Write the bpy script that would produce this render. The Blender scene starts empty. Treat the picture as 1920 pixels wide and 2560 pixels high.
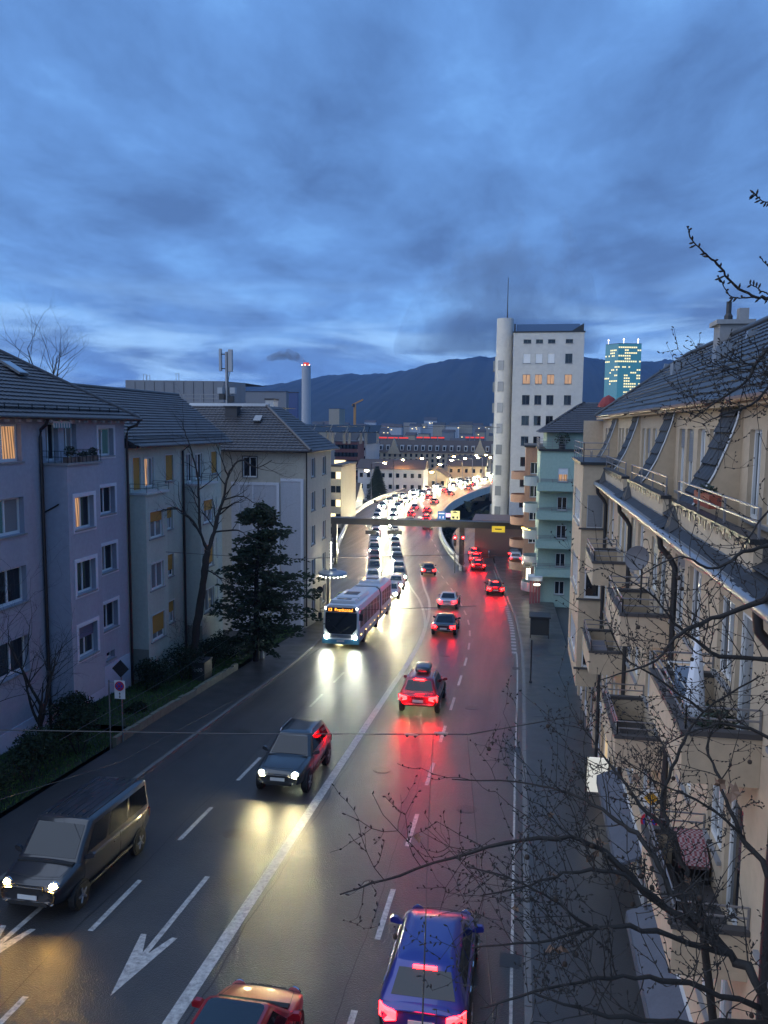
import bpy, bmesh, math, random
from mathutils import Vector, Matrix
from math import radians, sin, cos, pi, sqrt, atan2
random.seed(7)
V = Vector
scene = bpy.context.scene
COL = scene.collection

# ------------------------------------------------------------------ camera
CAM_H = 11.0
YAW, PITCH, ROLL, FPX = 0.16834, 0.10730, 0.010, 2000.0
PCX, PCY = 960.0, 1280.0
c_f = V((-sin(YAW)*cos(PITCH), cos(YAW)*cos(PITCH), -sin(PITCH)))
c_r0 = V((cos(YAW), sin(YAW), 0)); c_u0 = c_r0.cross(c_f)
c_r = c_r0*cos(ROLL) + c_u0*sin(ROLL); c_u = -c_r0*sin(ROLL) + c_u0*cos(ROLL)
cd = bpy.data.cameras.new('camera'); cam = bpy.data.objects.new('camera', cd); COL.objects.link(cam)
cd.sensor_fit = 'HORIZONTAL'; cd.sensor_width = 36.0; cd.lens = 36.0*FPX/1920.0
cd.clip_start = 0.1; cd.clip_end = 30000
cam.matrix_world = Matrix(((c_r.x, c_u.x, -c_f.x, 0), (c_r.y, c_u.y, -c_f.y, 0), (c_r.z, c_u.z, -c_f.z, CAM_H), (0, 0, 0, 1)))
scene.camera = cam
CP = V((0, 0, CAM_H))
def pray(x, y): return c_f + c_r*((x-PCX)/FPX) + c_u*((PCY-y)/FPX)
def at_y(x, y, Y):
    d = pray(x, y); return CP + d*(Y/d.y)
def at_x(x, y, X):
    d = pray(x, y); return CP + d*(X/d.x)
def at_d(x, y, dist):
    d = pray(x, y).normalized(); return CP + d*dist
SL = 0.0805826; YF = 108.0; YW = 34.0
def rz(Y):
    if Y < YF-YW: return -SL*Y
    a = min(Y-(YF-YW), 2*YW)
    return -SL*(YF-YW) - SL*(a - a*a/(4*YW))
def on_road(x, y):
    d = pray(x, y); lo, hi = 3.0, 2000.0
    for _ in range(60):
        m = (lo+hi)/2
        if CAM_H + d.z*m/d.y - rz(m) > 0: lo = m
        else: hi = m
    return CP + d*(lo/d.y)

# ------------------------------------------------------------------ world, sun, exposure
w = bpy.data.worlds.new('World'); scene.world = w; w.use_nodes = True
nt = w.node_tree; nt.nodes.clear()
def N(t, **k):
    n = nt.nodes.new(t)
    for a, b in k.items(): setattr(n, a, b)
    return n
L = lambda a, b: nt.links.new(a, b)
geo = N('ShaderNodeNewGeometry')
sep = N('ShaderNodeSeparateXYZ')
tc = N('ShaderNodeTexCoord'); L(tc.outputs['Generated'], sep.inputs[0])
mz = N('ShaderNodeMath', operation='ADD'); L(sep.outputs['Z'], mz.inputs[0]); mz.inputs[1].default_value = 0.16
mx = N('ShaderNodeMath', operation='MAXIMUM'); L(mz.outputs[0], mx.inputs[0]); mx.inputs[1].default_value = 0.07
dx = N('ShaderNodeMath', operation='DIVIDE'); L(sep.outputs['X'], dx.inputs[0]); L(mx.outputs[0], dx.inputs[1])
dy = N('ShaderNodeMath', operation='DIVIDE'); L(sep.outputs['Y'], dy.inputs[0]); L(mx.outputs[0], dy.inputs[1])
cmb = N('ShaderNodeCombineXYZ'); L(dx.outputs[0], cmb.inputs[0]); L(dy.outputs[0], cmb.inputs[1])
mp = N('ShaderNodeMapping'); L(cmb.outputs[0], mp.inputs[0])
mp.inputs['Rotation'].default_value = (0, 0, 0.55); mp.inputs['Scale'].default_value = (1.25, 0.8, 1); mp.inputs['Location'].default_value = (-3.2, 4.4, 1.7)
# large cloud masses, broken up by finer, warped cloud detail
nw = N('ShaderNodeTexNoise'); nw.inputs['Scale'].default_value = 1.1; nw.inputs['Detail'].default_value = 4; L(mp.outputs[0], nw.inputs['Vector'])
wv = N('ShaderNodeMixRGB'); wv.blend_type = 'ADD'; wv.inputs[0].default_value = 0.38; L(mp.outputs[0], wv.inputs[1]); L(nw.outputs['Color'], wv.inputs[2])
n0 = N('ShaderNodeTexNoise'); n0.inputs['Scale'].default_value = 0.62; n0.inputs['Detail'].default_value = 3; L(wv.outputs[0], n0.inputs['Vector'])
n1 = N('ShaderNodeTexNoise'); n1.inputs['Scale'].default_value = 2.5; n1.inputs['Detail'].default_value = 10; n1.inputs['Roughness'].default_value = 0.6; n1.inputs['Distortion'].default_value = 0.05
L(wv.outputs[0], n1.inputs['Vector'])
c0 = N('ShaderNodeMath', operation='MULTIPLY'); L(n0.outputs['Fac'], c0.inputs[0]); c0.inputs[1].default_value = 0.48
c1 = N('ShaderNodeMath', operation='MULTIPLY_ADD'); L(n1.outputs['Fac'], c1.inputs[0]); c1.inputs[1].default_value = 0.52; L(c0.outputs[0], c1.inputs[2])
cr = N('ShaderNodeValToRGB'); L(c1.outputs[0], cr.inputs[0])
e = cr.color_ramp.elements
e[0].position = 0.35; e[0].color = (0.052, 0.120, 0.290, 1)
e[1].position = 0.67; e[1].color = (0.150, 0.350, 0.71, 1)
m_ = e.new(0.52); m_.color = (0.092, 0.215, 0.485, 1)
# paler, broken band of light low over the horizon, all the way round
n2 = N('ShaderNodeTexNoise'); n2.inputs['Scale'].default_value = 1.0; n2.inputs['Detail'].default_value = 9; n2.inputs['Roughness'].default_value = 0.58; n2.inputs['Distortion'].default_value = 0.6
mp2 = N('ShaderNodeMapping'); L(tc.outputs['Generated'], mp2.inputs[0]); mp2.inputs['Scale'].default_value = (4.2, 4.2, 24); mp2.inputs['Location'].default_value = (1.3, 4.2, .4); L(mp2.outputs[0], n2.inputs['Vector'])
hb = N('ShaderNodeMapRange'); hb.interpolation_type = 'SMOOTHSTEP'; L(sep.outputs['Z'], hb.inputs['Value']); hb.inputs['From Min'].default_value = 0.19; hb.inputs['From Max'].default_value = 0.03; hb.inputs['To Min'].default_value = 0; hb.inputs['To Max'].default_value = 1
nb = N('ShaderNodeMapRange'); nb.interpolation_type = 'SMOOTHSTEP'; L(n2.outputs['Fac'], nb.inputs['Value']); nb.inputs['From Min'].default_value = 0.40; nb.inputs['From Max'].default_value = 0.66; nb.inputs['To Min'].default_value = 0.0; nb.inputs['To Max'].default_value = 0.95
mb_ = N('ShaderNodeMath', operation='MULTIPLY'); L(hb.outputs[0], mb_.inputs[0]); L(nb.outputs[0], mb_.inputs[1])
mixb = N('ShaderNodeMixRGB'); L(mb_.outputs[0], mixb.inputs[0]); L(cr.outputs[0], mixb.inputs[1]); mixb.inputs[2].default_value = (0.40, 0.68, 1.0, 1)
sky = N('ShaderNodeTexSky'); sky.sky_type = 'NISHITA'; sky.sun_disc = False
SUN_AZ, SUN_EL = radians(248), radians(38)   # clockwise from +Y: light comes from the left, a little behind
sky.sun_elevation = radians(2); sky.sun_rotation = SUN_AZ
mul = N('ShaderNodeMixRGB', blend_type='ADD'); mul.inputs[0].default_value = 0.02; L(mixb.outputs[0], mul.inputs[1]); L(sky.outputs[0], mul.inputs[2])
bg = N('ShaderNodeBackground'); L(mul.outputs[0], bg.inputs[0]); bg.inputs[1].default_value = 1.0
out = N('ShaderNodeOutputWorld'); L(bg.outputs[0], out.inputs[0])

sl = bpy.data.lights.new('sun', 'SUN'); sl.energy = 1.35; sl.angle = radians(104); sl.color = (0.90, 0.95, 1.0)
so = bpy.data.objects.new('sun', sl); COL.objects.link(so)
sd = V((sin(SUN_AZ)*cos(SUN_EL), cos(SUN_AZ)*cos(SUN_EL), sin(SUN_EL)))
so.rotation_euler = sd.to_track_quat('Z', 'Y').to_euler(); so.location = (0, 0, 60)
vs = scene.view_settings; vs.view_transform = 'Standard'; vs.look = 'None'; vs.exposure = 0.58; vs.gamma = 1.0; vs.use_curve_mapping = False
cy = scene.cycles
cy.use_denoising = True; cy.max_bounces = 6; cy.diffuse_bounces = 2; cy.glossy_bounces = 3; cy.transmission_bounces = 4; cy.volume_bounces = 0
cy.sample_clamp_indirect = 6.0; cy.sample_clamp_direct = 0; cy.caustics_reflective = False; cy.caustics_refractive = False

# ------------------------------------------------------------------ mesh helpers
class MB:
    def __init__(s): s.v = []; s.f = []
    def quad(s, a, b, c, d):
        n = len(s.v); s.v += [tuple(a), tuple(b), tuple(c), tuple(d)]; s.f.append((n, n+1, n+2, n+3)); return s
    def poly(s, pts):
        n = len(s.v); s.v += [tuple(p) for p in pts]; s.f.append(tuple(range(n, n+len(pts)))); return s
    def box(s, x0, x1, y0, y1, z0, z1):
        n = len(s.v)
        s.v += [(x0,y0,z0),(x1,y0,z0),(x1,y1,z0),(x0,y1,z0),(x0,y0,z1),(x1,y0,z1),(x1,y1,z1),(x0,y1,z1)]
        s.f += [(n,n+3,n+2,n+1),(n+4,n+5,n+6,n+7),(n,n+1,n+5,n+4),(n+1,n+2,n+6,n+5),(n+2,n+3,n+7,n+6),(n+3,n,n+4,n+7)]; return s
    def obox(s, O, U, Nn, W, a0, a1, b0, b1, c0, c1):   # box in a frame: a along U, b along N, c along W
        n = len(s.v)
        for (a, b, c) in ((a0,b0,c0),(a1,b0,c0),(a1,b1,c0),(a0,b1,c0),(a0,b0,c1),(a1,b0,c1),(a1,b1,c1),(a0,b1,c1)):
            s.v.append(tuple(V(O)+V(U)*a+V(Nn)*b+V(W)*c))
        s.f += [(n,n+3,n+2,n+1),(n+4,n+5,n+6,n+7),(n,n+1,n+5,n+4),(n+1,n+2,n+6,n+5),(n+2,n+3,n+7,n+6),(n+3,n,n+4,n+7)]; return s
    def prism(s, pts, d):   # polygon extruded by vector d
        n = len(s.v); k = len(pts); d = V(d)
        s.v += [tuple(p) for p in pts] + [tuple(V(p)+d) for p in pts]
        s.f.append(tuple(range(n+k-1, n-1, -1))); s.f.append(tuple(range(n+k, n+2*k)))
        for i in range(k):
            j = (i+1) % k; s.f.append((n+i, n+j, n+k+j, n+k+i))
        return s
    def tube(s, pts, r, seg=6, cap=True):
        pts = [V(p) for p in pts]; k = len(pts)
        if not hasattr(r, '__len__'): r = [r]*k
        base = len(s.v); up = V((0, 0, 1))
        for i, p in enumerate(pts):
            t = (pts[min(i+1, k-1)]-pts[max(i-1, 0)])
            if t.length < 1e-9: t = V((0, 0, 1))
            t.normalize()
            a = t.cross(up)
            if a.length < 0.05: a = t.cross(V((1, 0, 0)))
            a.normalize(); b = t.cross(a)
            for q in range(seg):
                an = 2*pi*q/seg; s.v.append(tuple(p + (a*cos(an)+b*sin(an))*r[i]))
        for i in range(k-1):
            for q in range(seg):
                a0 = base+i*seg+q; a1 = base+i*seg+(q+1) % seg
                s.f.append((a0, a1, a1+seg, a0+seg))
        if cap:
            s.f.append(tuple(base+q for q in range(seg-1, -1, -1))); s.f.append(tuple(base+(k-1)*seg+q for q in range(seg)))
        return s
    def lathe(s, O, prof, seg=16, ax=(0, 0, 1)):   # prof: (r, h) pairs
        ax = V(ax).normalized(); a = ax.cross(V((0, 0, 1)))
        if a.length < 0.05: a = V((1, 0, 0))
        a.normalize(); b = ax.cross(a); n = len(s.v); O = V(O)
        for (r, h) in prof:
            for q in range(seg):
                an = 2*pi*q/seg; s.v.append(tuple(O+ax*h+(a*cos(an)+b*sin(an))*max(r, 1e-4)))
        for i in range(len(prof)-1):
            for q in range(seg):
                a0 = n+i*seg+q; a1 = n+i*seg+(q+1) % seg
                s.f.append((a0, a1, a1+seg, a0+seg))
        s.f.append(tuple(n+q for q in range(seg-1, -1, -1))); s.f.append(tuple(n+(len(prof)-1)*seg+q for q in range(seg)))
        return s
    def grid(s, rows):   # rows of points
        n = len(s.v); k = len(rows[0])
        for r in rows: s.v += [tuple(p) for p in r]
        for i in range(len(rows)-1):
            for j in range(k-1):
                a = n+i*k+j; s.f.append((a, a+1, a+k+1, a+k))
        return s
    def mesh(s, name, mat=None, smooth=None):
        m = bpy.data.meshes.new(name); m.from_pydata(s.v, [], s.f); m.update()
        if mat: m.materials.append(mat)
        if smooth is not None:
            m.shade_smooth(); m.set_sharp_from_angle(angle=radians(smooth))
        return m
def tag(o, label=None, cat=None, group=None, kind=None):
    if label: o['label'] = label
    if cat: o['category'] = cat
    if group: o['group'] = group
    if kind: o['kind'] = kind
    return o
def attach(o, parent):
    o.parent = parent
    o.matrix_parent_inverse = Matrix.Identity(4)
    # parts are written in the frame of their thing
def obj(name, mb, mat=None, parent=None, smooth=None, kind=None):
    m = mb.mesh(name, mat, smooth) if isinstance(mb, MB) else mb
    o = bpy.data.objects.new(name, m); COL.objects.link(o)
    if parent is not None: o.parent = parent
    if kind: o['kind'] = kind
    return o
def thing(name, label, cat, loc=(0, 0, 0), rz_=0.0, group=None):
    o = bpy.data.objects.new(name, None); COL.objects.link(o); o.empty_display_size = 0.3
    o.location = loc; o.rotation_euler = (0, 0, rz_); tag(o, label, cat, group); return o
def wobj(name, mb, mat, parent, smooth=None, kind=None):
    """a part written in world coordinates under a thing that sits unrotated at its base (or under such a part)"""
    o = obj(name, mb, mat, None, smooth, kind)
    top = parent; off = V((0, 0, 0))
    while top is not None: off += V(top.location); top = top.parent
    o.parent = parent; o.location = -off
    return o
def clone(o, parent=None):
    c = o.copy(); COL.objects.link(c); c.parent = parent
    for ch in KIDS.get(o.name, list(o.children)): clone(ch, c)
    return c
KIDS = {}
def interp(P, Y):
    """smooth curve through (Y, value) pairs"""
    n = len(P)
    if Y <= P[0][0]: return P[0][1] + (Y-P[0][0])*(P[1][1]-P[0][1])/(P[1][0]-P[0][0])
    if Y >= P[-1][0]: return P[-1][1] + (Y-P[-1][0])*(P[-1][1]-P[-2][1])/(P[-1][0]-P[-2][0])
    for i in range(n-1):
        if P[i][0] <= Y <= P[i+1][0]: break
    h = P[i+1][0]-P[i][0]; t = (Y-P[i][0])/h
    sl_ = lambda k: 0 if False else ((P[min(k+1, n-1)][1]-P[max(k-1, 0)][1])/(P[min(k+1, n-1)][0]-P[max(k-1, 0)][0]))
    m0, m1 = sl_(i)*h, sl_(i+1)*h
    return (2*t**3-3*t**2+1)*P[i][1]+(t**3-2*t**2+t)*m0+(-2*t**3+3*t**2)*P[i+1][1]+(t**3-t**2)*m1

# ------------------------------------------------------------------ materials
MATS = {}
def mat(name, col, rough=0.6, var=0.0, vscale=2.0, bump=0.0, bscale=40.0, metal=0.0, spec=0.5, emit=None, estr=0.0, streak=0.0, coat=0.0, col2=None, rvar=0.0, rst=None):
    if name in MATS: return MATS[name]
    m = bpy.data.materials.new(name); m.use_nodes = True; t = m.node_tree
    b = t.nodes['Principled BSDF']; ln = t.links.new
    b.inputs['Base Color'].default_value = (*col, 1); b.inputs['Roughness'].default_value = rough
    b.inputs['Metallic'].default_value = metal; b.inputs['Specular IOR Level'].default_value = spec
    if coat: b.inputs['Coat Weight'].default_value = coat; b.inputs['Coat Roughness'].default_value = 0.06
    if emit: b.inputs['Emission Color'].default_value = (*emit, 1); b.inputs['Emission Strength'].default_value = estr
    pos = None
    if var or bump or streak or rvar:
        pos = t.nodes.new('ShaderNodeNewGeometry').outputs['Position']
    if var or streak:
        c2 = col2 or tuple(c*(1-0.55*min(1, var+streak)) for c in col)
        n = t.nodes.new('ShaderNodeTexNoise'); n.inputs['Scale'].default_value = vscale; n.inputs['Detail'].default_value = 6; n.inputs['Roughness'].default_value = 0.62
        if streak:   # rain streaks: noise drawn out down the wall
            mpn = t.nodes.new('ShaderNodeMapping'); mpn.inputs['Scale'].default_value = (1, 1, 0.12); ln(pos, mpn.inputs[0]); ln(mpn.outputs[0], n.inputs['Vector'])
        else: ln(pos, n.inputs['Vector'])
        r = t.nodes.new('ShaderNodeValToRGB'); ln(n.outputs['Fac'], r.inputs[0])
        r.color_ramp.elements[0].position = 0.30; r.color_ramp.elements[1].position = 0.72
        r.color_ramp.elements[0].color = (*c2, 1); r.color_ramp.elements[1].color = (*col, 1)
        n2_ = t.nodes.new('ShaderNodeTexNoise'); n2_.inputs['Scale'].default_value = vscale*9; n2_.inputs['Detail'].default_value = 3; ln(pos, n2_.inputs['Vector'])
        mm = t.nodes.new('ShaderNodeMixRGB'); mm.blend_type = 'MULTIPLY'; mm.inputs[0].default_value = 0.25; ln(r.outputs[0], mm.inputs[1]); ln(n2_.outputs['Fac'], mm.inputs[2])
        hs = t.nodes.new('ShaderNodeBrightContrast'); hs.inputs['Bright'].default_value = 0.0; ln(mm.outputs[0], hs.inputs[0])
        ln(hs.outputs[0], b.inputs['Base Color'])
        # object-to-object variation
    if rvar:
        n = t.nodes.new('ShaderNodeTexNoise'); n.inputs['Scale'].default_value = 0.9; n.inputs['Detail'].default_value = 3
        if rst:
            mpr = t.nodes.new('ShaderNodeMapping'); mpr.inputs['Scale'].default_value = rst; ln(pos, mpr.inputs[0]); ln(mpr.outputs[0], n.inputs['Vector'])
        else: ln(pos, n.inputs['Vector'])
        r = t.nodes.new('ShaderNodeMapRange'); ln(n.outputs['Fac'], r.inputs['Value']); r.inputs['From Min'].default_value = 0.2; r.inputs['From Max'].default_value = 0.8
        r.inputs['To Min'].default_value = max(0.02, rough-rvar); r.inputs['To Max'].default_value = rough+rvar; ln(r.outputs[0], b.inputs['Roughness'])
    if bump:
        n = t.nodes.new('ShaderNodeTexNoise'); n.inputs['Scale'].default_value = bscale; n.inputs['Detail'].default_value = 4; ln(pos, n.inputs['Vector'])
        bp = t.nodes.new('ShaderNodeBump'); bp.inputs['Strength'].default_value = bump; bp.inputs['Distance'].default_value = 0.02; ln(n.outputs['Fac'], bp.inputs['Height']); ln(bp.outputs[0], b.inputs['Normal'])
    MATS[name] = m; return m
def lamp(name, col, s):
    if name in MATS: return MATS[name]
    return mat(name, (0.5, 0.5, 0.5), 0.3, emit=col, estr=s)

M_asphalt = mat('wet_asphalt', (0.060, 0.059, 0.060), 0.34, var=0.5, vscale=0.9, bump=0.8, bscale=30, rvar=0.07, rst=(1.3, .05, 1), col2=(0.040, 0.040, 0.042))
M_pave = mat('wet_pavement_asphalt', (0.055, 0.055, 0.058), 0.36, var=0.4, vscale=0.8, bump=0.3, bscale=30, rvar=0.1)
M_kerb = mat('granite_kerb', (0.17, 0.17, 0.17), 0.45, var=0.4, vscale=3, bump=0.2, bscale=60)
M_paint = mat('road_paint', (0.62, 0.62, 0.60), 0.42, var=0.35, vscale=9, bump=0.3, bscale=60, col2=(.20, .20, .20))
M_soil = mat('city_ground', (0.05, 0.052, 0.05), 0.8, var=0.5, vscale=0.05)
M_conc = mat('concrete', (0.33, 0.33, 0.34), 0.7, streak=0.35, vscale=0.9, bump=0.15)
M_steel = mat('galvanised_steel', (0.30, 0.31, 0.33), 0.4, metal=0.7, var=0.2, vscale=4)
M_dark = mat('dark_metal', (0.035, 0.036, 0.04), 0.45, metal=0.3)
M_black = mat('black_rubber', (0.012, 0.012, 0.013), 0.6)
M_glass = mat('window_glass', (0.012, 0.016, 0.022), 0.04, spec=0.7)
M_white = mat('white_paint', (0.72, 0.73, 0.74), 0.5)
# ------------------------------------------------------------------ terrain, road, pavements
KL = [(-40,-13.6),(30,-13.6),(50,-13.6),(60,-14.4),(70,-16.6),(81,-19.8),(115,-26.7),(144,-31.7),(170,-35.6),(210,-36.8),(252,-32.5),(302,-21),(355,-8),(420,12),(560,60)]
BR = [(100,-6.6),(107.5,-7.7),(125,-11.2),(148,-14.6),(180,-17.0),(208,-16.3),(249,-11.0),(302,2),(355,15),(420,35),(560,84)]
KR = [(-40,0.4),(30,0.4),(53,0.4),(71,-0.2),(97,-2.1),(111,-3.2),(130,-4.0),(165,-3.0),(215,4),(300,24)]
def rampz(Y): return rz(Y) if Y < 112 else rz(112) - 0.055*(min(Y, 240)-112)
def gz(Y):
    if Y < 66: return -SL*Y - 0.35
    if Y < 122: return rz(Y)-0.35
    return max(-16.5, rz(Y)-0.35-(Y-122)*0.16)
ys = [-40+i*4 for i in range(65)] + [230, 260, 320, 420, 600, 900, 1400, 2400, 4000, 7000, 12000]
xs = [-6000, -2500, -900, -300, -120, -60, -40, -30, -20, -10, 0, 5, 12, 40, 120, 300, 900, 2500, 6000]
mb = MB(); mb.grid([[(x, y, gz(y)) for x in xs] for y in ys])
ground = obj('ground', mb, M_soil, kind='structure')

def strip(Ys, fl, fr, zf, nx=1):
    rows = []
    for y in Ys:
        a, b = fl(y), fr(y); rows.append([(a+(b-a)*i/nx, y, zf(y)) for i in range(nx+1)])
    return MB().grid(rows)
def rng(a, b, st):
    n = max(1, int(round((b-a)/st))); return [a+(b-a)*i/n for i in range(n+1)]
road_right = lambda y: interp(KR, y) if y < 108 else interp(BR, y)
road = obj('road', strip(rng(-40, 108, 2), lambda y: interp(KL, y), road_right, rz, 4), M_asphalt, kind='structure')
ramp = obj('ramp_road', strip(rng(106, 215, 3), lambda y: interp(BR, y)+(0.6 if y < 110 else 1.2+(y-110)*0.03), lambda y: interp(KR, y), lambda y: rampz(y)-0.003), M_asphalt, kind='structure')
def kerbline(name, f, side, y0, y1, st=1.0, zf=rz):
    """a row of granite kerbstones 0.16 wide, 0.12 high, side=-1 left of the line"""
    k = 0
    first = None
    out_ = []
    for y in rng(y0, y1, st)[:-1]:
        a, b = V((f(y), y, zf(y))), V((f(y+st), y+st, zf(y+st)))
        mb = MB(); g = 0.012
        d = (b-a).normalized()*g; a2, b2 = a+d, b-d; s = V((0.16*side, 0, 0))
        mb.prism([a2+V((0,0,-0.2)), b2+V((0,0,-0.2)), b2+s+V((0,0,-0.2)), a2+s+V((0,0,-0.2))], (0, 0, 0.325+random.uniform(-.006, .006)))
        out_.append(mb)
    return out_
pl = obj('pavement_left', strip(rng(-40, 66, 2), lambda y: -16.15 + (0 if y < 44 else -0.0*(y-44)), lambda y: interp(KL, y)-0.16, lambda y: rz(y)+0.12, 3), M_pave, kind='structure')
pr = obj('pavement_right', strip(rng(-40, 120, 2), lambda y: interp(KR, y)+0.16, lambda y: max(3.6, 3.6 if y < 50 else 3.6), lambda y: rz(y)+0.12, 3), M_pave, kind='structure')
for par, f, sd_, y0, y1 in ((pl, lambda y: interp(KL, y), -1, 10, 66), (pr, lambda y: interp(KR, y), 1, 10, 112)):
    for k_ in kerbline('kerb', f, sd_, y0, y1): obj('kerbstone', k_, M_kerb, par)

# painted markings: each one a sheet 4 mm above the asphalt
def paint(pts, name='lane_marking', par=None, up=0.006):
    o = obj(name, MB().poly([(p[0], p[1], rz(p[1])+up) for p in pts]), M_paint, par or road); return o
def paint_line(f, y0, y1, wd, name='lane_line', st=2.0, up=0.006, zf=rz):
    rows = [[(f(y)-wd/2, y, zf(y)+up), (f(y)+wd/2, y, zf(y)+up)] for y in rng(y0, y1, st)]
    return obj(name, MB().grid(rows), M_paint, road)
CL = [(-40,-6.72),(40,-6.72),(52,-6.72),(60,-7.0),(68,-7.7),(78,-9.1),(87,-10.9),(100,-13.3),(113,-15.8),(130,-18.8),(150,-22.3),(180,-26.0),(210,-26.4),(250,-21.5),(302,-9.2),(355,4),(420,24)]
paint_line(lambda y: interp(CL, y), -5, 62, 0.30, 'centre_line')
paint_line(lambda y: interp(CL, y)-(y-62)*0.03, 62, 100, 0.22, 'centre_line')
paint_line(lambda y: interp(CL, y)+(y-62)*0.03, 62, 100, 0.22, 'centre_line')
y = 6.55
while y < 52:
    if y > 10: paint([(-10.13, y), (-9.99, y), (-9.99, y+2.6), (-10.13, y+2.6)], 'lane_dash')
    y += 5.18
y = 7.6
while y < 108:
    xc = lambda q: -3.12 if q < 50 else interp([(40,-3.12),(50,-3.12),(60,-3.45),(70,-4.4),(87,-7.1),(106,-10.9),(114,-12.6)], q)
    if y > 10: paint([(xc(y)-.07, y), (xc(y)+.07, y), (xc(y+2.5)+.07, y+2.5), (xc(y+2.5)-.07, y+2.5)], 'lane_dash')
    y += 5.2
for xa, yt in ((-8.33, 14.7), (-11.85, 14.35)):    # two traffic arrows pointing towards us
    par = thing
    o = obj('lane_arrow', MB().poly([(xa-.07, yt+5.4, rz(yt+5.4)+.006), (xa-.07, yt+1.62, rz(yt+1.62)+.006), (xa-.33, yt+2.35, rz(yt+2.35)+.006), (xa-.47, yt+2.35, rz(yt+2.35)+.006), (xa, yt, rz(yt)+.006), (xa+.47, yt+2.35, rz(yt+2.35)+.006), (xa+.33, yt+2.35, rz(yt+2.35)+.006), (xa+.07, yt+1.62, rz(yt+1.62)+.006), (xa+.07, yt+5.4, rz(yt+5.4)+.006)]), M_paint, road)
paint_line(lambda y: interp(KR, y)-0.28, 10, 54, 0.07, 'edge_line')
y = 54
while y < 76:
    f = lambda q: interp(KR, q)-0.45
    paint([(f(y)-.17, y), (f(y)+.17, y), (f(y+.6)+.17, y+.6), (f(y+.6)-.17, y+.6)], 'edge_block'); y += 1.25
paint_line(lambda y: interp(KR, y)-0.3, 76, 106, 0.07, 'edge_line')
# expansion seam: a strip of tar beside the centre line, wandering a little
rows = [[(-6.42+0.035*sin(y*1.3)+0.02*sin(y*4.1)-.018, y, rz(y)+.004), (-6.42+0.035*sin(y*1.3)+0.02*sin(y*4.1)+.018, y, rz(y)+.004)] for y in rng(5, 50, .5)]
obj('tar_seam', MB().grid(rows), mat('tar', (0.01, 0.01, 0.011), 0.35), road)
M_tar = MATS['tar']
for xs_, ya, yb, wv_ in ((-10.42, 8, 60, .05), (-3.42, 6, 58, .04), (-13.2, 12, 48, .06)):
    rows = [[(xs_+wv_*sin(y*.9+xs_)+.012*sin(y*5)-.011, y, rz(y)+.004), (xs_+wv_*sin(y*.9+xs_)+.012*sin(y*5)+.011, y, rz(y)+.004)] for y in rng(ya, yb, .5)]
    obj('tar_seam', MB().grid(rows), M_tar, road)
for (x, y) in ((-5.0, 29.6), (-8.6, 22.9), (-1.5, 26.5), (-11.9, 33.0), (-4.6, 52), (-2.1, 39.5)):
    mc = obj('manhole_cover', MB().lathe((x, y, rz(y)-.03), [(.36, 0), (.36, .036), (.30, .037), (.30, .040), (.02, .040)], 24, (0, SL, 1)), mat('cast_iron', (.06, .058, .055), .35, metal=.6, bump=.4, bscale=60), road)
for y in (17.5, 33, 49): obj('drain_grate', MB().box(-.16, .30, y, y+.5, rz(y+.5)-.02, rz(y)+.006), MATS['cast_iron'], road)

# ------------------------------------------------------------------ bridge beyond the junction
M_par = mat('bridge_parapet', (0.70, 0.68, 0.60), 0.55, streak=0.3, vscale=0.7)
bridge = thing('road_bridge', 'long road bridge curving away to the right, full of headlights', 'bridge', (0, 108, rz(108)))
wobj('deck', strip(rng(108, 420, 4), lambda y: interp(KL, y), lambda y: interp(BR, y), lambda y: rz(y)+0.002, 4), M_asphalt, bridge)
wobj('deck_soffit', strip(rng(122, 420, 6), lambda y: interp(KL, y)-.5, lambda y: interp(BR, y)+.5, lambda y: rz(y)-1.1, 1), M_conc, bridge)
def wall_strip(f, y0, y1, off0, off1, h0, h1, st=4.0, zf=rz):
    mb = MB(); ry = rng(y0, y1, st)
    for s_ in (0,):
        rows = []
        for y in ry:
            z = zf(y); x = f(y)
            rows.append([(x+off0, y, z+h0), (x+off0, y, z+h1), (x+off1, y, z+h1), (x+off1, y, z+h0), (x+off0, y, z+h0)])
        mb.grid(rows)
    return mb
fL = lambda y: interp(KL, y); fR = lambda y: interp(BR, y)
wobj('parapet', wall_strip(fL, 81, 420, -0.35, 0.0, -1.1, 0.95), M_par, bridge)
wobj('parapet', wall_strip(fR, 110, 420, 0.0, 0.35, -1.1, 0.95), M_par, bridge)
wobj('guard_rail', wall_strip(fL, 81, 420, 0.05, 0.13, 0.45, 0.75), M_steel, bridge)
wobj('guard_rail', wall_strip(lambda y: fR(y) if y > 112 else fR(y), 104, 420, -0.3, -0.2, 0.45, 0.75), M_steel, bridge)
wobj('kerb_nose', MB().lathe((-7.1, 104.4, rz(104)), [(.55, 0), (.55, .5), (.4, .62), (0, .64)], 12), M_conc, bridge)
for y in (150, 180, 210, 240, 270, 300, 330):
    wobj('pier', MB().lathe(((fL(y)+fR(y))/2, y, -16.6), [(1.2, 0), (1.2, 7)], 12), M_conc, bridge)
y = 116
while y < 360:
    paint([(interp(CL, y)+5.3, y), (interp(CL, y)+5.45, y), (interp(CL, y+3)+5.45, y+3), (interp(CL, y+3)+5.3, y+3)], 'lane_dash', bridge).location = (0, -108, -rz(108)); y += 6.5
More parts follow.
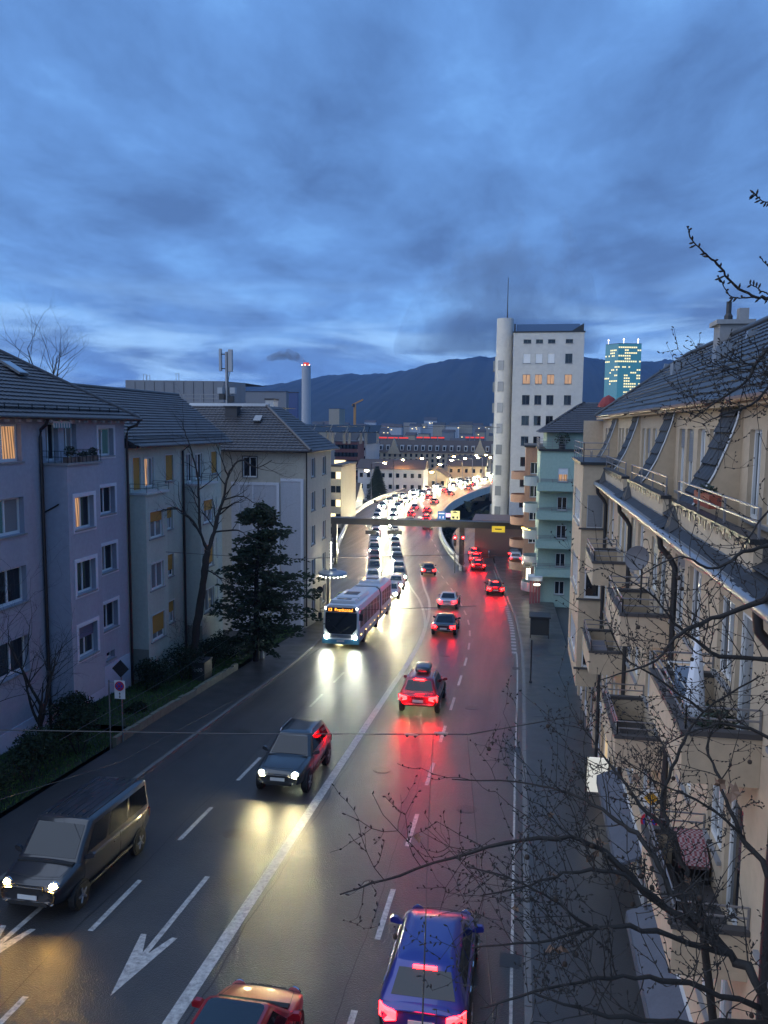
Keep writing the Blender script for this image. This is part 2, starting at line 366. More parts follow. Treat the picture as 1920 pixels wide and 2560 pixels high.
# ------------------------------------------------------------------ building kit
UP = V((0, 0, 1))
M_sill = mat('stone_sill', (0.30, 0.30, 0.31), 0.6, var=0.3, vscale=6)
M_frame = mat('white_window_frame', (0.66, 0.68, 0.70), 0.4)
M_curt = mat('curtained_glass', (0.20, 0.21, 0.22), 0.05, spec=0.8)
M_pane_warm = mat('lit_pane_warm', (0.3, 0.2, 0.1), 0.08, emit=(1.0, 0.55, 0.22), estr=0.55, var=0.5, vscale=3, spec=0.8)
def curtain_mat(name, c, e0, e1):
    m = mat(name, (.25, .2, .14), .08, spec=.7, emit=c, estr=e1); t = m.node_tree; b = t.nodes['Principled BSDF']
    g_ = t.nodes.new('ShaderNodeNewGeometry'); wvn = t.nodes.new('ShaderNodeTexWave'); wvn.bands_direction = 'DIAGONAL'; wvn.inputs['Scale'].default_value = 2.6; wvn.inputs['Distortion'].default_value = 3.5; wvn.inputs['Detail'].default_value = 3
    mpn = t.nodes.new('ShaderNodeMapping'); mpn.inputs['Scale'].default_value = (1.4, 1.4, .12); t.links.new(g_.outputs['Position'], mpn.inputs[0]); t.links.new(mpn.outputs[0], wvn.inputs[0])
    r_ = t.nodes.new('ShaderNodeMapRange'); r_.inputs['To Min'].default_value = e0; r_.inputs['To Max'].default_value = e1; t.links.new(wvn.outputs['Fac'], r_.inputs['Value']); t.links.new(r_.outputs[0], b.inputs['Emission Strength']); return m
M_pane_warm = curtain_mat('curtained_lit_pane', (1.0, .50, .20), .08, .48)
M_pane_teal = mat('lit_pane_teal', (0.015, 0.03, 0.035), 0.06, emit=(0.06, 0.18, 0.26), estr=0.10, spec=0.8)
M_blind_or = mat('orange_roller_blind', (0.50, 0.26, 0.05), 0.75, var=0.25, vscale=8)
M_blind_gr = mat('grey_roller_blind', (0.24, 0.25, 0.27), 0.6, var=0.15, vscale=8)
M_gutter = mat('copper_gutter', (0.045, 0.035, 0.034), 0.4, metal=0.4)
PANES = {'dark': M_glass, 'curt': M_curt, 'warm': M_pane_warm, 'teal': M_pane_teal}
def plane_wall(mb, O, U, W, H, holes, z0=0.0):
    """rectangle with rectangular holes, as a grid of quads"""
    ss = sorted(set([0, W]+[min(max(h[0], 0), W) for h in holes]+[min(max(h[0]+h[2], 0), W) for h in holes]))
    zs = sorted(set([z0, H]+[h[1] for h in holes]+[h[1]+h[3] for h in holes]))
    zs = [z for z in zs if z0 <= z <= H]
    for i in range(len(ss)-1):
        for j in range(len(zs)-1):
            cs, cz = (ss[i]+ss[i+1])/2, (zs[j]+zs[j+1])/2
            if any(h[0] < cs < h[0]+h[2] and h[1] < cz < h[1]+h[3] for h in holes): continue
            P = lambda s, z: O+U*s+UP*z
            mb.quad(P(ss[i], zs[j]), P(ss[i+1], zs[j]), P(ss[i+1], zs[j+1]), P(ss[i], zs[j+1]))
def facade(house, O, U, W, H, wins, m, rev=0.2, name='wall', z0=0.0, frame_m=None, detail=True):
    """O: lower left corner seen from outside, U: to the right; wins: dicts s,z,w,h + style"""
    O, U = V(O), V(U).normalized(); Nn = U.cross(UP)
    mb = MB(); holes = [(d['s'], d['z'], d['w'], d['h']) for d in wins]
    plane_wall(mb, O, U, W, H, holes, z0)
    for d in wins:
        s, z, w_, h, r = d['s'], d['z'], d['w'], d['h'], d.get('rev', rev)
        P = lambda a, c, b: O+U*a+UP*c-Nn*b
        mb.quad(P(s, z, 0), P(s, z+h, 0), P(s, z+h, r+.03), P(s, z, r+.03)); mb.quad(P(s+w_, z+h, 0), P(s+w_, z, 0), P(s+w_, z, r+.03), P(s+w_, z+h, r+.03))
        mb.quad(P(s, z+h, 0), P(s+w_, z+h, 0), P(s+w_, z+h, r+.03), P(s, z+h, r+.03)); mb.quad(P(s+w_, z, 0), P(s, z, 0), P(s, z, r+.03), P(s+w_, z, r+.03))
    wall = wobj(name, mb, m, house)
    for d in wins: window(house, O, U, Nn, d, d.get('rev', rev), frame_m or M_frame)
    return wall
def window(house, O, U, Nn, d, r, fm):
    s, z, w_, h = d['s'], d['z'], d['w'], d['h']; n = d.get('leaves', 2); fw = d.get('fw', 0.065)
    mb = MB(); b0, b1 = -r, -r+0.07
    mb.obox(O, U, Nn, UP, s, s+w_, b0, b1, z, z+fw*1.3); mb.obox(O, U, Nn, UP, s, s+w_, b0, b1, z+h-fw, z+h)
    for i in range(n+1):
        x = s+(w_-fw)*i/n; mb.obox(O, U, Nn, UP, x, x+fw, b0+.003, b1+(.012 if 0 < i < n else .003), z+fw*1.3, z+h-fw)
    win = wobj('window', mb, fm, house)
    if d.get('label'): win['label'] = d['label']
    for i in range(n):
        x0 = s+(w_-fw)*i/n+fw; x1 = s+(w_-fw)*(i+1)/n
        pm = d.get('pane', 'dark'); pm = pm[i] if isinstance(pm, (list, tuple)) else pm
        tilt = random.uniform(-.006, .006)
        q = MB().quad(O+U*x0-Nn*(r-.03+tilt)+UP*(z+fw), O+U*x1-Nn*(r-.03)+UP*(z+fw), O+U*x1-Nn*(r-.03)+UP*(z+h-fw), O+U*x0-Nn*(r-.03+tilt)+UP*(z+h-fw))
        wobj('pane', q, PANES[pm], win)
    if d.get('sill', 1):
        ext = d.get('sill_ext', 0.06)
        wobj('sill', MB().obox(O, U, Nn, UP, s-ext, s+w_+ext, -r+.075, 0.07, z-.07, z-.004), d.get('sill_m', M_sill), win)
    if d.get('sur'):
        sw = d['sur']; mb = MB(); bp = .03
        mb.obox(O, U, Nn, UP, s-sw, s, .002, bp, z-sw*.9, z+h+sw); mb.obox(O, U, Nn, UP, s+w_, s+w_+sw, .002, bp, z-sw*.9, z+h+sw)
        mb.obox(O, U, Nn, UP, s, s+w_, .002, bp, z+h, z+h+sw); mb.obox(O, U, Nn, UP, s, s+w_, .002, bp, z-sw*.9, z-.075)
        wobj('surround', mb, d['sur_m'], win)
    if d.get('blind'):
        f_, bm_ = d['blind']; hh = h*f_
        mb = MB(); k = max(1, int(hh/.09))
        for i in range(k):
            mb.obox(O, U, Nn, UP, s+.03, s+w_-.03, -r+.085, -r+.098+.004*(i % 2), z+h-hh+hh*i/k+.002, z+h-hh+hh*(i+1)/k)
        wobj('blind', mb, bm_, win)
    return win
def tile_mesh(name, tw, th, m, amp=0.028, seg=5):
    mb = MB(); rowf, rowb, rowl = [], [], []
    for i in range(seg+1):
        t = i/seg; x = (t-.5)*tw; hz = amp*(0.5+0.5*cos(2*pi*t))
        rowf.append((x, -th*.06, hz+.062)); rowb.append((x, th*1.04, hz+.006)); rowl.append((x, -th*.05, hz-.004))
    mb.grid([rowl, rowf, rowb]); return mb.mesh(name, m, 50)
def tile_roof(roof, P0, U, S, poly, tw, th, m, nmax=300, lift=0.0, name='tile', tmesh=None, seg=5):
    """covers polygon poly (u,v) of the roof plane through P0 spanned by U (along the eave) and S (up the slope)"""
    P0, U, S = V(P0), V(U).normalized(), V(S).normalized(); Nn = U.cross(S).normalized()
    me = tmesh or tile_mesh(name, tw, th, m, seg=seg)
    us = [p[0] for p in poly]; vs_ = [p[1] for p in poly]
    def inside(u, v):
        c = False; j = len(poly)-1
        for i in range(len(poly)):
            (xi, yi), (xj, yj) = poly[i], poly[j]
            if (yi > v) != (yj > v) and u < (xj-xi)*(v-yi)/(yj-yi)+xi: c = not c
            j = i
        return c
    spots = []
    v = min(vs_)
    while v < max(vs_)-th*.3:
        u = min(us)+tw/2
        while u < max(us):
            if inside(u, v+th*.5): spots.append((u+random.uniform(-.006, .006), v+random.uniform(-.008, .008)))
            u += tw
        v += th
    pts = [P0+U*u+S*v+Nn*lift for u, v in spots]
    order = sorted(range(len(pts)), key=lambda i: (pts[i]-CP).length)
    R = Matrix((U, S, Nn)).transposed().to_4x4()
    off = V((0, 0, 0)); top = roof
    while top is not None: off += V(top.location); top = top.parent
    big = MB(); tv = [v_.co.copy() for v_ in me.vertices]; tf = [tuple(p.vertices) for p in me.polygons]
    for k, i in enumerate(order):
        M = Matrix.Translation(pts[i]-off) @ R
        M = M @ Matrix.Rotation(random.uniform(-.02, .02), 4, 'X')
        if k < nmax:
            o = bpy.data.objects.new(name, me); COL.objects.link(o); o.parent = roof; o.matrix_basis = M
        else:
            n = len(big.v); MW = Matrix.Translation(off) @ M
            big.v += [tuple(MW @ c) for c in tv]; big.f += [tuple(n+a for a in f) for f in tf]
    if big.v: wobj(name+'_field', big, m, roof, 50, kind='stuff')
def gutter(house, pts, r=0.075, m=None):
    return wobj('gutter', MB().tube(pts, r, 7), m or M_gutter, house, 60)
def downpipe(house, pts, r=0.055, m=None):
    return wobj('downpipe', MB().tube(pts, r, 8), m or M_gutter, house, 60)
def railing(parent, pts, h, n_rails=3, post_every=1.2, m=None, r=.018, name='railing'):
    mb = MB(); m = m or M_steel
    for k in range(n_rails):
        z = h*(k+1)/n_rails; mb.tube([V(p)+UP*z for p in pts], r, 5)
    for a, b in zip(pts[:-1], pts[1:]):
        a, b = V(a), V(b); n = max(1, int((b-a).length/post_every))
        for i in range(n+1): p = a+(b-a)*i/n; mb.tube([p, p+UP*h], r*1.1, 5)
    return wobj(name, mb, m, parent, 60)
M_tile = mat('dark_roof_tile', (0.085, 0.080, 0.086), 0.45, var=0.45, vscale=1.6, bump=0.1, bscale=50, rvar=0.08)
M_batten = mat('roof_underlay', (0.03, 0.028, 0.028), 0.8)

# ------------------------------------------------------------------ lavender house, left foreground
M_lav = mat('lavender_render', (0.42, 0.43, 0.51), 0.85, streak=0.30, vscale=0.6, bump=0.12, bscale=90)
M_lavl = mat('pale_lavender_surround', (0.70, 0.70, 0.78), 0.8, var=0.12, vscale=3)
M_base = mat('pale_plinth', (0.62, 0.63, 0.76), 0.8, streak=0.3, vscale=0.8)
XF, XB = -20.0, -18.85
h1 = thing('apartment_house', 'lavender apartment house with pale window surrounds, nearest on the left', 'house', (-23, 30, -4.5))
Z0 = -4.5
def zx(py, px, X): return at_x(px, py, X).z
wl = []
for i, (zs_, pn) in enumerate(((9.36, ('warm', 'warm')), (6.42, ('teal', 'curt')), (3.59, ('dark', 'dark')), (0.68, ('dark', 'dark')))):
    wl.append(dict(s=27.65-14, z=zs_-Z0+.06, w=2.0, h=1.5, pane=pn, sill_ext=.1, fw=.09))
wl.append(dict(s=27.9-14, z=-2.1-Z0, w=1.6, h=.75, pane='dark'))
for i in range(4):   # right-hand column with surrounds
    wl.append(dict(s=35.65-14, z=(9.42, 6.55, 3.68, 0.78)[i]-Z0, w=1.45, h=1.33, sur=.16, sur_m=M_lavl, pane=(('curt', 'teal'), ('dark', 'dark'), ('curt', 'dark'), ('dark', 'dark'))[i]))
wl.append(dict(s=35.9-14, z=-0.75-Z0, w=.8, h=.38, leaves=1, pane='dark'))
wl += [dict(s=31.35-14, z=9.35-Z0, w=.95, h=1.62, pane='dark', sill=0), dict(s=32.75-14, z=9.7-Z0, w=1.0, h=1.25, pane=('dark', 'curt'))]
for k in range(4): wl.append(dict(s=18.5-14, z=(9.36, 6.42, 3.59, .68)[k]-Z0, w=2.0, h=1.5, pane='dark'))
facade(h1, (XF, 14, Z0), (0, 1, 0), 38.25-14, 11.15-Z0, wl, M_lav, rev=.30)
wobj('plinth', MB().box(XF+.002, XF+.05, 14, 31.0, Z0, -1.35).box(XF+.002, XF+.05, 33.6, 38.2, Z0, -.98), M_base, h1)
wobj('wall', MB().quad((XF, 38.25, Z0), (-30, 38.25, Z0), (-30, 38.25, 11.15), (XF, 38.25, 11.15)), M_lav, h1)
wobj('wall', MB().quad((-30, 14, Z0), (XF, 14, Z0), (XF, 14, 11.15), (-30, 14, 11.15)), M_lav, h1)
# bay
bw = []
for zt in (1232, 1395, 1558):
    z1 = at_x(205, zt, XB).z-.16
    bw.append(dict(s=.5, z=z1-1.42+1.25, w=1.55, h=1.42, sur=.17, sur_m=M_lavl, pane=(('warm', 'dark') if zt == 1232 else ('dark', 'dark')), blind=((.42, mat('blue_grey_blind', (.10, .12, .2), .6)) if zt == 1558 else None)))
facade(h1, (XB, 31.0, -1.25), (0, 1, 0), 2.62, 9.2+1.25, bw, M_lav, rev=.28, name='bay_wall')
wobj('bay_wall', MB().quad((XF, 31.0, -1.25), (XB, 31.0, -1.25), (XB, 31.0, 9.2), (XF, 31.0, 9.2)).quad((XB, 33.62, -1.25), (XF, 33.62, -1.25), (XF, 33.62, 9.2), (XB, 33.62, 9.2)).quad((XF, 31, -1.25), (XF, 33.62, -1.25), (XB, 33.62, -1.25), (XB, 31, -1.25)), M_lav, h1)
wobj('balcony_slab', MB().box(XF, XB+.1, 30.92, 33.75, 9.2, 9.3), M_sill, h1)
railing(h1, [(XF+.05, 30.98, 9.3), (XB+.05, 30.98, 9.3), (XB+.05, 33.7, 9.3), (XF+.05, 33.7, 9.3)], .5, 2, .28, M_dark, .012)
# eave: soffit, rafter ends, gutter
wobj('soffit', MB().box(XF-.2, XF+.62, 14, 38.7, 11.12, 11.18), mat('dark_timber', (0.05, .04, .04), .7), h1)
for k in range(34):
    yk = 14.5+k*.72
    wobj('rafter_end', MB().box(XF+.28, XF+.45, yk, yk+.12, 11.02, 11.119), M_lavl, h1)
gutter(h1, [(XF+.7, 14, 11.2), (XF+.7, 38.75, 11.2)])
downpipe(h1, [(XF+.68, 30.5, 11.15), (XF+.5, 30.62, 10.9), (XF+.14, 30.8, 10.7), (XF+.1, 30.82, 10.4), (XF+.1, 30.82, -3.2)], .07)
downpipe(h1, [(XF+.68, 38.6, 11.15), (XF+.6, 38.4, 10.9), (XF+.2, 38.3, 10.75), (XF+.1, 38.3, 10.4), (XF+.1, 38.3, -3.3)], .07)
wobj('bracket_pipe', MB().tube([(XF, 30.97, 7.15), (XF+.75, 30.95, 7.55)], .035, 6), M_gutter, h1)
RX1, RZ1 = -25.4, 14.75
roof1 = wobj('roof', MB().poly([(XF+.62, 14, 11.2), (XF+.62, 38.75, 11.2), (RX1, 34.6, RZ1), (RX1, 14, RZ1)]).poly([(XF+.62, 38.75, 11.2), (-31.4, 38.75, 11.2), (RX1, 34.6, RZ1)]).poly([(-31.4, 38.75, 11.2), (-31.4, 14, 11.2), (RX1, 14, RZ1), (RX1, 34.6, RZ1)]), M_batten, h1)
Sv = V((RX1-(XF+.62), 0, RZ1-11.2)); Ls = Sv.length
tile_roof(roof1, (XF+.62, 38.75, 11.2), (0, 1, 0), Sv, [(-15.5, 0), (0, 0), (-4.15, Ls), (-15.5, Ls)], .30, .34, M_tile)
wobj('snow_guard', MB().tube([(XF+.1, 24, 11.62), (XF+.1, 37.6, 11.62)], .02, 5).tube([(XF+.1, 24, 11.72), (XF+.1, 37.6, 11.72)], .02, 5), M_dark, roof1)
for k in range(16): wobj('guard_bracket', MB().box(XF+.08, XF+.12, 24+k*.9, 24.03+k*.9, 11.45, 11.74), M_dark, roof1)
sk = wobj('skylight', MB().obox((XF-2.4, 33.2, 13.13), (0, 1, 0), V((3.55, 0, 5.4)).normalized(), Sv.normalized(), 0, .7, .02, .12, 0, 1.1), M_steel, roof1)
wobj('pane', MB().obox((XF-2.4, 33.2, 13.13), (0, 1, 0), V((3.55, 0, 5.4)).normalized(), Sv.normalized(), .06, .64, .121, .126, .06, 1.04), mat('skylight_glass', (.15, .2, .28), .05, spec=.9), sk)
wobj('ridge_cap', MB().tube([(RX1, 14, RZ1+.05), (RX1, 34.6, RZ1+.05)], .13, 8).tube([(RX1, 34.6, RZ1+.05), (XF+.6, 38.75, 11.28)], .11, 8), M_tile, roof1, 60)
# things on that balcony
aw = thing('awning', 'short striped teal awning above the lavender balcony', 'awning', (XF, 31.6, 10.9))
M_awn = mat('teal_awning', (.08, .28, .33), .8); M_aww = mat('awning_white', (.55, .58, .6), .8)
for k in range(14):
    wobj('valance_strip', MB().box(XF+.35, XF+.37, 31.35+k*.1, 31.45+k*.1, 10.78-.03*(k % 2), 10.97), M_awn if k % 2 else M_aww, aw)
wobj('cassette', MB().box(XF+.02, XF+.4, 31.3, 32.8, 10.97, 11.07), M_aww, aw)
M_leafd = mat('dark_evergreen', (.022, .04, .022), .7, var=.5, vscale=4)
def leaf_cloud(mb, c, r, n, size, flat=1.0, rnd=random):
    for _ in range(n):
        d = V((rnd.gauss(0, 1), rnd.gauss(0, 1), rnd.gauss(0, 1)*flat)); d.normalize(); p = V(c)+V((d.x*r[0], d.y*r[1], d.z*r[2]))*(rnd.random()**.35)
        a = V((rnd.gauss(0, 1), rnd.gauss(0, 1), rnd.gauss(0, .6))).normalized()*size*rnd.uniform(.6, 1.3); b = a.cross(V((rnd.gauss(0, 1), rnd.gauss(0, 1), rnd.gauss(0, 1)))).normalized()*size*rnd.uniform(.3, .6)
        mb.quad(p-a, p-b*.9, p+a, p+b*.9)
def potted(name, label, loc, w_, h, n=160):
    t = thing(name, label, 'plant', loc); x, y, z = loc
    wobj('planter', MB().box(x-.13, x+.13, y-w_/2, y+w_/2, z, z+.22), mat('planter_box', (.12, .09, .08), .7), t)
    mb = MB(); leaf_cloud(mb, (x, y, z+.22+h/2), (.2, w_/2, h/2), n, .07); wobj('foliage', mb, M_leafd, t); return t
potted('balcony_plant', 'bushy dark plant in a box, left end of the lavender balcony rail', (XB-.1, 31.45, 9.31), .7, .5)
potted('balcony_plant', 'low dark plant in a long box, middle of the lavender balcony rail', (XB-.1, 32.5, 9.31), .9, .22)
potted('balcony_plant', 'leafy dark plant in a box, right end of the lavender balcony rail', (XB-.1, 33.3, 9.31), .5, .38)

# ------------------------------------------------------------------ grey-green house
M_grn = mat('grey_green_render', (0.58, 0.61, 0.53), 0.85, streak=0.42, vscale=0.7, bump=0.15, bscale=90)
M_grn2 = mat('dirty_plinth_render', (0.25, 0.25, 0.21), 0.85, streak=0.4, vscale=0.8)
M_trim = mat('white_trim', (0.60, 0.62, 0.62), 0.6, var=.15, vscale=4)
h2 = thing('apartment_house', 'grey-green apartment house with orange roller blinds, second on the left', 'house', (-23, 45, -5))
Z0 = -5.5; Y20, Y21 = 38.28, 51.6
storey2 = [7.35, 4.6, 1.83, -.95]
wl = []
OB = M_blind_or
for unit, y0 in enumerate((38.6, 45.45)):
    sb = ([.95, .35, .75, .35], [1.0, .0, 1.0, .0])[unit]
    for k in range(4):
        wl.append(dict(s=y0+4.35-Y20, z=storey2[k]-Z0+(.35 if k == 0 else .3), w=1.05 if k == 0 else .85, h=1.5 if k == 0 else 1.3, sur=.06, sur_m=M_trim, pane='curt' if k % 2 else 'dark', blind=((.97, .5, .72, .5)[k] if unit == 0 else (.95, .9, .9, .3)[k], OB), rev=.16))
    wl += [dict(s=y0+.45-Y20, z=7.45-Z0, w=.85, h=1.75, sill=0, pane='warm' if unit == 0 else 'dark', blind=(.98, OB) if unit == 0 else None, rev=.14, sur=.05, sur_m=M_trim), dict(s=y0+1.75-Y20, z=7.55-Z0, w=1.1, h=1.6, pane=('warm', 'curt') if unit == 0 else ('curt', 'dark'), sill=0, rev=.14, sur=.05, sur_m=M_trim)]
facade(h2, (XF, Y20, Z0), (0, 1, 0), Y21-Y20, 9.75-Z0, wl, M_grn, rev=.15)
for unit, y0 in enumerate((38.62, 45.45)):
    zb = -2.6 if unit == 0 else -3.0
    bw = []
    for k in range(3):
        bw.append(dict(s=.42, z=storey2[k+1]-zb+(.35), w=1.5, h=1.4, sur=.06, sur_m=M_trim, pane=('curt', 'curt'), blind=[(.38, OB), None, (.72, OB)][k] if unit == 0 else [(.45, OB), (.85, OB), None][k], rev=.14, sill_ext=.14))
    xb = -19.1 if unit == 0 else -18.95
    facade(h2, (xb, y0, zb), (0, 1, 0), 2.5, 7.3-zb, bw, M_grn, name='bay_wall')
    wobj('bay_wall', MB().quad((XF, y0, zb+1.7), (xb, y0, zb+1.7), (xb, y0, 7.3), (XF, y0, 7.3)).quad((xb, y0+2.5, zb), (XF, y0+2.5, zb), (XF, y0+2.5, 7.3), (xb, y0+2.5, 7.3)).quad((XF, y0, zb), (XF, y0+2.5, zb), (xb, y0+2.5, zb), (xb, y0, zb)), M_grn, h2)
    wobj('bay_plinth', MB().quad((XF, y0, zb), (xb, y0, zb), (xb, y0, zb+1.7), (XF, y0, zb+1.7)), M_grn2, h2)
    wobj('balcony_slab', MB().box(XF, xb+.12, y0-.08, y0+2.65, 7.3, 7.42), M_trim, h2)
    railing(h2, [(XF+.05, y0-.02, 7.42), (xb+.08, y0-.02, 7.42), (xb+.08, y0+2.6, 7.42), (XF+.05, y0+2.6, 7.42)], .45, 2, .9, M_dark, .012)
downpipe(h2, [(XF+.6, 45.2, 9.8), (XF+.1, 45.2, 9.4), (XF+.1, 45.2, -4.2)], .07)
wobj('soffit', MB().box(XF-.2, XF+.6, Y20, Y21+.4, 9.72, 9.78), MATS['dark_timber'], h2)
gutter(h2, [(XF+.68, 38.4, 9.8), (XF+.68, 52.0, 9.8)])
RX2, RZ2 = -25.4, 13.1
roof2 = wobj('roof', MB().poly([(XF+.6, Y20+.1, 9.8), (XF+.6, 52.2, 9.8), (RX2, 57, RZ2), (RX2, Y20+.1, RZ2)]).poly([(XF+.6, Y20+.1, 9.8), (RX2, Y20+.1, RZ2), (-31, Y20+.1, 9.8)]).poly([(-31, Y20+.1, 9.8), (RX2, Y20+.1, RZ2), (RX2, 57, RZ2), (-31, 57, 9.8)]), M_batten, h2)
Sv = V((RX2-(XF+.6), 0, RZ2-9.8)); Ls = Sv.length
tile_roof(roof2, (XF+.6, Y20+.1, 9.8), (0, 1, 0), Sv, [(0, 0), (13.8, 0), (18.5, Ls), (0, Ls)], .30, .34, M_tile)
wobj('snow_guard', MB().tube([(XF+.1, 39, 10.25), (XF+.1, 52, 10.25)], .022, 5).tube([(XF+.1, 39, 10.35), (XF+.1, 52, 10.35)], .022, 5), M_dark, roof2)
wobj('verge_board', MB().obox((XF+.6, Y20+.06, 9.72), Sv.normalized(), (0, -1, 0), (0, 0, 1), 0, Ls, 0, .03, 0, .16), MATS['dark_timber'], roof2)
wobj('ridge_cap', MB().tube([(RX2, Y20, RZ2+.05), (RX2, 57, RZ2+.05)], .12, 8), M_tile, roof2, 60)
gr = wobj('graffiti', MB(), None, h2) if False else None

# ------------------------------------------------------------------ beige corner house with hipped roof
M_bei = mat('beige_render', (0.55, 0.52, 0.44), 0.85, streak=0.35, vscale=0.6, bump=0.12, bscale=90)
M_mur = mat('pale_grey_panel', (0.52, 0.54, 0.60), 0.75, streak=.2, vscale=1.0)
M_murl = mat('panel_border', (0.60, 0.62, 0.68), 0.7)
h3 = thing('corner_house', 'beige corner house with hipped tile roof and pale grey panels on its side', 'house', (-20, 62, -5.5))
Z0 = -6.5; XC, YC = -16.0, 58.6
facade(h3, (-30, YC, Z0), (1, 0, 0), 30+XC, 9.0-Z0, [dict(s=9.05, z=7.0-Z0, w=1.1, h=1.55, pane='dark', rev=.12, sur=.08, sur_m=mat('dark_frame', (.05, .05, .055), .5))], M_bei)
wl = []
for k in range(5): wl.append(dict(s=1.7, z=(6.95, 4.3, 1.6, -1.1, -3.8)[k]-Z0, w=1.2, h=1.5, pane='dark'))
for k in range(5): wl.append(dict(s=5.2, z=(6.95, 4.3, 1.6, -1.1, -3.8)[k]-Z0, w=1.2, h=1.5, pane='dark'))
facade(h3, (XC, YC, Z0), (0, 1, 0), 8.2, 9.0-Z0, wl, M_bei, rev=.18)
wobj('wall', MB().quad((XC, YC+8.2, Z0), (-30, YC+8.2, Z0), (-30, YC+8.2, 9), (XC, YC+8.2, 9)), M_bei, h3)
wobj('soffit', MB().poly([(-30, YC-.5, 9.0), (XC+.5, YC-.5, 9.0), (XC+.5, YC+8.7, 9.0), (-30, YC+8.7, 9.0)]), MATS['dark_timber'], h3)
# raised panels
def panel(x0, x1, z1, yb=YC):
    p = wobj('wall_panel', MB().box(x0, x1, yb-.06, yb-.002, Z0+1, z1), M_mur, h3)
    wobj('panel_border', MB().box(x0, x1, yb-.10, yb-.062, z1-.22, z1).box(x1-.22, x1, yb-.10, yb-.062, Z0+1, z1-.222), M_murl, p)
panel(-21.9, -18.05, 6.62); panel(-17.95, -16.15, 6.95)
wobj('panel_border', MB().box(-21.3, -21.2, YC-.09, YC-.062, Z0+1, 6.38).box(-20.2, -20.1, YC-.09, YC-.062, Z0+1, 6.38), M_murl, h3)
downpipe(h3, [(XC+.1, YC-.1, 9.0), (XC+.1, YC-.1, -4.4)], .06)
ez = 9.05; tz = 12.5; pitch_y = 5.4
A = [(-34, YC-.55, ez), (XC+.55, YC-.55, ez), (XC-4.6, YC-.55+pitch_y, tz), (-34, YC-.55+pitch_y, tz)]
B = [(XC+.55, YC-.55, ez), (XC+.55, YC+8.75, ez), (XC-4.6, YC+8.75, tz), (XC-4.6, YC-.55+pitch_y, tz)]
roof3 = wobj('roof', MB().poly(A).poly(B).poly([(-34, YC-.55+pitch_y, tz), (XC-4.6, YC-.55+pitch_y, tz), (XC-4.6, YC+14, tz), (-34, YC+14, tz)]), M_batten, h3)
Sa = V((0, pitch_y, tz-ez)); La = Sa.length
tile_roof(roof3, (-34, YC-.55, ez), (1, 0, 0), Sa, [(6, 0), (18.55, 0), (13.4, La), (6, La)], .32, .36, M_tile)
Sb = V((-5.15, 0, tz-ez)); Lb = Sb.length
tile_roof(roof3, (XC+.55, YC-.55, ez), (0, 1, 0), Sb, [(0, 0), (9.3, 0), (9.3, Lb), (pitch_y, Lb)], .32, .36, M_tile, nmax=150)
wobj('hip_cap', MB().tube([(XC+.55, YC-.55, ez+.06), (XC-4.6, YC-.55+pitch_y, tz+.06)], .13, 8), M_tile, roof3, 60)
wobj('flat_roof_edge', MB().box(-34, XC-4.4, YC-.55+pitch_y-.1, YC-.55+pitch_y+.25, tz, tz+.22), mat('sheet_metal_edge', (.5, .52, .56), .35, metal=.6), roof3)
railing(roof3, [(-33, YC+6.5, tz), (-24, YC+6.5, tz)], 1.0, 3, 1.5, M_steel, .025)
gutter(h3, [(-30, YC-.62, ez-.03), (XC+.62, YC-.62, ez-.03), (XC+.62, YC+8.7, ez-.03)])
wobj('skylight', MB().obox((-21.0, YC+2.6, 11.15), (1, 0, 0), V((0, -(tz-ez), pitch_y)).normalized(), Sa.normalized(), 0, .6, .05, .2, 0, .8), M_steel, roof3)
ch = thing('chimney', 'squat dark chimney with a red cap, left of the mobile antenna', 'chimney', (-23.0, YC+3.6, 11.2))
wobj('stack', MB().box(-23.6, -22.6, YC+3.3, YC+4.1, 10.6, 12.35), mat('dark_slate', (.05, .05, .055), .6), ch)
wobj('cap', MB().box(-23.7, -22.5, YC+3.2, YC+4.2, 12.351, 12.47), M_dark, ch)
ay = YC+6.5; ax = at_y(568, 1000, ay).x; k_ = (at_y(568, 874, ay).z-tz)/7.5
an = thing('antenna_mast', 'grey mobile phone antenna mast on the corner house roof', 'antenna', (ax, ay, tz))
M_ant = mat('antenna_grey', (.36, .38, .41), .5)
wobj('mast', MB().tube([(ax, ay, tz), (ax, ay, tz+7.2*k_)], .14, 10), M_steel, an, 60)
wobj('antenna_panel', MB().box(ax+.18, ax+.52, ay-.2, ay+.1, tz+4.6*k_, tz+7.5*k_), M_ant, an)
wobj('antenna_panel', MB().box(ax-.62, ax-.44, ay-.2, ay+.1, tz+4.7*k_, tz+7.6*k_), M_ant, an)
wobj('panel_bracket', MB().tube([(ax-.5, ay, tz+5*k_), (ax+.3, ay, tz+5*k_)], .05, 6).tube([(ax-.5, ay, tz+6.9*k_), (ax+.3, ay, tz+6.9*k_)], .05, 6), M_dark, an)
for k, (ox, oz) in enumerate(((-.55, 1.7), (.55, 1.7), (-.42, .9), (.4, .6))):
    wobj('radio_unit', MB().box(ax+ox-.22, ax+ox+.22, ay-.25, ay+.15, tz+oz*k_, tz+oz*k_+.5), M_ant if k < 2 else M_dark, an)
wobj('cable_bundle', MB().tube([(ax+.14, ay-.2, tz+.1), (ax+.28, ay-.25, tz+1.5*k_), (ax+.15, ay-.22, tz+3*k_), (ax+.35, ay-.2, tz+4.6*k_)], .04, 6), M_dark, an)
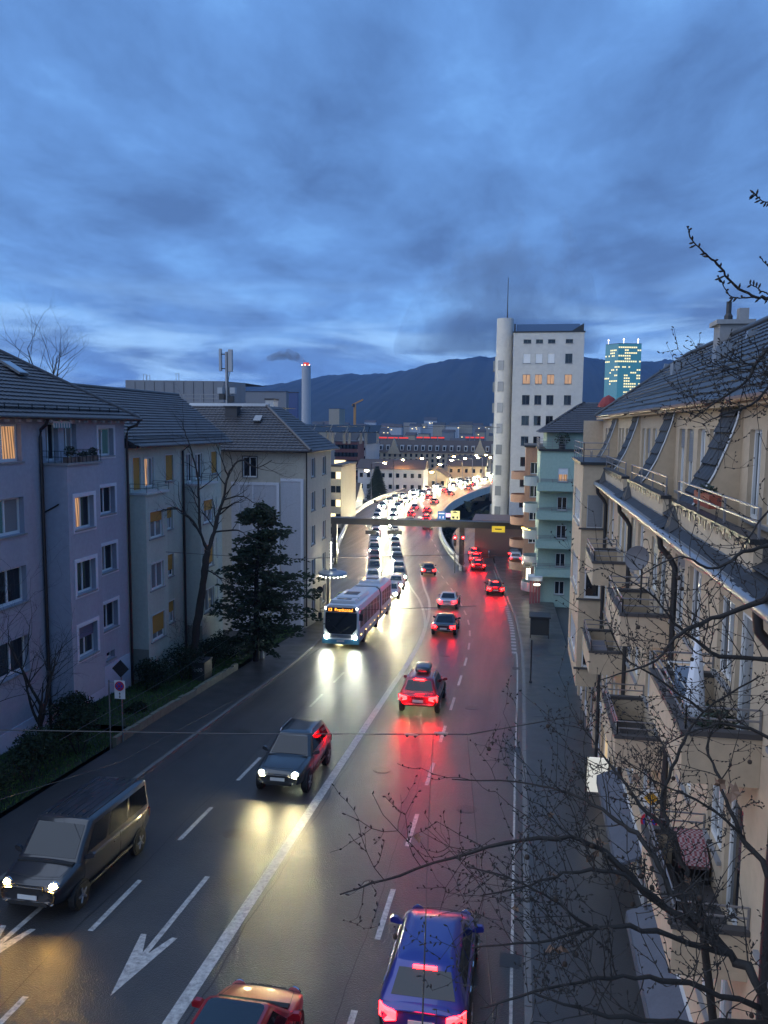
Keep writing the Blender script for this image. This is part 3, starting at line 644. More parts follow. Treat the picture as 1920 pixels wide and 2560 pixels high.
for k in range(5):
    sp = thing('solar_panel', 'dark tilted solar panel behind the hipped roof, ' + ('first', 'second', 'third', 'fourth', 'fifth')[k] + ' from the left', 'solar panel', (-21.5+k*1.7, 78, 9.5), group='solar panels on the far roof')
    wobj('module', MB().obox((-22.2+k*1.7, 78, 10.3), (1, 0, 0), V((0, -.6, 1)).normalized(), V((0, 1, .6)).normalized(), 0, 1.6, 0, .06, 0, 1.4), mat('solar_cells', (.015, .02, .035), .15), sp)
    [wobj('stand', MB().box(q+k*1.7, q+.1+k*1.7, 78, 79.0, 9.2, 10.5), M_steel, sp) for q in (-22.1, -20.9)]
# ------------------------------------------------------------------ cream apartment house, right foreground
M_crm = mat('cream_render', (0.62, 0.49, 0.35), 0.85, streak=0.32, vscale=0.7, bump=0.12, bscale=90)
M_slate = mat('dark_mansard_tile', (0.022, 0.022, 0.026), 0.62, var=0.5, vscale=2.5, rvar=.1)
M_zinc = mat('zinc_gutter', (0.36, 0.38, 0.41), 0.42, metal=0.7, var=.3, vscale=4)
M_cop = mat('copper_eave', (0.16, 0.09, 0.06), 0.6, metal=0.2)
M_rail = mat('weathered_rail', (0.26, 0.25, 0.26), 0.4, metal=0.5)
M_liner = mat('balcony_lining', (0.075, 0.07, 0.072), 0.6, var=.3, vscale=3)
FX = 3.4; P_ = 7.2
h4 = thing('apartment_house', 'cream apartment house with curved tile mansard and balconies, right foreground', 'house', (5, 25, -4))
Z0 = -5.0
U4 = (0, -1, 0)
wl = []
lev = [6.15, 3.25, 0.35]
bal = [4.2, 11.4, 18.6, 25.8]
S_ = lambda y: 46.0-y     # facade coordinate of the far edge at y
for k, yb in enumerate(bal):
    for f, z in enumerate(lev):
        r_ = random.Random(k*7+f)
        wl.append(dict(s=S_(yb+1.55), z=z-Z0+.05, w=.9, h=2.05, leaves=1, sill=0, pane=r_.choice(['dark', 'curt']), rev=.14, fw=.09))
        wl.append(dict(s=S_(yb+2.75), z=z-Z0+.75, w=1.0, h=1.35, pane=r_.choice(['dark', 'curt']), rev=.14, blind=(r_.choice([0, .3, .6]), M_blind_gr) if r_.random() < .5 else None))
        for q in (4.15, 5.7):
            if yb+q < 32.2: wl.append(dict(s=S_(yb+q+1.05), z=z-Z0+.65, w=1.05, h=1.5, pane=(r_.choice(['dark', 'curt']), 'dark'), rev=.15, blind=(r_.choice([.25, .5, .9]), M_blind_gr) if r_.random() < .4 else None))
for z in lev:
    for y_ in (39.3, 42.2): wl.append(dict(s=S_(y_+1.2), z=z-Z0+.7, w=1.2, h=1.4, pane='dark', rev=.15))
facade(h4, (FX, 46, Z0), U4, 42, 8.75-Z0, wl, M_crm, z0=5.0)
wobj('wall', MB().quad((14, 46, Z0), (FX, 46, Z0), (FX, 46, 11.4), (14, 46, 11.4)), M_crm, h4)
# ground-floor shop front: piers, glass, white frames
M_shop = mat('shop_frame', (.55, .57, .6), .4)
for k in range(14):
    y0 = 4+k*3.0; gz_ = rz(y0)-.3
    wobj('pier', MB().box(FX-.02, FX+.3, y0, y0+.45, gz_-.5, 0.05), M_crm, h4)
    sw = wobj('shop_window', MB().box(FX+.1, FX+.16, y0+.45, y0+.53, gz_, .05).box(FX+.1, FX+.16, y0+1.7, y0+1.76, gz_, .05).box(FX+.1, FX+.16, y0+2.92, y0+3.0, gz_, .05).box(FX+.09, FX+.165, y0+.45, y0+3.0, gz_, rz(y0)+.45), M_shop, h4)
    lit = k in (8,)
    wobj('pane', MB().quad((FX+.13, y0+.5, gz_), (FX+.13, y0+2.95, gz_), (FX+.13, y0+2.95, .05), (FX+.13, y0+.5, .05)), mat('shop_lit', (.3, .26, .18), .1, emit=(1, .72, .38), estr=.35, var=.5, vscale=1.2) if lit else M_glass, sw)
wobj('shop_fascia', MB().box(FX-.06, FX+.2, 4, 46, -.02, .2), M_shop, h4)
# balconies
def balcony(y0, ln, z, X1=FX, X0=2.35, m=M_crm, house=h4, band=True, rails=True, lb=None):
    b = wobj('balcony', MB().box(X0, X1-.002, y0, y0+ln, z-.12, z), m, house)
    if lb: b['label'] = lb
    wobj('parapet', MB().box(X0, X0+.08, y0, y0+ln, z-.0, z+.58), m, b)
    wobj('parapet_side', MB().box(X0+.082, X1-.004, y0, y0+.08, z+.001, z+.58), m, b)
    wobj('parapet_side', MB().box(X0+.082, X1-.004, y0+ln-.08, y0+ln, z+.001, z+.58), m, b)
    if band:
        mb = MB(); mb.box(X0-.03, X0+.14, y0-.03, y0+ln+.03, z+.582, z+.66); mb.box(X0+.142, X1-.004, y0-.03, y0+.11, z+.582, z+.66); mb.box(X0+.142, X1-.004, y0+ln-.11, y0+ln+.03, z+.582, z+.66)
        wobj('coping', mb, M_liner, b)
    wobj('deck', MB().box(X0+.09, X1-.006, y0+.09, y0+ln-.09, z+.004, z+.03), M_liner, b)
    if rails: railing(b, [(X1-.02, y0+.04, z+.66), (X0+.04, y0+.04, z+.66), (X0+.04, y0+ln-.04, z+.66), (X1-.02, y0+ln-.04, z+.66)], .32, 2, 1.3, M_rail, .018)
    return b
BAL = {}
for k, yb in enumerate(bal):
    for f, z in enumerate(lev[:2]):
        BAL[(k, f)] = balcony(yb, 2.9, z)
# downpipes and the lower gutter
wobj('gutter', MB().tube([(2.93, 4, 8.83), (2.93, 32.4, 8.83)], .085, 8), M_zinc, h4, 60)
wobj('gutter_fascia', MB().box(2.99, 3.02, 4, 32.4, 8.72, 8.9), M_zinc, h4)
for yb in (10.4, 17.6, 24.8, 31.8):
    downpipe(h4, [(2.95, yb, 8.75), (2.98, yb, 8.5), (3.2, yb, 8.25), (3.3, yb, 8.05), (3.3, yb, rz(yb)+.1)], .065, M_dark)
wobj('cornice', MB().box(3.02, FX-.002, 4, 32.4, 8.74, 8.86), M_crm, h4)
# mansard storey
prof = [(2.96, 8.86), (3.16, 8.98), (3.42, 9.22), (3.70, 9.58), (3.95, 10.05), (4.16, 10.6), (4.32, 11.1), (4.42, 11.56)]
DX = 4.45
swoops = [3.0, 10.2, 17.4, 24.6, 31.8, 39.0]
man = wobj('mansard', MB().box(3.36, DX+2, 4, 46, 8.88, 8.98), M_dark, h4)
wl = []
for ys_ in swoops:
    for q, wd in ((2.05, .85), (3.35, .85), (4.7, .85), (5.85, .8)):
        r_ = random.Random(int(ys_*10+q*10))
        if ys_+q+wd < 45.5: wl.append(dict(s=46-(ys_+q+wd), z=9.25, w=wd, h=1.75, pane=(r_.choice(['dark', 'curt', 'curt']), r_.choice(['dark', 'curt'])), rev=.16, sill=1, blind=(r_.choice([.3, .5]), M_blind_gr) if r_.random() < .25 else None))
facade(h4, (DX, 46, 0), U4, 42, 11.45, wl, M_crm, name='dormer_wall', z0=8.98)
tm_sw = tile_mesh('mansard_tile', .35, .36, M_slate, amp=.012, seg=3)
for ys_ in swoops:
    y1 = ys_+1.4
    if ys_ < 5: continue
    pts = [V((x, 0, z)) for x, z in prof]
    sw = wobj('mansard_sweep', MB().grid([[(x, ys_, z-.03), (x, y1, z-.03)] for x, z in prof]), M_slate, man)
    # tiles laid course by course along the curve
    dist = [0]
    for a, b in zip(pts[:-1], pts[1:]): dist.append(dist[-1]+(b-a).length)
    d = 0
    while d < dist[-1]-.2:
        i = max(j for j in range(len(dist)) if dist[j] <= d); i = min(i, len(pts)-2)
        t = (d-dist[i])/(dist[i+1]-dist[i]); p = pts[i].lerp(pts[i+1], t); S = (pts[i+1]-pts[i]).normalized(); Uv = V((0, -1, 0)); Nn = Uv.cross(S)
        for c_ in range(4):
            o = bpy.data.objects.new('mansard_tile', tm_sw); COL.objects.link(o); o.parent = man
            off = V(h4.location)+V(man.location)
            R = Matrix((Uv, S, Nn)).transposed().to_4x4(); o.matrix_basis = Matrix.Translation(V((p.x, ys_+.175+c_*.35, p.z))-off) @ R
        d += .36
    for yy, sg in ((ys_, -1), (y1, 1)):
        wobj('cheek', MB().poly([(x, yy+.004*sg, z-.05) for x, z in prof[1:]]+[(DX, yy+.004*sg, 11.45), (DX, yy+.004*sg, 8.9)]), M_crm, man)
        wobj('edge_flashing', MB().tube([(x, yy, z+.035) for x, z in prof[2:]], .03, 5), M_zinc if sg < 0 else M_dark, man)
# terrace parapets between the sweeps
for i_, ys_ in enumerate(swoops[:-1]):
    y0, y1 = ys_+1.42, ys_+7.18
    if y1 < 5: continue
    y0 = max(y0, 4)
    if ys_ > 31: y0, y1 = 38.3, 38.95
    wobj('skirt', MB().prism([(2.98, y0, 8.87), (3.18, y0, 9.02), (3.3, y0, 9.02), (3.3, y0, 8.87)], (0, y1-y0, 0)), M_slate, man)
    pp = wobj('terrace_parapet', MB().box(3.2, 3.32, y0, y1, 9.0, 9.42), M_crm, man)
    wobj('coping', MB().box(3.14, 3.38, y0-.02, y1+.02, 9.421, 9.50), M_dark, pp)
    for q in range(int((y1-y0)/.42)):      # dark drip icicles of the coping
        wobj('drip', MB().box(3.128, 3.139, y0+.1+q*.42, y0+.2+q*.42, 9.30+.03*(q % 3), 9.47), M_dark, pp)
    railing(pp, [(3.26, y0, 9.5), (3.26, y1, 9.5)], .42, 2, 1.45, M_rail, .02)
    wobj('flashing', MB().box(3.195, 3.199, y0, y1, 8.99, 9.06), M_zinc, pp)
    wobj('apron', MB().prism([(2.99, y1-.6, 8.9), (3.19, y1-.6, 9.03), (3.19, y1, 9.45), (2.99, y1, 8.9)], (0.0, 0.02, 0.0)), M_slate, man)
# upper eave and tiled roof
wobj('eave_board', MB().box(4.12, 4.6, 4, 46.4, 11.46, 11.56), M_crm, h4)
for i_, ys_ in enumerate(swoops[:-1]):
    wobj('eave_gutter', MB().tube([(4.06, max(4, ys_+1.45), 11.58), (4.06, ys_+7.15, 11.58)], .075, 8), M_cop, h4, 60)
    wobj('eave_flashing', MB().box(3.98, 4.3, ys_, ys_+1.4, 11.57, 11.63), M_dark, h4)
RX4, RZ4 = 7.9, 14.55
roof4 = wobj('roof', MB().poly([(4.1, 46.5, 11.6), (4.1, 2, 11.6), (RX4, 2, RZ4), (RX4, 41.2, RZ4)]).poly([(11.7, 46.5, 11.6), (4.1, 46.5, 11.6), (RX4, 41.2, RZ4)]).poly([(RX4, 2, RZ4), (11.7, 2, 11.6), (11.7, 46.5, 11.6), (RX4, 41.2, RZ4)]), M_batten, h4)
Sv = V((RX4-4.1, 0, RZ4-11.6)); Ls = Sv.length
M_tile4 = mat('grey_roof_tile', (0.062, 0.064, 0.070), 0.38, var=0.45, vscale=1.4, bump=.1, bscale=50, rvar=.1)
tile_roof(roof4, (4.1, 46.5, 11.6), (0, -1, 0), Sv, [(0, 0), (40, 0), (40, Ls), (5.3, Ls)], .33, .36, M_tile4)
wobj('ridge_cap', MB().tube([(RX4, 4, RZ4+.06), (RX4, 41.2, RZ4+.06), (4.1, 46.5, 11.7)], .13, 8), M_tile4, roof4, 60)
wobj('snow_guard', MB().tube([(4.95, 8, 12.45), (4.95, 44, 12.45)], .03, 5).tube([(4.95, 8, 12.56), (4.95, 44, 12.56)], .03, 5), M_dark, roof4)
for px_, py_, s_ in ((1575+175, 870, 1.0), (1878, 845, 1.0), (1818, 870, 1.0), (1700, 905, .9), (1667, 920, .9)):
    p = at_x(px_, py_, 6.9); t_ = (RZ4-11.6)/(RX4-4.1); 
    d = pray(px_, py_); k_ = (11.6-4.1*t_-CAM_H)/(d.z-d.x*t_); p = CP+d*k_
    wobj('vent_tile', MB().prism([(p.x-.16, p.y-.1, p.z-.02), (p.x+.2, p.y-.1, p.z+.2), (p.x-.12, p.y-.1, p.z+.22)], (0, .2, 0)), M_zinc, roof4)
for px_, py_ in ((1810, 893), (1697, 928)):
    d = pray(px_, py_); k_ = (11.6-4.1*t_-CAM_H)/(d.z-d.x*t_); p = CP+d*k_
    wobj('roof_hatch', MB().prism([(p.x-.3, p.y-.3, p.z-.2), (p.x+.45, p.y-.3, p.z+.42), (p.x-.3, p.y-.3, p.z+.32)], (0, .6, 0)), M_zinc, roof4)
chy = 33.5
c4 = thing('chimney', 'pale chimney with two pots on the ridge of the cream house', 'chimney', (RX4, chy, RZ4))
wobj('stack', MB().box(RX4-.5, RX4+.6, chy-.5, chy+.5, RZ4-.5, RZ4+.45), M_conc, c4)
wobj('cap', MB().box(RX4-.65, RX4+.75, chy-.65, chy+.65, RZ4+.451, RZ4+.62), M_conc, c4)
wobj('pot', MB().lathe((RX4-.1, chy, RZ4+.62), [(.16, 0), (.16, .2), (.1, .3), (.1, .75)], 10), M_dark, c4)
wobj('pot', MB().box(RX4+.25, RX4+.6, chy-.2, chy+.2, RZ4+.621, RZ4+1.1), M_conc, c4)
# far bay
bayx = 2.45
bwl = []
for z in (7.05, 4.2, 1.35): bwl.append(dict(s=.9, z=z, w=3.6, h=1.35, leaves=4, pane='dark', rev=.12))
facade(h4, (bayx, 38.0, 0), U4, 5.5, 9.55, bwl, M_crm, name='bay_wall', z0=.6)
bn = [dict(s=.2, z=z, w=.62, h=1.3, leaves=1, pane='curt' if z > 5 else 'dark', rev=.1, blind=(.97, M_blind_gr) if z > 5 else None) for z in (7.05, 4.2, 1.35)]
facade(h4, (bayx, 32.5, 0), (1, 0, 0), FX-bayx, 9.55, bn, M_crm, name='bay_wall', z0=.6)
wobj('bay_soffit', MB().box(bayx, FX, 32.5, 38, .55, .6), M_crm, h4)
wobj('bay_roof', MB().box(bayx-.12, DX, 32.4, 38.1, 9.552, 9.66), M_dark, h4)
for z in (6.98, 4.13, 1.28): wobj('ledge', MB().box(bayx-.1, FX, 32.42, 32.498, z, z+.07), M_liner, h4)
railing(h4, [(FX, 32.5, 9.66), (bayx, 32.5, 9.66), (bayx, 38, 9.66)], .75, 3, 1.2, M_rail, .018)
# satellite dish on the second balcony
sp_ = at_y(1597, 1398, 20.0)
dish = thing('satellite_dish', 'dark round satellite dish on the cream balcony', 'satellite dish', (sp_.x, sp_.y, sp_.z-.6))
axd = V((-.5, -.75, .35)).normalized()
wobj('reflector', MB().lathe(sp_, [(.02, 0), (.15, .02), (.27, .07), (.31, .11), (.30, .115), (.15, .035), (.02, .015)], 20, axd), mat('grey_dish', (.10, .10, .115), .5), dish, 40)
wobj('pole', MB().tube([(sp_.x+.05, sp_.y+.1, sp_.z), (sp_.x+.1, sp_.y+.12, sp_.z-.3), (sp_.x+.1, sp_.y+.12, 6.7)], .025, 6), M_dark, dish)
wobj('feed_arm', MB().tube([sp_-UP*.25, sp_+axd*.42-UP*.1], .015, 5), M_dark, dish)
# things on balconies
fp = thing('flower_box', 'long terracotta flower box on the nearest roof terrace rail', 'planter', (3.45, 16, 9.52))
wobj('box', MB().box(3.4, 3.62, 15.3, 16.6, 9.55, 9.8), mat('terracotta', (.28, .07, .04), .7), fp)
mb = MB(); leaf_cloud(mb, (3.5, 15.95, 9.85), (.14, .6, .12), 140, .05); wobj('foliage', mb, M_leafd, fp)
py_ = 12.6
pf = thing('folded_parasol', 'folded white parasol standing on the middle balcony', 'parasol', (2.75, py_, 6.18))
wobj('pole', MB().tube([(2.75, py_, 6.18), (2.75, py_, 8.0)], .02, 6), M_white, pf)
wobj('canopy', MB().lathe((2.75, py_, 6.5), [(.06, 0), (.17, .1), (.13, .6), (.07, 1.1), (.02, 1.35)], 9), mat('white_cloth', (.62, .66, .74), .8), pf)
cr_ = thing('clothes_rack', 'clothes rack with pale laundry on the middle balcony', 'clothes rack', (2.95, 13.7, 6.18))
wobj('rack', MB().tube([(2.6, 13.5, 6.18), (3.2, 14.1, 7.0)], .012, 5).tube([(3.2, 13.5, 6.18), (2.6, 14.1, 7.0)], .012, 5).tube([(2.6, 14.1, 7.0), (3.2, 14.1, 7.0)], .012, 5), M_white, cr_)
wobj('cloth', MB().box(2.7, 3.1, 13.95, 13.97, 6.45, 6.98), mat('blue_cloth', (.25, .34, .5), .8), cr_)
shr = thing('potted_shrub', 'round dark shrub in a pot on the middle balcony', 'plant', (2.9, 11.9, 6.18))
wobj('pot', MB().lathe((2.9, 11.9, 6.18), [(.14, 0), (.19, .3)], 12), MATS['terracotta'], shr)
mb = MB(); leaf_cloud(mb, (2.9, 11.9, 6.72), (.3, .3, .3), 260, .06); wobj('foliage', mb, M_leafd, shr)
tc_ = thing('garden_seat', 'red and white checked cloth over a seat on the lowest near balcony', 'seat', (3.15, 12.9, 3.3))
M_chk = bpy.data.materials.new('red_white_check'); M_chk.use_nodes = True
_t = M_chk.node_tree; _c = _t.nodes.new('ShaderNodeTexChecker'); _c.inputs['Scale'].default_value = 24; _c.inputs[1].default_value = (.22, .05, .06, 1); _c.inputs[2].default_value = (.34, .27, .28, 1)
_g = _t.nodes.new('ShaderNodeTexCoord'); _t.links.new(_g.outputs['Object'], _c.inputs[0]); _t.links.new(_c.outputs[0], _t.nodes['Principled BSDF'].inputs['Base Color'])
wobj('cover', MB().obox((2.85, 13.6, 3.55), (1, 0, 0), (0, -.5, .86), (0, .86, .5), 0, .5, 0, .1, 0, .7), M_chk, tc_)
[wobj('leg', MB().box(q, q+.05, 13.6, 14.2, 3.28, 3.55), M_dark, tc_) for q in (2.85, 3.3)]
bx_ = thing('storage_box', 'grey storage box on the far lower balcony', 'box', (2.8, 27, 3.28))
wobj('body', MB().box(2.5, 2.95, 26.2, 27.6, 3.28, 3.7), M_liner, bx_); wobj('lid', MB().box(2.47, 2.98, 26.17, 27.63, 3.701, 3.76), mat('box_lid', (.12, .12, .15), .5), bx_)
# shop sign and awning at street level
sg = thing('shop_sign', 'glowing white shop sign projecting over the right pavement', 'sign', (3.0, 27, -1.4))
wobj('panel', MB().box(2.52, 3.22, 26.97, 27.05, -1.35, -.15), mat('sign_white', (.7, .7, .66), .4, emit=(1, .95, .8), estr=.32), sg)
[wobj('post', MB().box(q, q+.038, 26.95, 27.07, -2.2, -.11), M_dark, sg) for q in (2.48, 3.222)]
mb = MB()
for i, (a, b) in enumerate(((2.68, -.45), (2.82, -.4), (2.95, -.46), (3.06, -.42), (2.75, -.62), (2.9, -.6))):
    ring = [(a+.05*cos(t*pi/5), 26.966, b+.08*sin(t*pi/5)) for t in range(9)]; mb.tube(ring, .009, 4)
wobj('scroll_lettering', mb, M_dark, sg)
for k, (ya, yb2) in enumerate(((20.2, 25.6), (10.5, 18.2))):
    aw = thing('shop_awning', ('pale awning over the shop front behind the glowing sign', 'pale awning over the shop front nearest the camera')[k], 'awning', (3.0, ya, .1))
    wobj('canvas', MB().prism([(3.36, ya, .18), (3.36, ya, .10), (2.72, ya, -.22), (2.72, ya, -.14)], (0, yb2-ya, 0)), mat('awning_canvas', (.11, .125, .165), .85, streak=.35), aw)
    wobj('valance', MB().box(2.70, 2.719, ya, yb2, -.42, -.15), mat('awning_canvas', (.11, .125, .165), .85), aw)
    wobj('arm', MB().tube([(3.36, ya+.5, -.3), (2.75, ya+.5, -.2)], .02, 5), M_white, aw)

# ------------------------------------------------------------------ green house
M_mint = mat('mint_render', (0.38, 0.52, 0.45), 0.85, streak=0.2, vscale=.5)
h5 = thing('apartment_house', 'mint green apartment house with stacked balconies beyond the cream house', 'house', (5, 86, -7))
Z0 = -8.5; GY = 80.0; GX = 1.9
wl = []
fl5 = [5.0, 2.2, -.6, -3.4]
for z in fl5+[-6.2]:
    wl.append(dict(s=1.75, z=z-Z0+.7, w=.95, h=1.35, pane='warm' if z == 5.0 else 'dark', rev=.14, blind=(.45, M_white) if z == 5.0 else None))
    wl.append(dict(s=3.7, z=z-Z0+.1, w=.9, h=2.0, leaves=1, pane='dark', rev=.14, sill=0))
facade(h5, (GX, GY, Z0), (1, 0, 0), 8, 8.7-Z0, wl, M_mint)
wl = []
for z in fl5+[-6.2]:
    for q in (.4, 1.7, 3.0, 6, 9, 12): wl.append(dict(s=15-q-.8, z=z-Z0+.5, w=.75, h=1.6, pane='dark', rev=.14, leaves=1))
facade(h5, (GX, GY+15, Z0), (0, -1, 0), 15, 8.7-Z0, wl, M_mint)
wobj('roof_slab', MB().box(GX-.2, GX+8, GY-.2, GY+15, 8.70, 8.9), M_dark, h5)
facade(h5, (GX+.6, GY+1.6, 0), (1, 0, 0), 7, 10.5, [dict(s=1.2, z=9.0, w=.5, h=1.2, leaves=1, pane='dark'), dict(s=4.6, z=9.0, w=1.1, h=1.3, pane='curt')], M_mint, z0=8.9, name='penthouse_wall')
wobj('penthouse_wall', MB().quad((GX+.6, GY+14, 8.9), (GX+.6, GY+1.6, 8.9), (GX+.6, GY+1.6, 10.5), (GX+.6, GY+14, 10.5)), M_mint, h5)
roof5 = wobj('roof', MB().poly([(GX-.2, GY+.8, 10.5), (12, GY+.8, 10.5), (12, GY+6, 13.6), (GX+4.4, GY+6, 13.6)]).poly([(GX-.2, GY+15, 10.5), (GX-.2, GY+.8, 10.5), (GX+4.4, GY+6, 13.6), (GX+4.4, GY+15, 13.6)]), M_batten, h5)
Sv = V((0, 5.2, 3.1)); tile_roof(roof5, (GX-.2, GY+.8, 10.5), (1, 0, 0), Sv, [(0, 0), (9, 0), (9, Sv.length), (4.6, Sv.length)], .34, .38, M_tile, nmax=0, seg=3)
Sv = V((4.6, 0, 3.1)); tile_roof(roof5, (GX-.2, GY+15, 10.5), (0, -1, 0), Sv, [(0, 0), (14.2, 0), (9, Sv.length), (0, Sv.length)], .34, .38, M_tile, nmax=0, seg=3)
railing(h5, [(GX+6, GY-.1, 8.9), (GX-.1, GY-.1, 8.9), (GX-.1, GY+14, 8.9)], 1.0, 4, 1.2, M_rail, .02)
for z in fl5: balcony(GY-1.35, 1.34, z, X1=6.0, X0=GX-.25, m=M_mint, house=h5, band=False, rails=True)
for z in fl5+[-6.2]:
    b = wobj('round_balcony', MB().lathe((GX, GY+6, z-.1), [(1.5, 0), (1.5, .95), (1.42, .95), (1.42, .1)], 20), mat('grey_glass_balcony', (.28, .34, .38), .3), h5, 40)
vt = thing('roof_terrace_plant', 'dark potted bush on the mint house roof terrace', 'plant', (4.0, GY+.5, 8.9)); 
wobj('pot', MB().lathe((4.0, GY+.5, 8.9), [(.3, 0), (.35, .5)], 10), M_dark, vt); mb = MB(); leaf_cloud(mb, (4.0, GY+.5, 9.9), (.75, .6, .7), 260, .13); wobj('foliage', mb, M_leafd, vt)
ru = thing('parasol', 'closed dark red parasol on the roof terrace beside the glass tower', 'parasol', (7.35, 60, 11.2))
p = at_y(1521, 1000, 60); ru.location = (p.x, 60, p.z-2)
wobj('pole', MB().tube([(p.x, 60, p.z-2), (p.x, 60, p.z+.2)], .04, 6), M_dark, ru); wobj('canopy', MB().lathe((p.x, 60, p.z-.5), [(.75, 0), (.7, .2), (.4, .65), (.03, .85)], 12), mat('red_cloth', (.22, .03, .03), .8), ru)
# string of yellow lights on a balcony
yl = thing('light_string', 'string of warm yellow lights on a lower mint balcony', 'string lights', (.8, 78, -.5))
for k in range(9): wobj('bulb', MB().lathe((.35+k*.16, 85.2-.02*k, .35-.06*k+(.05 if k % 2 else 0)), [(.03, 0), (.10, .08), (.03, .16)], 6), lamp('yellow_bulb', (1, .65, .1), 6.0), yl)

# ------------------------------------------------------------------ terracotta house behind it
M_terr = mat('terracotta_render', (.40, .24, .17), .85, streak=.25, vscale=.5)
h6 = thing('apartment_house', 'reddish brown apartment house with rounded balconies before the white tower', 'house', (3, 100, -8))
wl = [dict(s=.6, z=z+9, w=1.0, h=1.4, pane='dark') for z in (5.4, 2.6, -.2, -3, -5.8)]
facade(h6, (.6, 98, -9), (1, 0, 0), 8, 17.6, wl, M_terr)
wobj('wall', MB().quad((.6, 112, -9), (.6, 98, -9), (.6, 98, 8.6), (.6, 112, 8.6)), M_terr, h6); wobj('roof', MB().box(.4, 8.8, 97.8, 112, 8.602, 8.85), M_dark, h6)
for z in (4.8, 2.0, -.8, -3.6, -6.4): wobj('round_balcony', MB().lathe((.6, 100.2, z-.15), [(1.7, 0), (1.7, .95), (1.6, .95), (1.6, .12)], 18), M_terr, h6, 40)
lp = thing('pavilion', 'low dark flat-roofed pavilion beside the tower base', 'building', (0, 122, -9))
wobj('wall', MB().box(-6.5, 3, 120, 128, -9.5, -3.6), mat('dark_brown_wall', (.10, .07, .06), .7), lp); wobj('roof', MB().box(-6.9, 3.3, 119.6, 128.3, -3.598, -2.9), mat('brown_fascia', (.16, .10, .09), .6), lp)

# ------------------------------------------------------------------ white tower block
M_tow = mat('white_tower_render', (0.60, 0.59, 0.57), 0.8, streak=0.14, vscale=.25)
h7 = thing('tower_block', 'tall white tower block with rounded stair pylon and roof mast', 'building', (3.8, 136, -9))
TY = 130.0; TX0, TX1, TT = -1.65, 9.25, 25.8; Z0 = -10
rows7 = []
cols7 = [(1312, 1331), (1343, 1360.5), (1373, 1391), (1417, 1435)]
wl = []
for j in range(10):
    for i, (pa, pb) in enumerate(cols7):
        # columns measured on the third row
        xa = at_y(pa-5.5, 945, TY).x-TX0; xb = at_y(pb-5.5, 945, TY).x-TX0
        if j == 0: z, h = at_y(1370, 680+636*.2803, TY).z, 0.62
        else: z, h = at_y(1370, 680+(815+(j-1)*184.5)*.2803, TY).z, 1.50
        if z < -7: continue
        wl.append(dict(s=xa, z=z-Z0, w=xb-xa, h=h, leaves=2, pane=('warm' if j == 2 else ('curt' if (j == 1 and i < 3) else 'dark')), rev=.16, fw=.05, blind=(.97, M_white) if (j == 1 and i < 3) else None))
facade(h7, (TX0, TY, Z0), (1, 0, 0), TX1-TX0, TT-Z0, wl, M_tow, frame_m=mat('dark_window_frame', (.08, .085, .09), .4))
wl = [dict(s=12-4.2, z=d['z'], w=2.6, h=d['h'], pane='curt', rev=.1) for d in wl if abs(d['s']-wl[1]['s']) < .01]
facade(h7, (TX0, TY+12, Z0), (0, -1, 0), 12, TT-Z0, wl, M_tow)
wobj('wall', MB().quad((TX1, TY, Z0), (TX1, TY+12, Z0), (TX1, TY+12, TT), (TX1, TY, TT)), M_tow, h7)
wobj('flat_roof', MB().box(TX0-.12, TX1+.12, TY-.12, TY+12, TT+.002, TT+.2), M_dark, h7)
wobj('roof_screen', MB().box(TX0+.4, TX1-.4, TY+5, TY+5.2, TT+.2, TT+1.9), mat('blue_glass_screen', (.09, .15, .26), .3), h7)
wobj('screen_fin', MB().prism([(TX1-2.0, TY+.3, TT+.2), (TX1-.1, TY+.3, TT+.2), (TX1-.1, TY+.3, TT+1.4)], (0, .25, 0)), M_dark, h7)
wobj('screen_fin', MB().prism([(TX0+.05, TY+4.2, TT+.2), (TX0+.05, TY+.3, TT+.2), (TX0+.05, TY+.3, TT+1.4)], (.25, 0, 0)), M_dark, h7)
pyx = -3.1
wobj('pylon', MB().lathe((pyx, TY+5, Z0), [(1.35, 0), (1.35, 28.6-Z0)], 24), M_tow, h7, 40)
pv = wobj('pylon_block', MB().box(-4.6, TX0-.002, TY+5, TY+11, Z0, 22.5), M_tow, h7)
for j in range(8):
    z = 20.2-j*3.42
    wobj('window', MB().box(-4.9, -4.601, TY+5.2, TY+7, z, z+1.6), M_curt, h7)
    wobj('window', MB().obox((pyx, TY+5, z), V((-.35, -.94, 0)).cross(UP)*-1, V((-.35, -.94, 0)), UP, -.55, .45, 1.26, 1.37, 0, 1.6), M_curt, h7)
wobj('roof_mast', MB().tube([(pyx+.3, TY+5, 28.6), (pyx+.3, TY+5, 30), (pyx+.3, TY+5, 35.2)], [.12, .09, .05], 6), M_dark, h7)
# ------------------------------------------------------------------ far background
GZ = -16.5
def lab_rank(n):
    n += 1
    o = ['', 'first', 'second', 'third', 'fourth', 'fifth', 'sixth', 'seventh', 'eighth', 'ninth', 'tenth', 'eleventh', 'twelfth', 'thirteenth', 'fourteenth', 'fifteenth', 'sixteenth', 'seventeenth', 'eighteenth', 'nineteenth']
    if n < 20: return o[n]
    d, u = divmod(n, 10); return (('', '', 'twentieth', 'thirtieth', 'fortieth', 'fiftieth')[d]) if u == 0 else ('', '', 'twenty', 'thirty', 'forty', 'fifty')[d]+'-'+o[u]
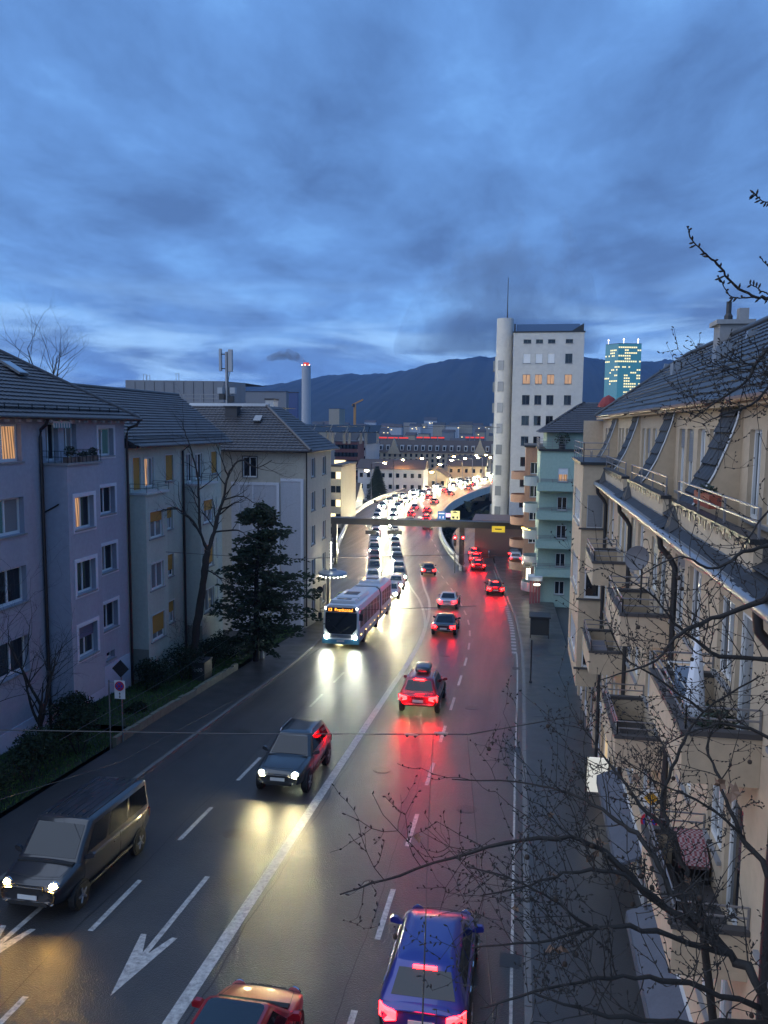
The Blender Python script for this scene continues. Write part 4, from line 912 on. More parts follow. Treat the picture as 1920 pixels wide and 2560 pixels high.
# wooded ridge
M_hill = mat('wooded_hill', (0.016, 0.026, 0.020), 0.95, var=.6, vscale=.012, col2=(.008, .013, .011))
ridge_px = [(-900, 1010), (-400, 985), (100, 975), (500, 968), (620, 965), (680, 960), (775, 946), (850, 938), (920, 934), (1010, 926), (1100, 905), (1200, 890), (1300, 888), (1400, 890), (1465, 893), (1500, 894), (1560, 905), (1610, 904), (1680, 902), (1800, 915), (2000, 925), (2400, 960), (3000, 1000)]
rows = []
HD = 4200.0
top = [at_y(x, y, HD) for x, y in ridge_px]
rr = random.Random(3)
fine = []
for a, b in zip(top[:-1], top[1:]):
    for i in range(14):
        t = i/14; p = a.lerp(b, t); fine.append(V((p.x, p.y, p.z+rr.uniform(-3, 3)+5*sin(p.x*.011)+3*sin(p.x*.047))))
for k in range(13):
    t = k/12
    rows.append([(p.x, 2500+(p.y-2500)*t+rr.uniform(-12, 12)*(0 < k < 12), GZ+(p.z-GZ)*(t**.85)+(rr.uniform(-3, 3) if 0 < k < 12 else 0)) for p in fine])
rows.append([(p.x, p.y+1500, GZ) for p in fine])
obj('hill', MB().grid(rows), M_hill, kind='structure', smooth=60)

# low cloud lying on the ridge, above the haze
cm = bpy.data.materials.new('low_cloud_volume'); cm.use_nodes = True; tt = cm.node_tree; tt.nodes.clear()
pvn = tt.nodes.new('ShaderNodeVolumePrincipled'); on = tt.nodes.new('ShaderNodeOutputMaterial'); tt.links.new(pvn.outputs[0], on.inputs['Volume'])
pvn.inputs['Color'].default_value = (.50, .60, .72, 1); pvn.inputs['Anisotropy'].default_value = .2
tcn = tt.nodes.new('ShaderNodeNewGeometry'); nn = tt.nodes.new('ShaderNodeTexNoise'); nn.inputs['Scale'].default_value = .0042; nn.inputs['Detail'].default_value = 7; nn.inputs['Roughness'].default_value = .6; tt.links.new(tcn.outputs['Position'], nn.inputs['Vector'])
sx_ = tt.nodes.new('ShaderNodeSeparateXYZ'); tt.links.new(tcn.outputs['Position'], sx_.inputs[0])
fz = tt.nodes.new('ShaderNodeMapRange'); tt.links.new(sx_.outputs['Z'], fz.inputs['Value']); fz.inputs['From Min'].default_value = 400; fz.inputs['From Max'].default_value = 1050; fz.inputs['To Min'].default_value = .16; fz.inputs['To Max'].default_value = -.10; fz.clamp = True
sm_ = tt.nodes.new('ShaderNodeMath'); sm_.operation = 'ADD'; tt.links.new(nn.outputs['Fac'], sm_.inputs[0]); tt.links.new(fz.outputs[0], sm_.inputs[1])
mr = tt.nodes.new('ShaderNodeMapRange'); mr.inputs['From Min'].default_value = .47; mr.inputs['From Max'].default_value = .74; mr.inputs['To Max'].default_value = .0055; tt.links.new(sm_.outputs[0], mr.inputs['Value']); tt.links.new(mr.outputs[0], pvn.inputs['Density'])
cpts = [(at_y(x, 900, 4300).x, r_) for x, r_ in ((985, 25), (1030, 100), (1100, 190), (1190, 270), (1290, 320), (1380, 280), (1450, 160), (1500, 40))]
mbc_ = MB().tube([V((x, 4300, 392+.35*r_)) for x, r_ in cpts], [r_ for x, r_ in cpts], 18)
mbc_.v = [(x, y, 392+max(z-392, 0)*1.9) for x, y, z in mbc_.v]
tag(obj('low_cloud', mbc_, cm), 'low grey cloud lying on the wooded ridge left of the tower', 'cloud', kind='stuff')

def far_windows(house, x0, x1, z0, z1, y, nx, nz, ww, hh, m=M_glass, lit=(), litm=None, skip=()):
    for j in range(nz):
        for i in range(nx):
            if (i, j) in skip: continue
            x = x0+(x1-x0)*(i+.5)/nx; z = z0+(z1-z0)*(j+.5)/nz
            wobj('window', MB().box(x-ww/2, x+ww/2, y-.05, y+.05, z-hh/2, z+hh/2), (litm or M_pane_far) if (i, j) in lit else m, house)
M_pane_far = mat('far_lit_window', (.3, .25, .15), .2, emit=(1, .78, .38), estr=1.6)
def gable_house(name, label, x0, x1, y0, y1, z0, ze, zr, wm, rm, along='x', win=None, cat='house', hip=0):
    t = thing(name, label, cat, ((x0+x1)/2, y0, z0))
    wobj('wall', MB().box(x0, x1, y0, y1, z0, ze), wm, t)
    o = .5
    if zr > ze:
        if along == 'x':
            ym = (y0+y1)/2; q = hip
            wobj('roof', MB().poly([(x0-o, y0-o, ze-.1), (x1+o, y0-o, ze-.1), (x1+o-q, ym, zr), (x0-o+q, ym, zr)]).poly([(x1+o, y1+o, ze-.1), (x0-o, y1+o, ze-.1), (x0-o+q, ym, zr), (x1+o-q, ym, zr)]).poly([(x0-o, y1+o, ze-.1), (x0-o, y0-o, ze-.1), (x0-o+q, ym, zr)]).poly([(x1+o, y0-o, ze-.1), (x1+o, y1+o, ze-.1), (x1+o-q, ym, zr)]), rm, t)
            if not hip: pass
        else:
            xm = (x0+x1)/2
            wobj('roof', MB().poly([(x0-o, y0-o, ze-.1), (xm, y0-o, zr), (xm, y1+o, zr), (x0-o, y1+o, ze-.1)]).poly([(xm, y0-o, zr), (x1+o, y0-o, ze-.1), (x1+o, y1+o, ze-.1), (xm, y1+o, zr)]), rm, t)
            wobj('gable', MB().poly([(x0, y0+.01, ze-.02), (x1, y0+.01, ze-.02), (xm, y0+.01, zr-.15)]), wm, t)
    else:
        wobj('roof', MB().box(x0-.2, x1+.2, y0-.2, y1+.2, ze+.002, ze+.4), rm, t)
    if win: far_windows(t, x0, x1, z0+win.get('z0', 1), ze-.3, y0, win['nx'], win['nz'], win.get('w', 1.0), win.get('h', 1.4), lit=win.get('lit', ()))
    return t
M_wwhite = mat('far_white_wall', (.50, .52, .55), .8, streak=.2, vscale=.3)
M_wcream = mat('far_cream_wall', (.42, .36, .27), .8, streak=.2, vscale=.3)
M_wgrey = mat('far_grey_wall', (.24, .25, .27), .8, streak=.2, vscale=.3)
M_rdark = mat('far_dark_roof', (.045, .04, .042), .6, var=.4, vscale=.4)
M_rbrown = mat('far_brown_roof', (.075, .05, .042), .6, var=.4, vscale=.4)
M_brick = mat('dark_red_cladding', (.10, .035, .035), .7)
def PX(px, py, Y): return at_y(px, py, Y)
def span(pa, pb, Y): return at_y(pa, 1100, Y).x, at_y(pb, 1100, Y).x
def zt(py, Y, px=1000): return at_y(px, py, Y).z
# industrial concrete block and its neighbours behind the left roofs
x0, x1 = span(317, 560, 300)
t = thing('industrial_hall', 'huge grey windowless concrete block behind the left roofs', 'building', ((x0+x1)/2, 300, GZ))
wobj('wall', MB().poly([(x0, 300, GZ), (x1, 300, GZ), (x1, 300, zt(953, 300)), (x0, 300, zt(950, 300, 317))]), M_wgrey, t)
xe = span(560, 615, 330)[1]
wobj('wall', MB().poly([(x1, 300, GZ), (xe, 330, GZ), (xe, 330, zt(958, 330)), (x1, 300, zt(953, 300))]), M_wgrey, t)
wobj('roof', MB().poly([(x0, 300, zt(950, 300, 317)), (x1, 300, zt(953, 300)), (xe, 330, zt(958, 330)), (xe, 360, zt(958, 330)), (x0, 360, zt(950, 300, 317))]), M_rdark, t)
for k in range(9): wobj('panel_joint', MB().box(x0+(x1-x0)*(k+1)/10-.08, x0+(x1-x0)*(k+1)/10+.08, 299.9, 299.99, GZ, zt(955, 300)), M_rdark, t)
for k, (pa, hh) in enumerate(((362, 2.6), (371, 2.2), (443, 3.0))):
    xx = span(pa, pa+7, 310); wobj('roof_frame', MB().tube([(xx[0], 310, zt(952, 310)), (xx[0], 310, zt(952, 310)+hh), (xx[1], 310, zt(952, 310)+hh), (xx[1], 310, zt(952, 310))], .12, 5), M_steel, t)
x0, x1 = span(600, 716, 420); gable_house('factory', 'long low grey factory left of the tall chimney', x0, x1, 420, 426, GZ, zt(980, 420, 680), 0, M_wgrey, M_rdark, cat='building')
x0, x1 = span(722, 744, 400); gable_house('silo_block', 'blue ribbed silo block left of the tall chimney', x0, x1, 400, 402, GZ, zt(982, 400, 730), 0, mat('blue_silo', (.05, .08, .20), .5), M_rdark, cat='building')
x0, x1 = span(664, 684, 200); gable_house('lift_house', 'white rooftop plant box behind the hipped roof', x0, x1, 200, 204, 4, zt(1000, 200, 674), 0, M_wwhite, M_rdark, cat='building')
# the tall chimney
Yc = 700.0; xa, xb = span(754.5, 777, Yc); ccx = (xa+xb)/2; zc = zt(914, Yc, 765)
t = thing('chimney', 'tall pale concrete chimney with red lights and a trail of smoke', 'chimney', (ccx, Yc, GZ))
wobj('shaft', MB().lathe((ccx, Yc, GZ), [((xb-xa)/2*1.04, 0), ((xb-xa)/2*.96, zc-GZ)], 28), mat('chimney_concrete', (.46, .47, .50), .7, streak=.1, vscale=.1), t, 40)
wobj('flue', MB().lathe((ccx, Yc, zc), [(2.6, 0), (2.6, 2.6)], 18), mat('red_flue', (.35, .04, .03), .6, emit=(1, .1, .05), estr=.25), t, 40)
for an in (-150, -90, -30): wobj('warning_light', MB().lathe((ccx+3.9*cos(radians(an)), Yc+3.9*sin(radians(an)), zc), [(.05, 0), (.5, .4), (.05, .9)], 8), lamp('chimney_light', (1, .35, .22), 14), t)
# its smoke: a real volume
sm = bpy.data.materials.new('smoke_volume'); sm.use_nodes = True; tt = sm.node_tree; tt.nodes.clear()
pvn = tt.nodes.new('ShaderNodeVolumePrincipled'); on = tt.nodes.new('ShaderNodeOutputMaterial'); tt.links.new(pvn.outputs[0], on.inputs['Volume'])
pvn.inputs['Color'].default_value = (.42, .45, .52, 1)
tcn = tt.nodes.new('ShaderNodeNewGeometry'); nn = tt.nodes.new('ShaderNodeTexNoise'); nn.inputs['Scale'].default_value = .16; nn.inputs['Detail'].default_value = 4; tt.links.new(tcn.outputs['Position'], nn.inputs['Vector'])
mr = tt.nodes.new('ShaderNodeMapRange'); mr.inputs['From Min'].default_value = .40; mr.inputs['From Max'].default_value = .62; mr.inputs['To Max'].default_value = .16; tt.links.new(nn.outputs['Fac'], mr.inputs['Value']); tt.links.new(mr.outputs[0], pvn.inputs['Density'])
spts = [at_y(x, y, Yc) for x, y in ((763, 908), (752, 900), (738, 892), (722, 886), (700, 889), (680, 894), (655, 902))]
tag(obj('smoke', MB().tube(spts, [1.6, 3.2, 4.6, 5.4, 4.6, 3.6, 1.0], 12), sm), 'grey smoke drifting left from the tall chimney', 'smoke', kind='stuff')
# glass tower
Yg = 1000.0; gx = [at_y(x, 1000, Yg).x for x in (1512, 1541, 1600)]; gtop = zt(859, Yg, 1560); gb = GZ
t = thing('glass_tower', 'tall teal glass office tower with many lit windows', 'building', (gx[1], Yg, gb))
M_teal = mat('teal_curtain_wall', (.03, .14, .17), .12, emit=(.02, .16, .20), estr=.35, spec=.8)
P3 = [(gx[0], Yg+14), (gx[1], Yg), (gx[2], Yg+6), (gx[2]-4, Yg+40), (gx[0]+6, Yg+40)]
wobj('curtain_wall', MB().prism([(x, y, gb) for x, y in P3], (0, 0, gtop-gb)), M_teal, t)
wobj('roof', MB().prism([(x, y, gtop+.01) for x, y in P3], (0, 0, .6)), M_dark, t)
lw = MB(); rg = random.Random(11)
for (a, b) in ((P3[0], P3[1]), (P3[1], P3[2])):
    A_, B_ = V((*a, 0)), V((*b, 0)); ln = (B_-A_).length; n = int(ln/2.4); nrm = (B_-A_).cross(UP).normalized()*-1
    if nrm.y > 0: nrm = -nrm
    left = a is P3[0]
    for j in range(36):
        z = gtop-5-j*3.3
        if z < 8: break
        run = rg.random(); on_ = False
        for i in range(n):
            fx = i/n
            dens = (.72 if fx > .05 else .3) if not left else (.45 if j < 14 else .16)
            if not left and j < 3: dens = .7 if fx < .55 else .15
            if not left and 3 <= j < 9: dens = .65 if fx < .45 else .25
            if not left and j > 24: dens = .5
            if i % 3 == 0: on_ = rg.random() < dens*(.55+.8*run)
            if not on_ or rg.random() < .12: continue
            p = A_+(B_-A_)*((i+.12)/n)+nrm*.12; q = A_+(B_-A_)*((i+.88)/n)+nrm*.12
            lw.quad((p.x, p.y, z), (q.x, q.y, z), (q.x, q.y, z+1.7), (p.x, p.y, z+1.7))
wobj('lit_windows', lw, mat('office_light', (.3, .3, .2), .3, emit=(1, .86, .42), estr=.85), t, kind='stuff')
for x, y in ((gx[0]+3, Yg+13), (gx[1]+6, Yg+3), (gx[2]-4, Yg+8)): wobj('roof_light', MB().lathe((x, y, gtop+.6), [(.3, 0), (.3, 4), (1.0, 4.5), (.1, 6)], 6), lamp('white_roof_light', (1, .9, .9), 3), t)
# houses in the valley, nearest first
x0, x1 = span(890, 915, 265); 
def pgable(px0, px1, pyb, pye, pyr, Y, dep, wm, rm, label, along='x', win=None, name='house', hip=0, cat='house'):
    x0, x1 = span(px0, px1, Y); pm = (px0+px1)/2
    return gable_house(name, label, x0, x1, Y, Y+dep, GZ-.5, zt(pye, Y, pm), zt(pyr, Y, pm) if pyr else 0, wm, rm, along, win, cat, hip)
pgable(895, 1060, 1300, 1172, 1150, 240, 12, M_wwhite, M_rbrown, 'long white house with small windows behind the bridge curve', win=dict(nx=9, nz=4, w=1.0, h=1.3, lit=((6, 1), (2, 2))))
pgable(1050, 1120, 1300, 1192, 1170, 260, 12, M_wcream, M_rbrown, 'cream gabled house right of the long white house', along='y', win=dict(nx=3, nz=3, lit=((1, 1),)))
pgable(1120, 1215, 1300, 1165, 1140, 300, 12, M_wcream, M_rdark, 'cream terrace house below the bridge lamps, far right', win=dict(nx=5, nz=4, lit=((1, 1), (3, 2))))
pgable(827, 853, 1340, 1167, 0, 150, 14, M_wcream, M_rdark, 'pale flat-roofed block with lit windows beside the corner house', win=dict(nx=2, nz=7, w=.9, h=1.3, lit=((1, 6), (1, 4), (0, 3))), cat='building')
pgable(850, 886, 1300, 1255, 1210, 175, 10, M_wwhite, M_rdark, 'small white house with dark roof between block and bridge', win=dict(nx=2, nz=1))
pgable(838, 893, 1200, 1105, 0, 330, 20, M_brick, M_rdark, 'dark red office block with a lit storey', win=dict(nx=6, nz=6, w=2.2, h=1.8, lit=((0, 3), (1, 3), (2, 3))), cat='building', name='office_block')
pgable(890, 915, 1180, 1110, 1080, 345, 34, M_wwhite, M_rdark, 'white gabled house with small windows left of the old terrace', along='y', win=dict(nx=3, nz=5, w=.9, h=1.2))
pgable(835, 892, 1140, 1105, 1082, 380, 14, M_wgrey, M_rdark, 'grey house with a long dark roof beyond the red office block')
# old terrace row with dormers
x0, x1 = span(915, 1240, 390); zr_, ze_ = zt(1100, 390), zt(1130, 390)
t = gable_house('terrace_row', 'long old terrace with mansard roof and white dormers', x0, x1, 390, 404, GZ, ze_, zr_, M_wcream, M_rbrown, win=dict(nx=24, nz=3, w=1.1, h=1.6, z0=7))
for k in range(17):
    xx = x0+4+k*(x1-x0-8)/16
    d_ = wobj('dormer', MB().box(xx-.8, xx+.8, 390.2, 394, ze_+.8, ze_+3.4), M_wwhite, t); wobj('dormer_window', MB().box(xx-.5, xx+.5, 390.15, 390.199, ze_+1.1, ze_+2.9), M_glass, d_)
for fx in (.22, .88):
    xx = x0+(x1-x0)*fx; wobj('gable', MB().prism([(xx-3.4, 389.4, ze_-1), (xx+3.4, 389.4, ze_-1), (xx+1.2, 389.4, ze_+3.2), (xx, 389.4, ze_+7), (xx-1.2, 389.4, ze_+3.2)], (0, 3, 0)), M_wcream, t)
# red-lit trains / sheds
M_red = mat('red_train', (.30, .02, .02), .4, emit=(1, .06, .04), estr=.55)
for k, (pa, pb, lb) in enumerate(((917, 1022, 'leftmost'), (1040, 1112, 'middle'), (1162, 1212, 'rightmost'))):
    x0, x1 = span(pa, pb, 560); z = zt(1095, 560, pa)
    t = thing('train', 'red-lit train standing beyond the terrace roofs, ' + lb + ' of the three', 'train', ((x0+x1)/2, 560, GZ), group='red trains beyond the roofs')
    n = 4
    for i in range(n): wobj('carriage', MB().box(x0+(x1-x0)*i/n+.3, x0+(x1-x0)*(i+1)/n-.3, 560, 563, z-2.4, z), mat('train_body', (.12, .10, .10), .4), t); wobj('light_band', MB().box(x0+(x1-x0)*i/n+.4, x0+(x1-x0)*(i+1)/n-.4, 559.9, 559.99, z-.1, z+.9), M_red, t)
    wobj('embankment', MB().box(x0-2, x1+2, 559, 566, GZ, z-2.41), M_wgrey, t)
# crane
Yk = 620; p = at_y(887, 1040, Yk); pt = at_y(888, 1010, Yk)
t = thing('tower_crane', 'orange tower crane in front of the wooded hill', 'crane', (p.x, Yk, GZ))
M_or = mat('crane_orange', (.42, .20, .05), .5)
wobj('mast', MB().box(p.x-.9, p.x+.9, Yk-.9, Yk+.9, GZ, pt.z), M_or, t)
j1, j0 = at_y(908, 999, Yk), at_y(880, 1013, Yk)
wobj('jib', MB().obox(j0, (j1-j0).normalized(), (0, 1, 0), UP, 0, (j1-j0).length, -.6, .6, -.5, .7), M_or, t); wobj('cab', MB().box(p.x-1.6, p.x+.2, Yk-1.2, Yk+1.2, pt.z-2.5, pt.z), M_dark, t)
pgable(822, 848, 1060, 1022, 0, 900, 30, M_wcream, M_rdark, 'beige slab block left of the orange crane', cat='building', name='slab_block')
# scattered far city, three rows deep
rc = random.Random(21)
rows_ = [(470, 1108, 780, 1240, 12, 'nearest'), (720, 1085, 690, 1250, 16, 'middle'), (1150, 1068, 640, 1250, 18, 'farthest'), (1800, 1056, 640, 1250, 20, 'skyline')]
walls = [(M_wwhite, 'white'), (M_wcream, 'cream'), (M_wgrey, 'grey')]
for Yr, pyt, pa, pb, n, rn in rows_:
    for i in range(n):
        c = pa+(pb-pa)*(i+.5)/n+rc.uniform(-8, 8); hw = (pb-pa)/n*rc.uniform(.3, .52); py_ = pyt+rc.uniform(-7, 9)
        wm, wn = rc.choice(walls); fl = rc.random() < .45
        Yh = Yr+rc.uniform(-.08, .08)*Yr
        lb = f'{wn} {"flat-roofed" if fl else "pitched-roof"} building, {lab_rank(i)} from the left in the {rn} row of the far city'
        t = pgable(c-hw, c+hw, 0, py_, 0 if fl else py_-rc.uniform(5, 9), Yh, 14, wm, rc.choice((M_rdark, M_rbrown)), lb, cat='building', name='city_building')
        if rc.random() < .65:
            x0, x1 = span(c-hw, c+hw, Yh); ztop = zt(py_, Yh, c)
            for q in range(rc.randint(1, 3)):
                fx = rc.uniform(.1, .85); wz = ztop-rc.uniform(2, 7); wd = Yh/2000*rc.uniform(1.5, 4)
                wobj('lit_window', MB().box(x0+(x1-x0)*fx, x0+(x1-x0)*fx+wd, Yh-.2, Yh-.1, wz-Yh/2000*1.6, wz), M_pane_far if rc.random() < .75 else mat('far_cool_window', (.3, .3, .3), .2, emit=(.75, .85, 1), estr=1.2), t)
# valley woods between the houses: countless, one mass
mb = MB(); rw = random.Random(5)
for _ in range(260):
    Yt = rw.choice((200, 280, 340, 450, 640, 900, 1400, 2000))*rw.uniform(.9, 1.1); px = rw.uniform(600, 1300); x = at_y(px, 1100, Yt).x
    hh = rw.uniform(5, 10)
    leaf_cloud(mb, (x, Yt, GZ+hh*.5), (hh*.5, hh*.5, hh*.5), 26, hh*.16, rnd=rw)
tag(obj('valley_trees', mb, mat('valley_foliage', (.02, .028, .02), .9)), 'dark mass of trees between the far houses', 'trees', kind='stuff')
# conifer by the white house
def conifer(name, label, base, h, r, n, m, rnd):
    t = thing(name, label, 'tree', base); b = V(base)
    wobj('trunk', MB().tube([b, b+UP*h*.95], [r*.09, .03], 8), mat('conifer_bark', (.05, .04, .03), .9), t)
    mb = MB()
    for _ in range(n):
        f = rnd.random()**.8; z = h*(.12+.88*f); rad = r*(1-f)**.8*rnd.uniform(.35, 1); a = rnd.uniform(0, 2*pi)
        p = b+V((cos(a)*rad, sin(a)*rad, z-rad*.18)); d = V((cos(a), sin(a), -.35+rnd.uniform(-.2, .2))).normalized(); s_ = r*.16*rnd.uniform(.6, 1.3); side = d.cross(UP).normalized()*s_*.45
        mb.quad(p-d*s_-side*.3, p+side, p+d*s_, p-side)
    wobj('crown', mb, m, t, kind='stuff'); return t
p = at_y(942, 1270, 225); conifer('conifer_tree', 'dark conifer in front of the long white house', (p.x, 225, GZ), at_y(945, 1168, 225).z-GZ, 5.5, 2600, M_leafd, random.Random(8))

# lamp posts of the bridge, lit
M_sod = lamp('sodium_lamp', (1.0, .52, .14), 330)
lamps = [(835, 1290, 917, 1176), (928, 1250, 962, 1157), (983, 1228, 1008, 1149), (1030, 1222, 1055, 1146), (1076, 1208, 1097, 1143), (1118, 1200, 1135, 1141), (1150, 1194, 1168, 1140), (1178, 1190, 1191, 1138), (1205, 1185, 1215, 1137), (1222, 1180, 1226, 1143), (1090, 1250, 1079, 1180), (1122, 1235, 1100, 1161), (1155, 1225, 1129, 1150), (1180, 1214, 1163, 1146), (1205, 1205, 1195, 1144)]
for k, (bx, by, lx, ly) in enumerate(lamps):
    g_ = on_road(bx, by)
    left = k < 10
    hx = at_y(lx, ly, g_.y)
    nm = ('bridge lamp post with orange light on the outer parapet, ' + lab_rank(k) + ' from the gantry') if left else ('bridge lamp post with orange light on the inner parapet, ' + lab_rank(k-10) + ' from the gantry')
    t = thing('street_lamp', nm, 'street lamp', g_, group='lamps along the bridge')
    wobj('post', MB().tube([g_, V((g_.x, g_.y, hx.z-.2)), V((g_.x*.6+hx.x*.4, g_.y, hx.z+.1)), hx+V((0, 0, .1))], [.16, .11, .09, .07], 7), M_steel, t, 60)
    wobj('head', MB().box(hx.x-.8, hx.x+.5, g_.y-.3, g_.y+.3, hx.z+.05, hx.z+.25), M_steel, t)
    wobj('lamp_glass', MB().lathe(hx+V((0, 0, -.25)), [(.1, 0), (.42, .12), (.42, .28)], 10), M_sod, t)
# ------------------------------------------------------------------ vehicles
M_cglass = mat('car_glass', (.010, .014, .020), .04, spec=.55)
M_tyre = mat('tyre', (.012, .012, .013), .7)
M_rim = mat('alloy_rim', (.35, .36, .38), .3, metal=.8)
M_plate = mat('number_plate', (.6, .6, .58), .5)
M_head = lamp('headlight_white', (1.0, .86, .44), 850)
M_headc = lamp('headlight_cool', (.95, 1.0, .80), 560)
M_headw = lamp('headlight_warm', (1.0, .55, .10), 300)
M_brake = lamp('brake_light', (1.0, .0014, .0012), 105)
M_tail = lamp('tail_light', (1.0, .003, .003), 34)
M_tail0 = lamp('tail_light_dim', (1.0, .003, .003), 25)
M_chrome = mat('chrome', (.6, .6, .62), .15, metal=1)
M_head_far = lamp('headlight_far', (1.0, .88, .52), 2400); M_head_farc = lamp('headlight_far_cool', (1.0, .97, .70), 2400)
def paintm(name, c, r=.28): return mat('paint_'+name, c, r, coat=.8, metal=.25)
def sphere_lens(c, r, ax, flat=.35, seg=12):
    mb = MB(); prof = [(r*.02, flat*r), (r*.5, flat*r*.9), (r*.85, flat*r*.5), (r, 0), (r*.9, -.02)]
    return mb.lathe(c, list(reversed(prof)), seg, ax)
def loft(stations):
    """stations: (y, zb, zt, w)"""
    rows = []
    for (y, zb, zt_, w_) in stations:
        zm = zb+(zt_-zb)*.55
        h = [(0, zb), (.82*w_, zb), (.96*w_, zb+.10*(zt_-zb)/.6), (1.0*w_, zm), (.985*w_, zt_-.13*(zt_-zb)), (.93*w_, zt_-.02), (.55*w_, zt_+.015), (0, zt_+.025)]
        rows.append([(x, y, z) for x, z in h]+[(-x, y, z) for x, z in reversed(h[1:-1])])
    mb = MB(); k = len(rows[0]); 
    for r in rows: mb.v += r
    for i in range(len(rows)-1):
        for j in range(k):
            a = i*k+j; b = i*k+(j+1) % k; mb.f.append((a, b, b+k, a+k))
    mb.f.append(tuple(range(k))); mb.f.append(tuple(range((len(rows)-1)*k+k-1, (len(rows)-1)*k-1, -1)))
    return mb
def subd(o, lv=1):
    m = o.modifiers.new('s', 'SUBSURF'); m.levels = lv; m.render_levels = lv; return o
def make_car(name, L_, W_, H_, kind, pm, front=None, tail=None, brake=False, parts='full', roof_m=None):
    """forward is +Y, wheels stand on z=0"""
    root = bpy.data.objects.new(name, None); COL.objects.link(root)
    w = W_/2; hl = L_/2
    if kind == 'sedan':
        hood, belt, trunk, gc = .80, .92, .95, .22; wb_, wt_, rt_, rb_ = hl-1.35, hl-2.1, -hl+1.55, -hl+.75; zb_ = .28
    elif kind == 'hatch':
        hood, belt, trunk, gc = .82, .95, .96, .22; wb_, wt_, rt_, rb_ = hl-1.05, hl-1.75, -hl+.55, -hl+.12; zb_ = .28
    elif kind == 'suv':
        hood, belt, trunk, gc = 1.02, 1.10, 1.08, .3; wb_, wt_, rt_, rb_ = hl-1.35, hl-2.05, -hl+.6, -hl+.16; zb_ = .38
    else:  # van
        hood, belt, trunk, gc = 1.08, 1.18, 1.18, .3; wb_, wt_, rt_, rb_ = hl-.85, hl-1.55, -hl+.18, -hl+.06; zb_ = .34
    st = [(-hl, zb_+.16, trunk-.16, w*.84), (-hl+.08, zb_+.05, trunk-.05, w*.93), (-hl+.45, zb_, trunk, w*.98), (rb_+.25, zb_, max(trunk, belt), w), (-.2, zb_, belt, w), (wb_-.25, zb_, belt, w), (wb_+.05, zb_, (hood+belt)/2+.02, w*.99), (hl-.55, zb_, hood-.02, w*.965), (hl-.12, zb_+.03, hood-.14, w*.90), (hl, zb_+.12, hood-.28, w*.76)]
    subd(obj('body', loft(st), pm, root, 180), 2 if parts == 'full' else 1)
    # cabin
    bx, tx = w*.93, w*.70 if kind != 'van' else w*.84; zr = H_-.05; z0 = belt-.06
    def ring(t, exp=0.0):
        hw = bx+(tx-bx)*t; yf = wb_+(wt_-wb_)*t; yr = rb_+(rt_-rb_)*t; z = z0+(zr-z0)*t; c = .14
        pts = []
        for (sx, yy, q) in ((1, yf, 0), (-1, yf, 1), (-1, yr, 2), (1, yr, 3)):
            sy = 1 if yy == yf else -1
            a, b = (hw*sx, yy-sy*c), (sx*(hw-c), yy)
            m_ = (sx*(hw-c*.29), yy-sy*c*.29)
            pts += ([a, m_, b] if (sx*sy > 0) else [b, m_, a])
        return [(x, y, z) for x, y in pts]
    def ring_roof(sc, dz):
        R_ = ring(1.0); cx = 0; cyy = (wt_+rt_)/2
        return [(x*sc, cyy+(y-cyy)*sc, z+dz) for x, y, z in R_]
    mb = MB(); Rr = [ring(0), ring(.5), ring(1.0), ring_roof(.93, .035), ring_roof(.5, .05)]; k = 12
    for r in Rr: mb.v += r
    for i in range(len(Rr)-1):
        for j in range(k): a = i*k+j; b = i*k+(j+1) % k; mb.f.append((a, b, b+k, a+k))
    mb.f.append(tuple((len(Rr)-1)*k+j for j in range(k)))
    obj('cabin', mb, pm, root, 75)
    if roof_m:
        q = ring_roof(.86, .052); obj('glass_roof', MB().poly([(x, y, z) for x, y, z in q]), roof_m, root)
    def fpt(s, u, v):
        if s in 'RL':
            sx = 1 if s == 'R' else -1
            yb = rb_+(wb_-rb_)*u; yt = rt_+(wt_-rt_)*u; x = bx+(tx-bx)*v
            return V((sx*(x+.012), yb+(yt-yb)*v, z0+(zr-z0)*v))
        sg = 1 if s == 'F' else -1; ya, yb = (wb_, wt_) if s == 'F' else (rb_, rt_)
        x = (bx+(tx-bx)*v)*(2*u-1)
        return V((x, ya+(yb-ya)*v+sg*.012, z0+(zr-z0)*v+.004))
    def pane(nm, s, u0, u1, v0=.16, v1=.88):
        q = [fpt(s, u0, v0), fpt(s, u1, v0), fpt(s, u1, v1), fpt(s, u0, v1)]
        return obj(nm, MB().poly(q), M_cglass, root)
    pane('windscreen', 'F', .09, .91, .12, .93); pane('rear_window', 'B', .10, .90, .2, .9)
    for s in 'RL':
        if kind == 'van':
            pane('side_window', s, .68, .93); pane('side_window', s, .37, .65); pane('side_window', s, .06, .34)
        else:
            pane('side_window', s, .50, .90); pane('side_window', s, .14, .47)
    if parts != 'full':
        for sx in (-1, 1):
            if front: obj('headlight', sphere_lens((sx*w*.70, hl-.03, hood-.22), .115, (0, 1, .05)), front, root)
            if tail: obj('tail_light', MB().box(sx*w*.80-.15, sx*w*.80+.15, -hl-.03, -hl+.06, trunk-.26, trunk-.12), tail, root)
            for yy in (hl-.85, -hl+.85): obj('wheel', MB().lathe((sx*(w-.2), yy, .33), [(.2, -.005), (.33, 0), (.33, .2), (.2, .21)], 14, (sx, 0, 0)), M_tyre, root)
        if brake: obj('brake_light', MB().box(-.28, .28, rt_-.06, rt_-.02, zr-.06, zr), tail, root)
        return root
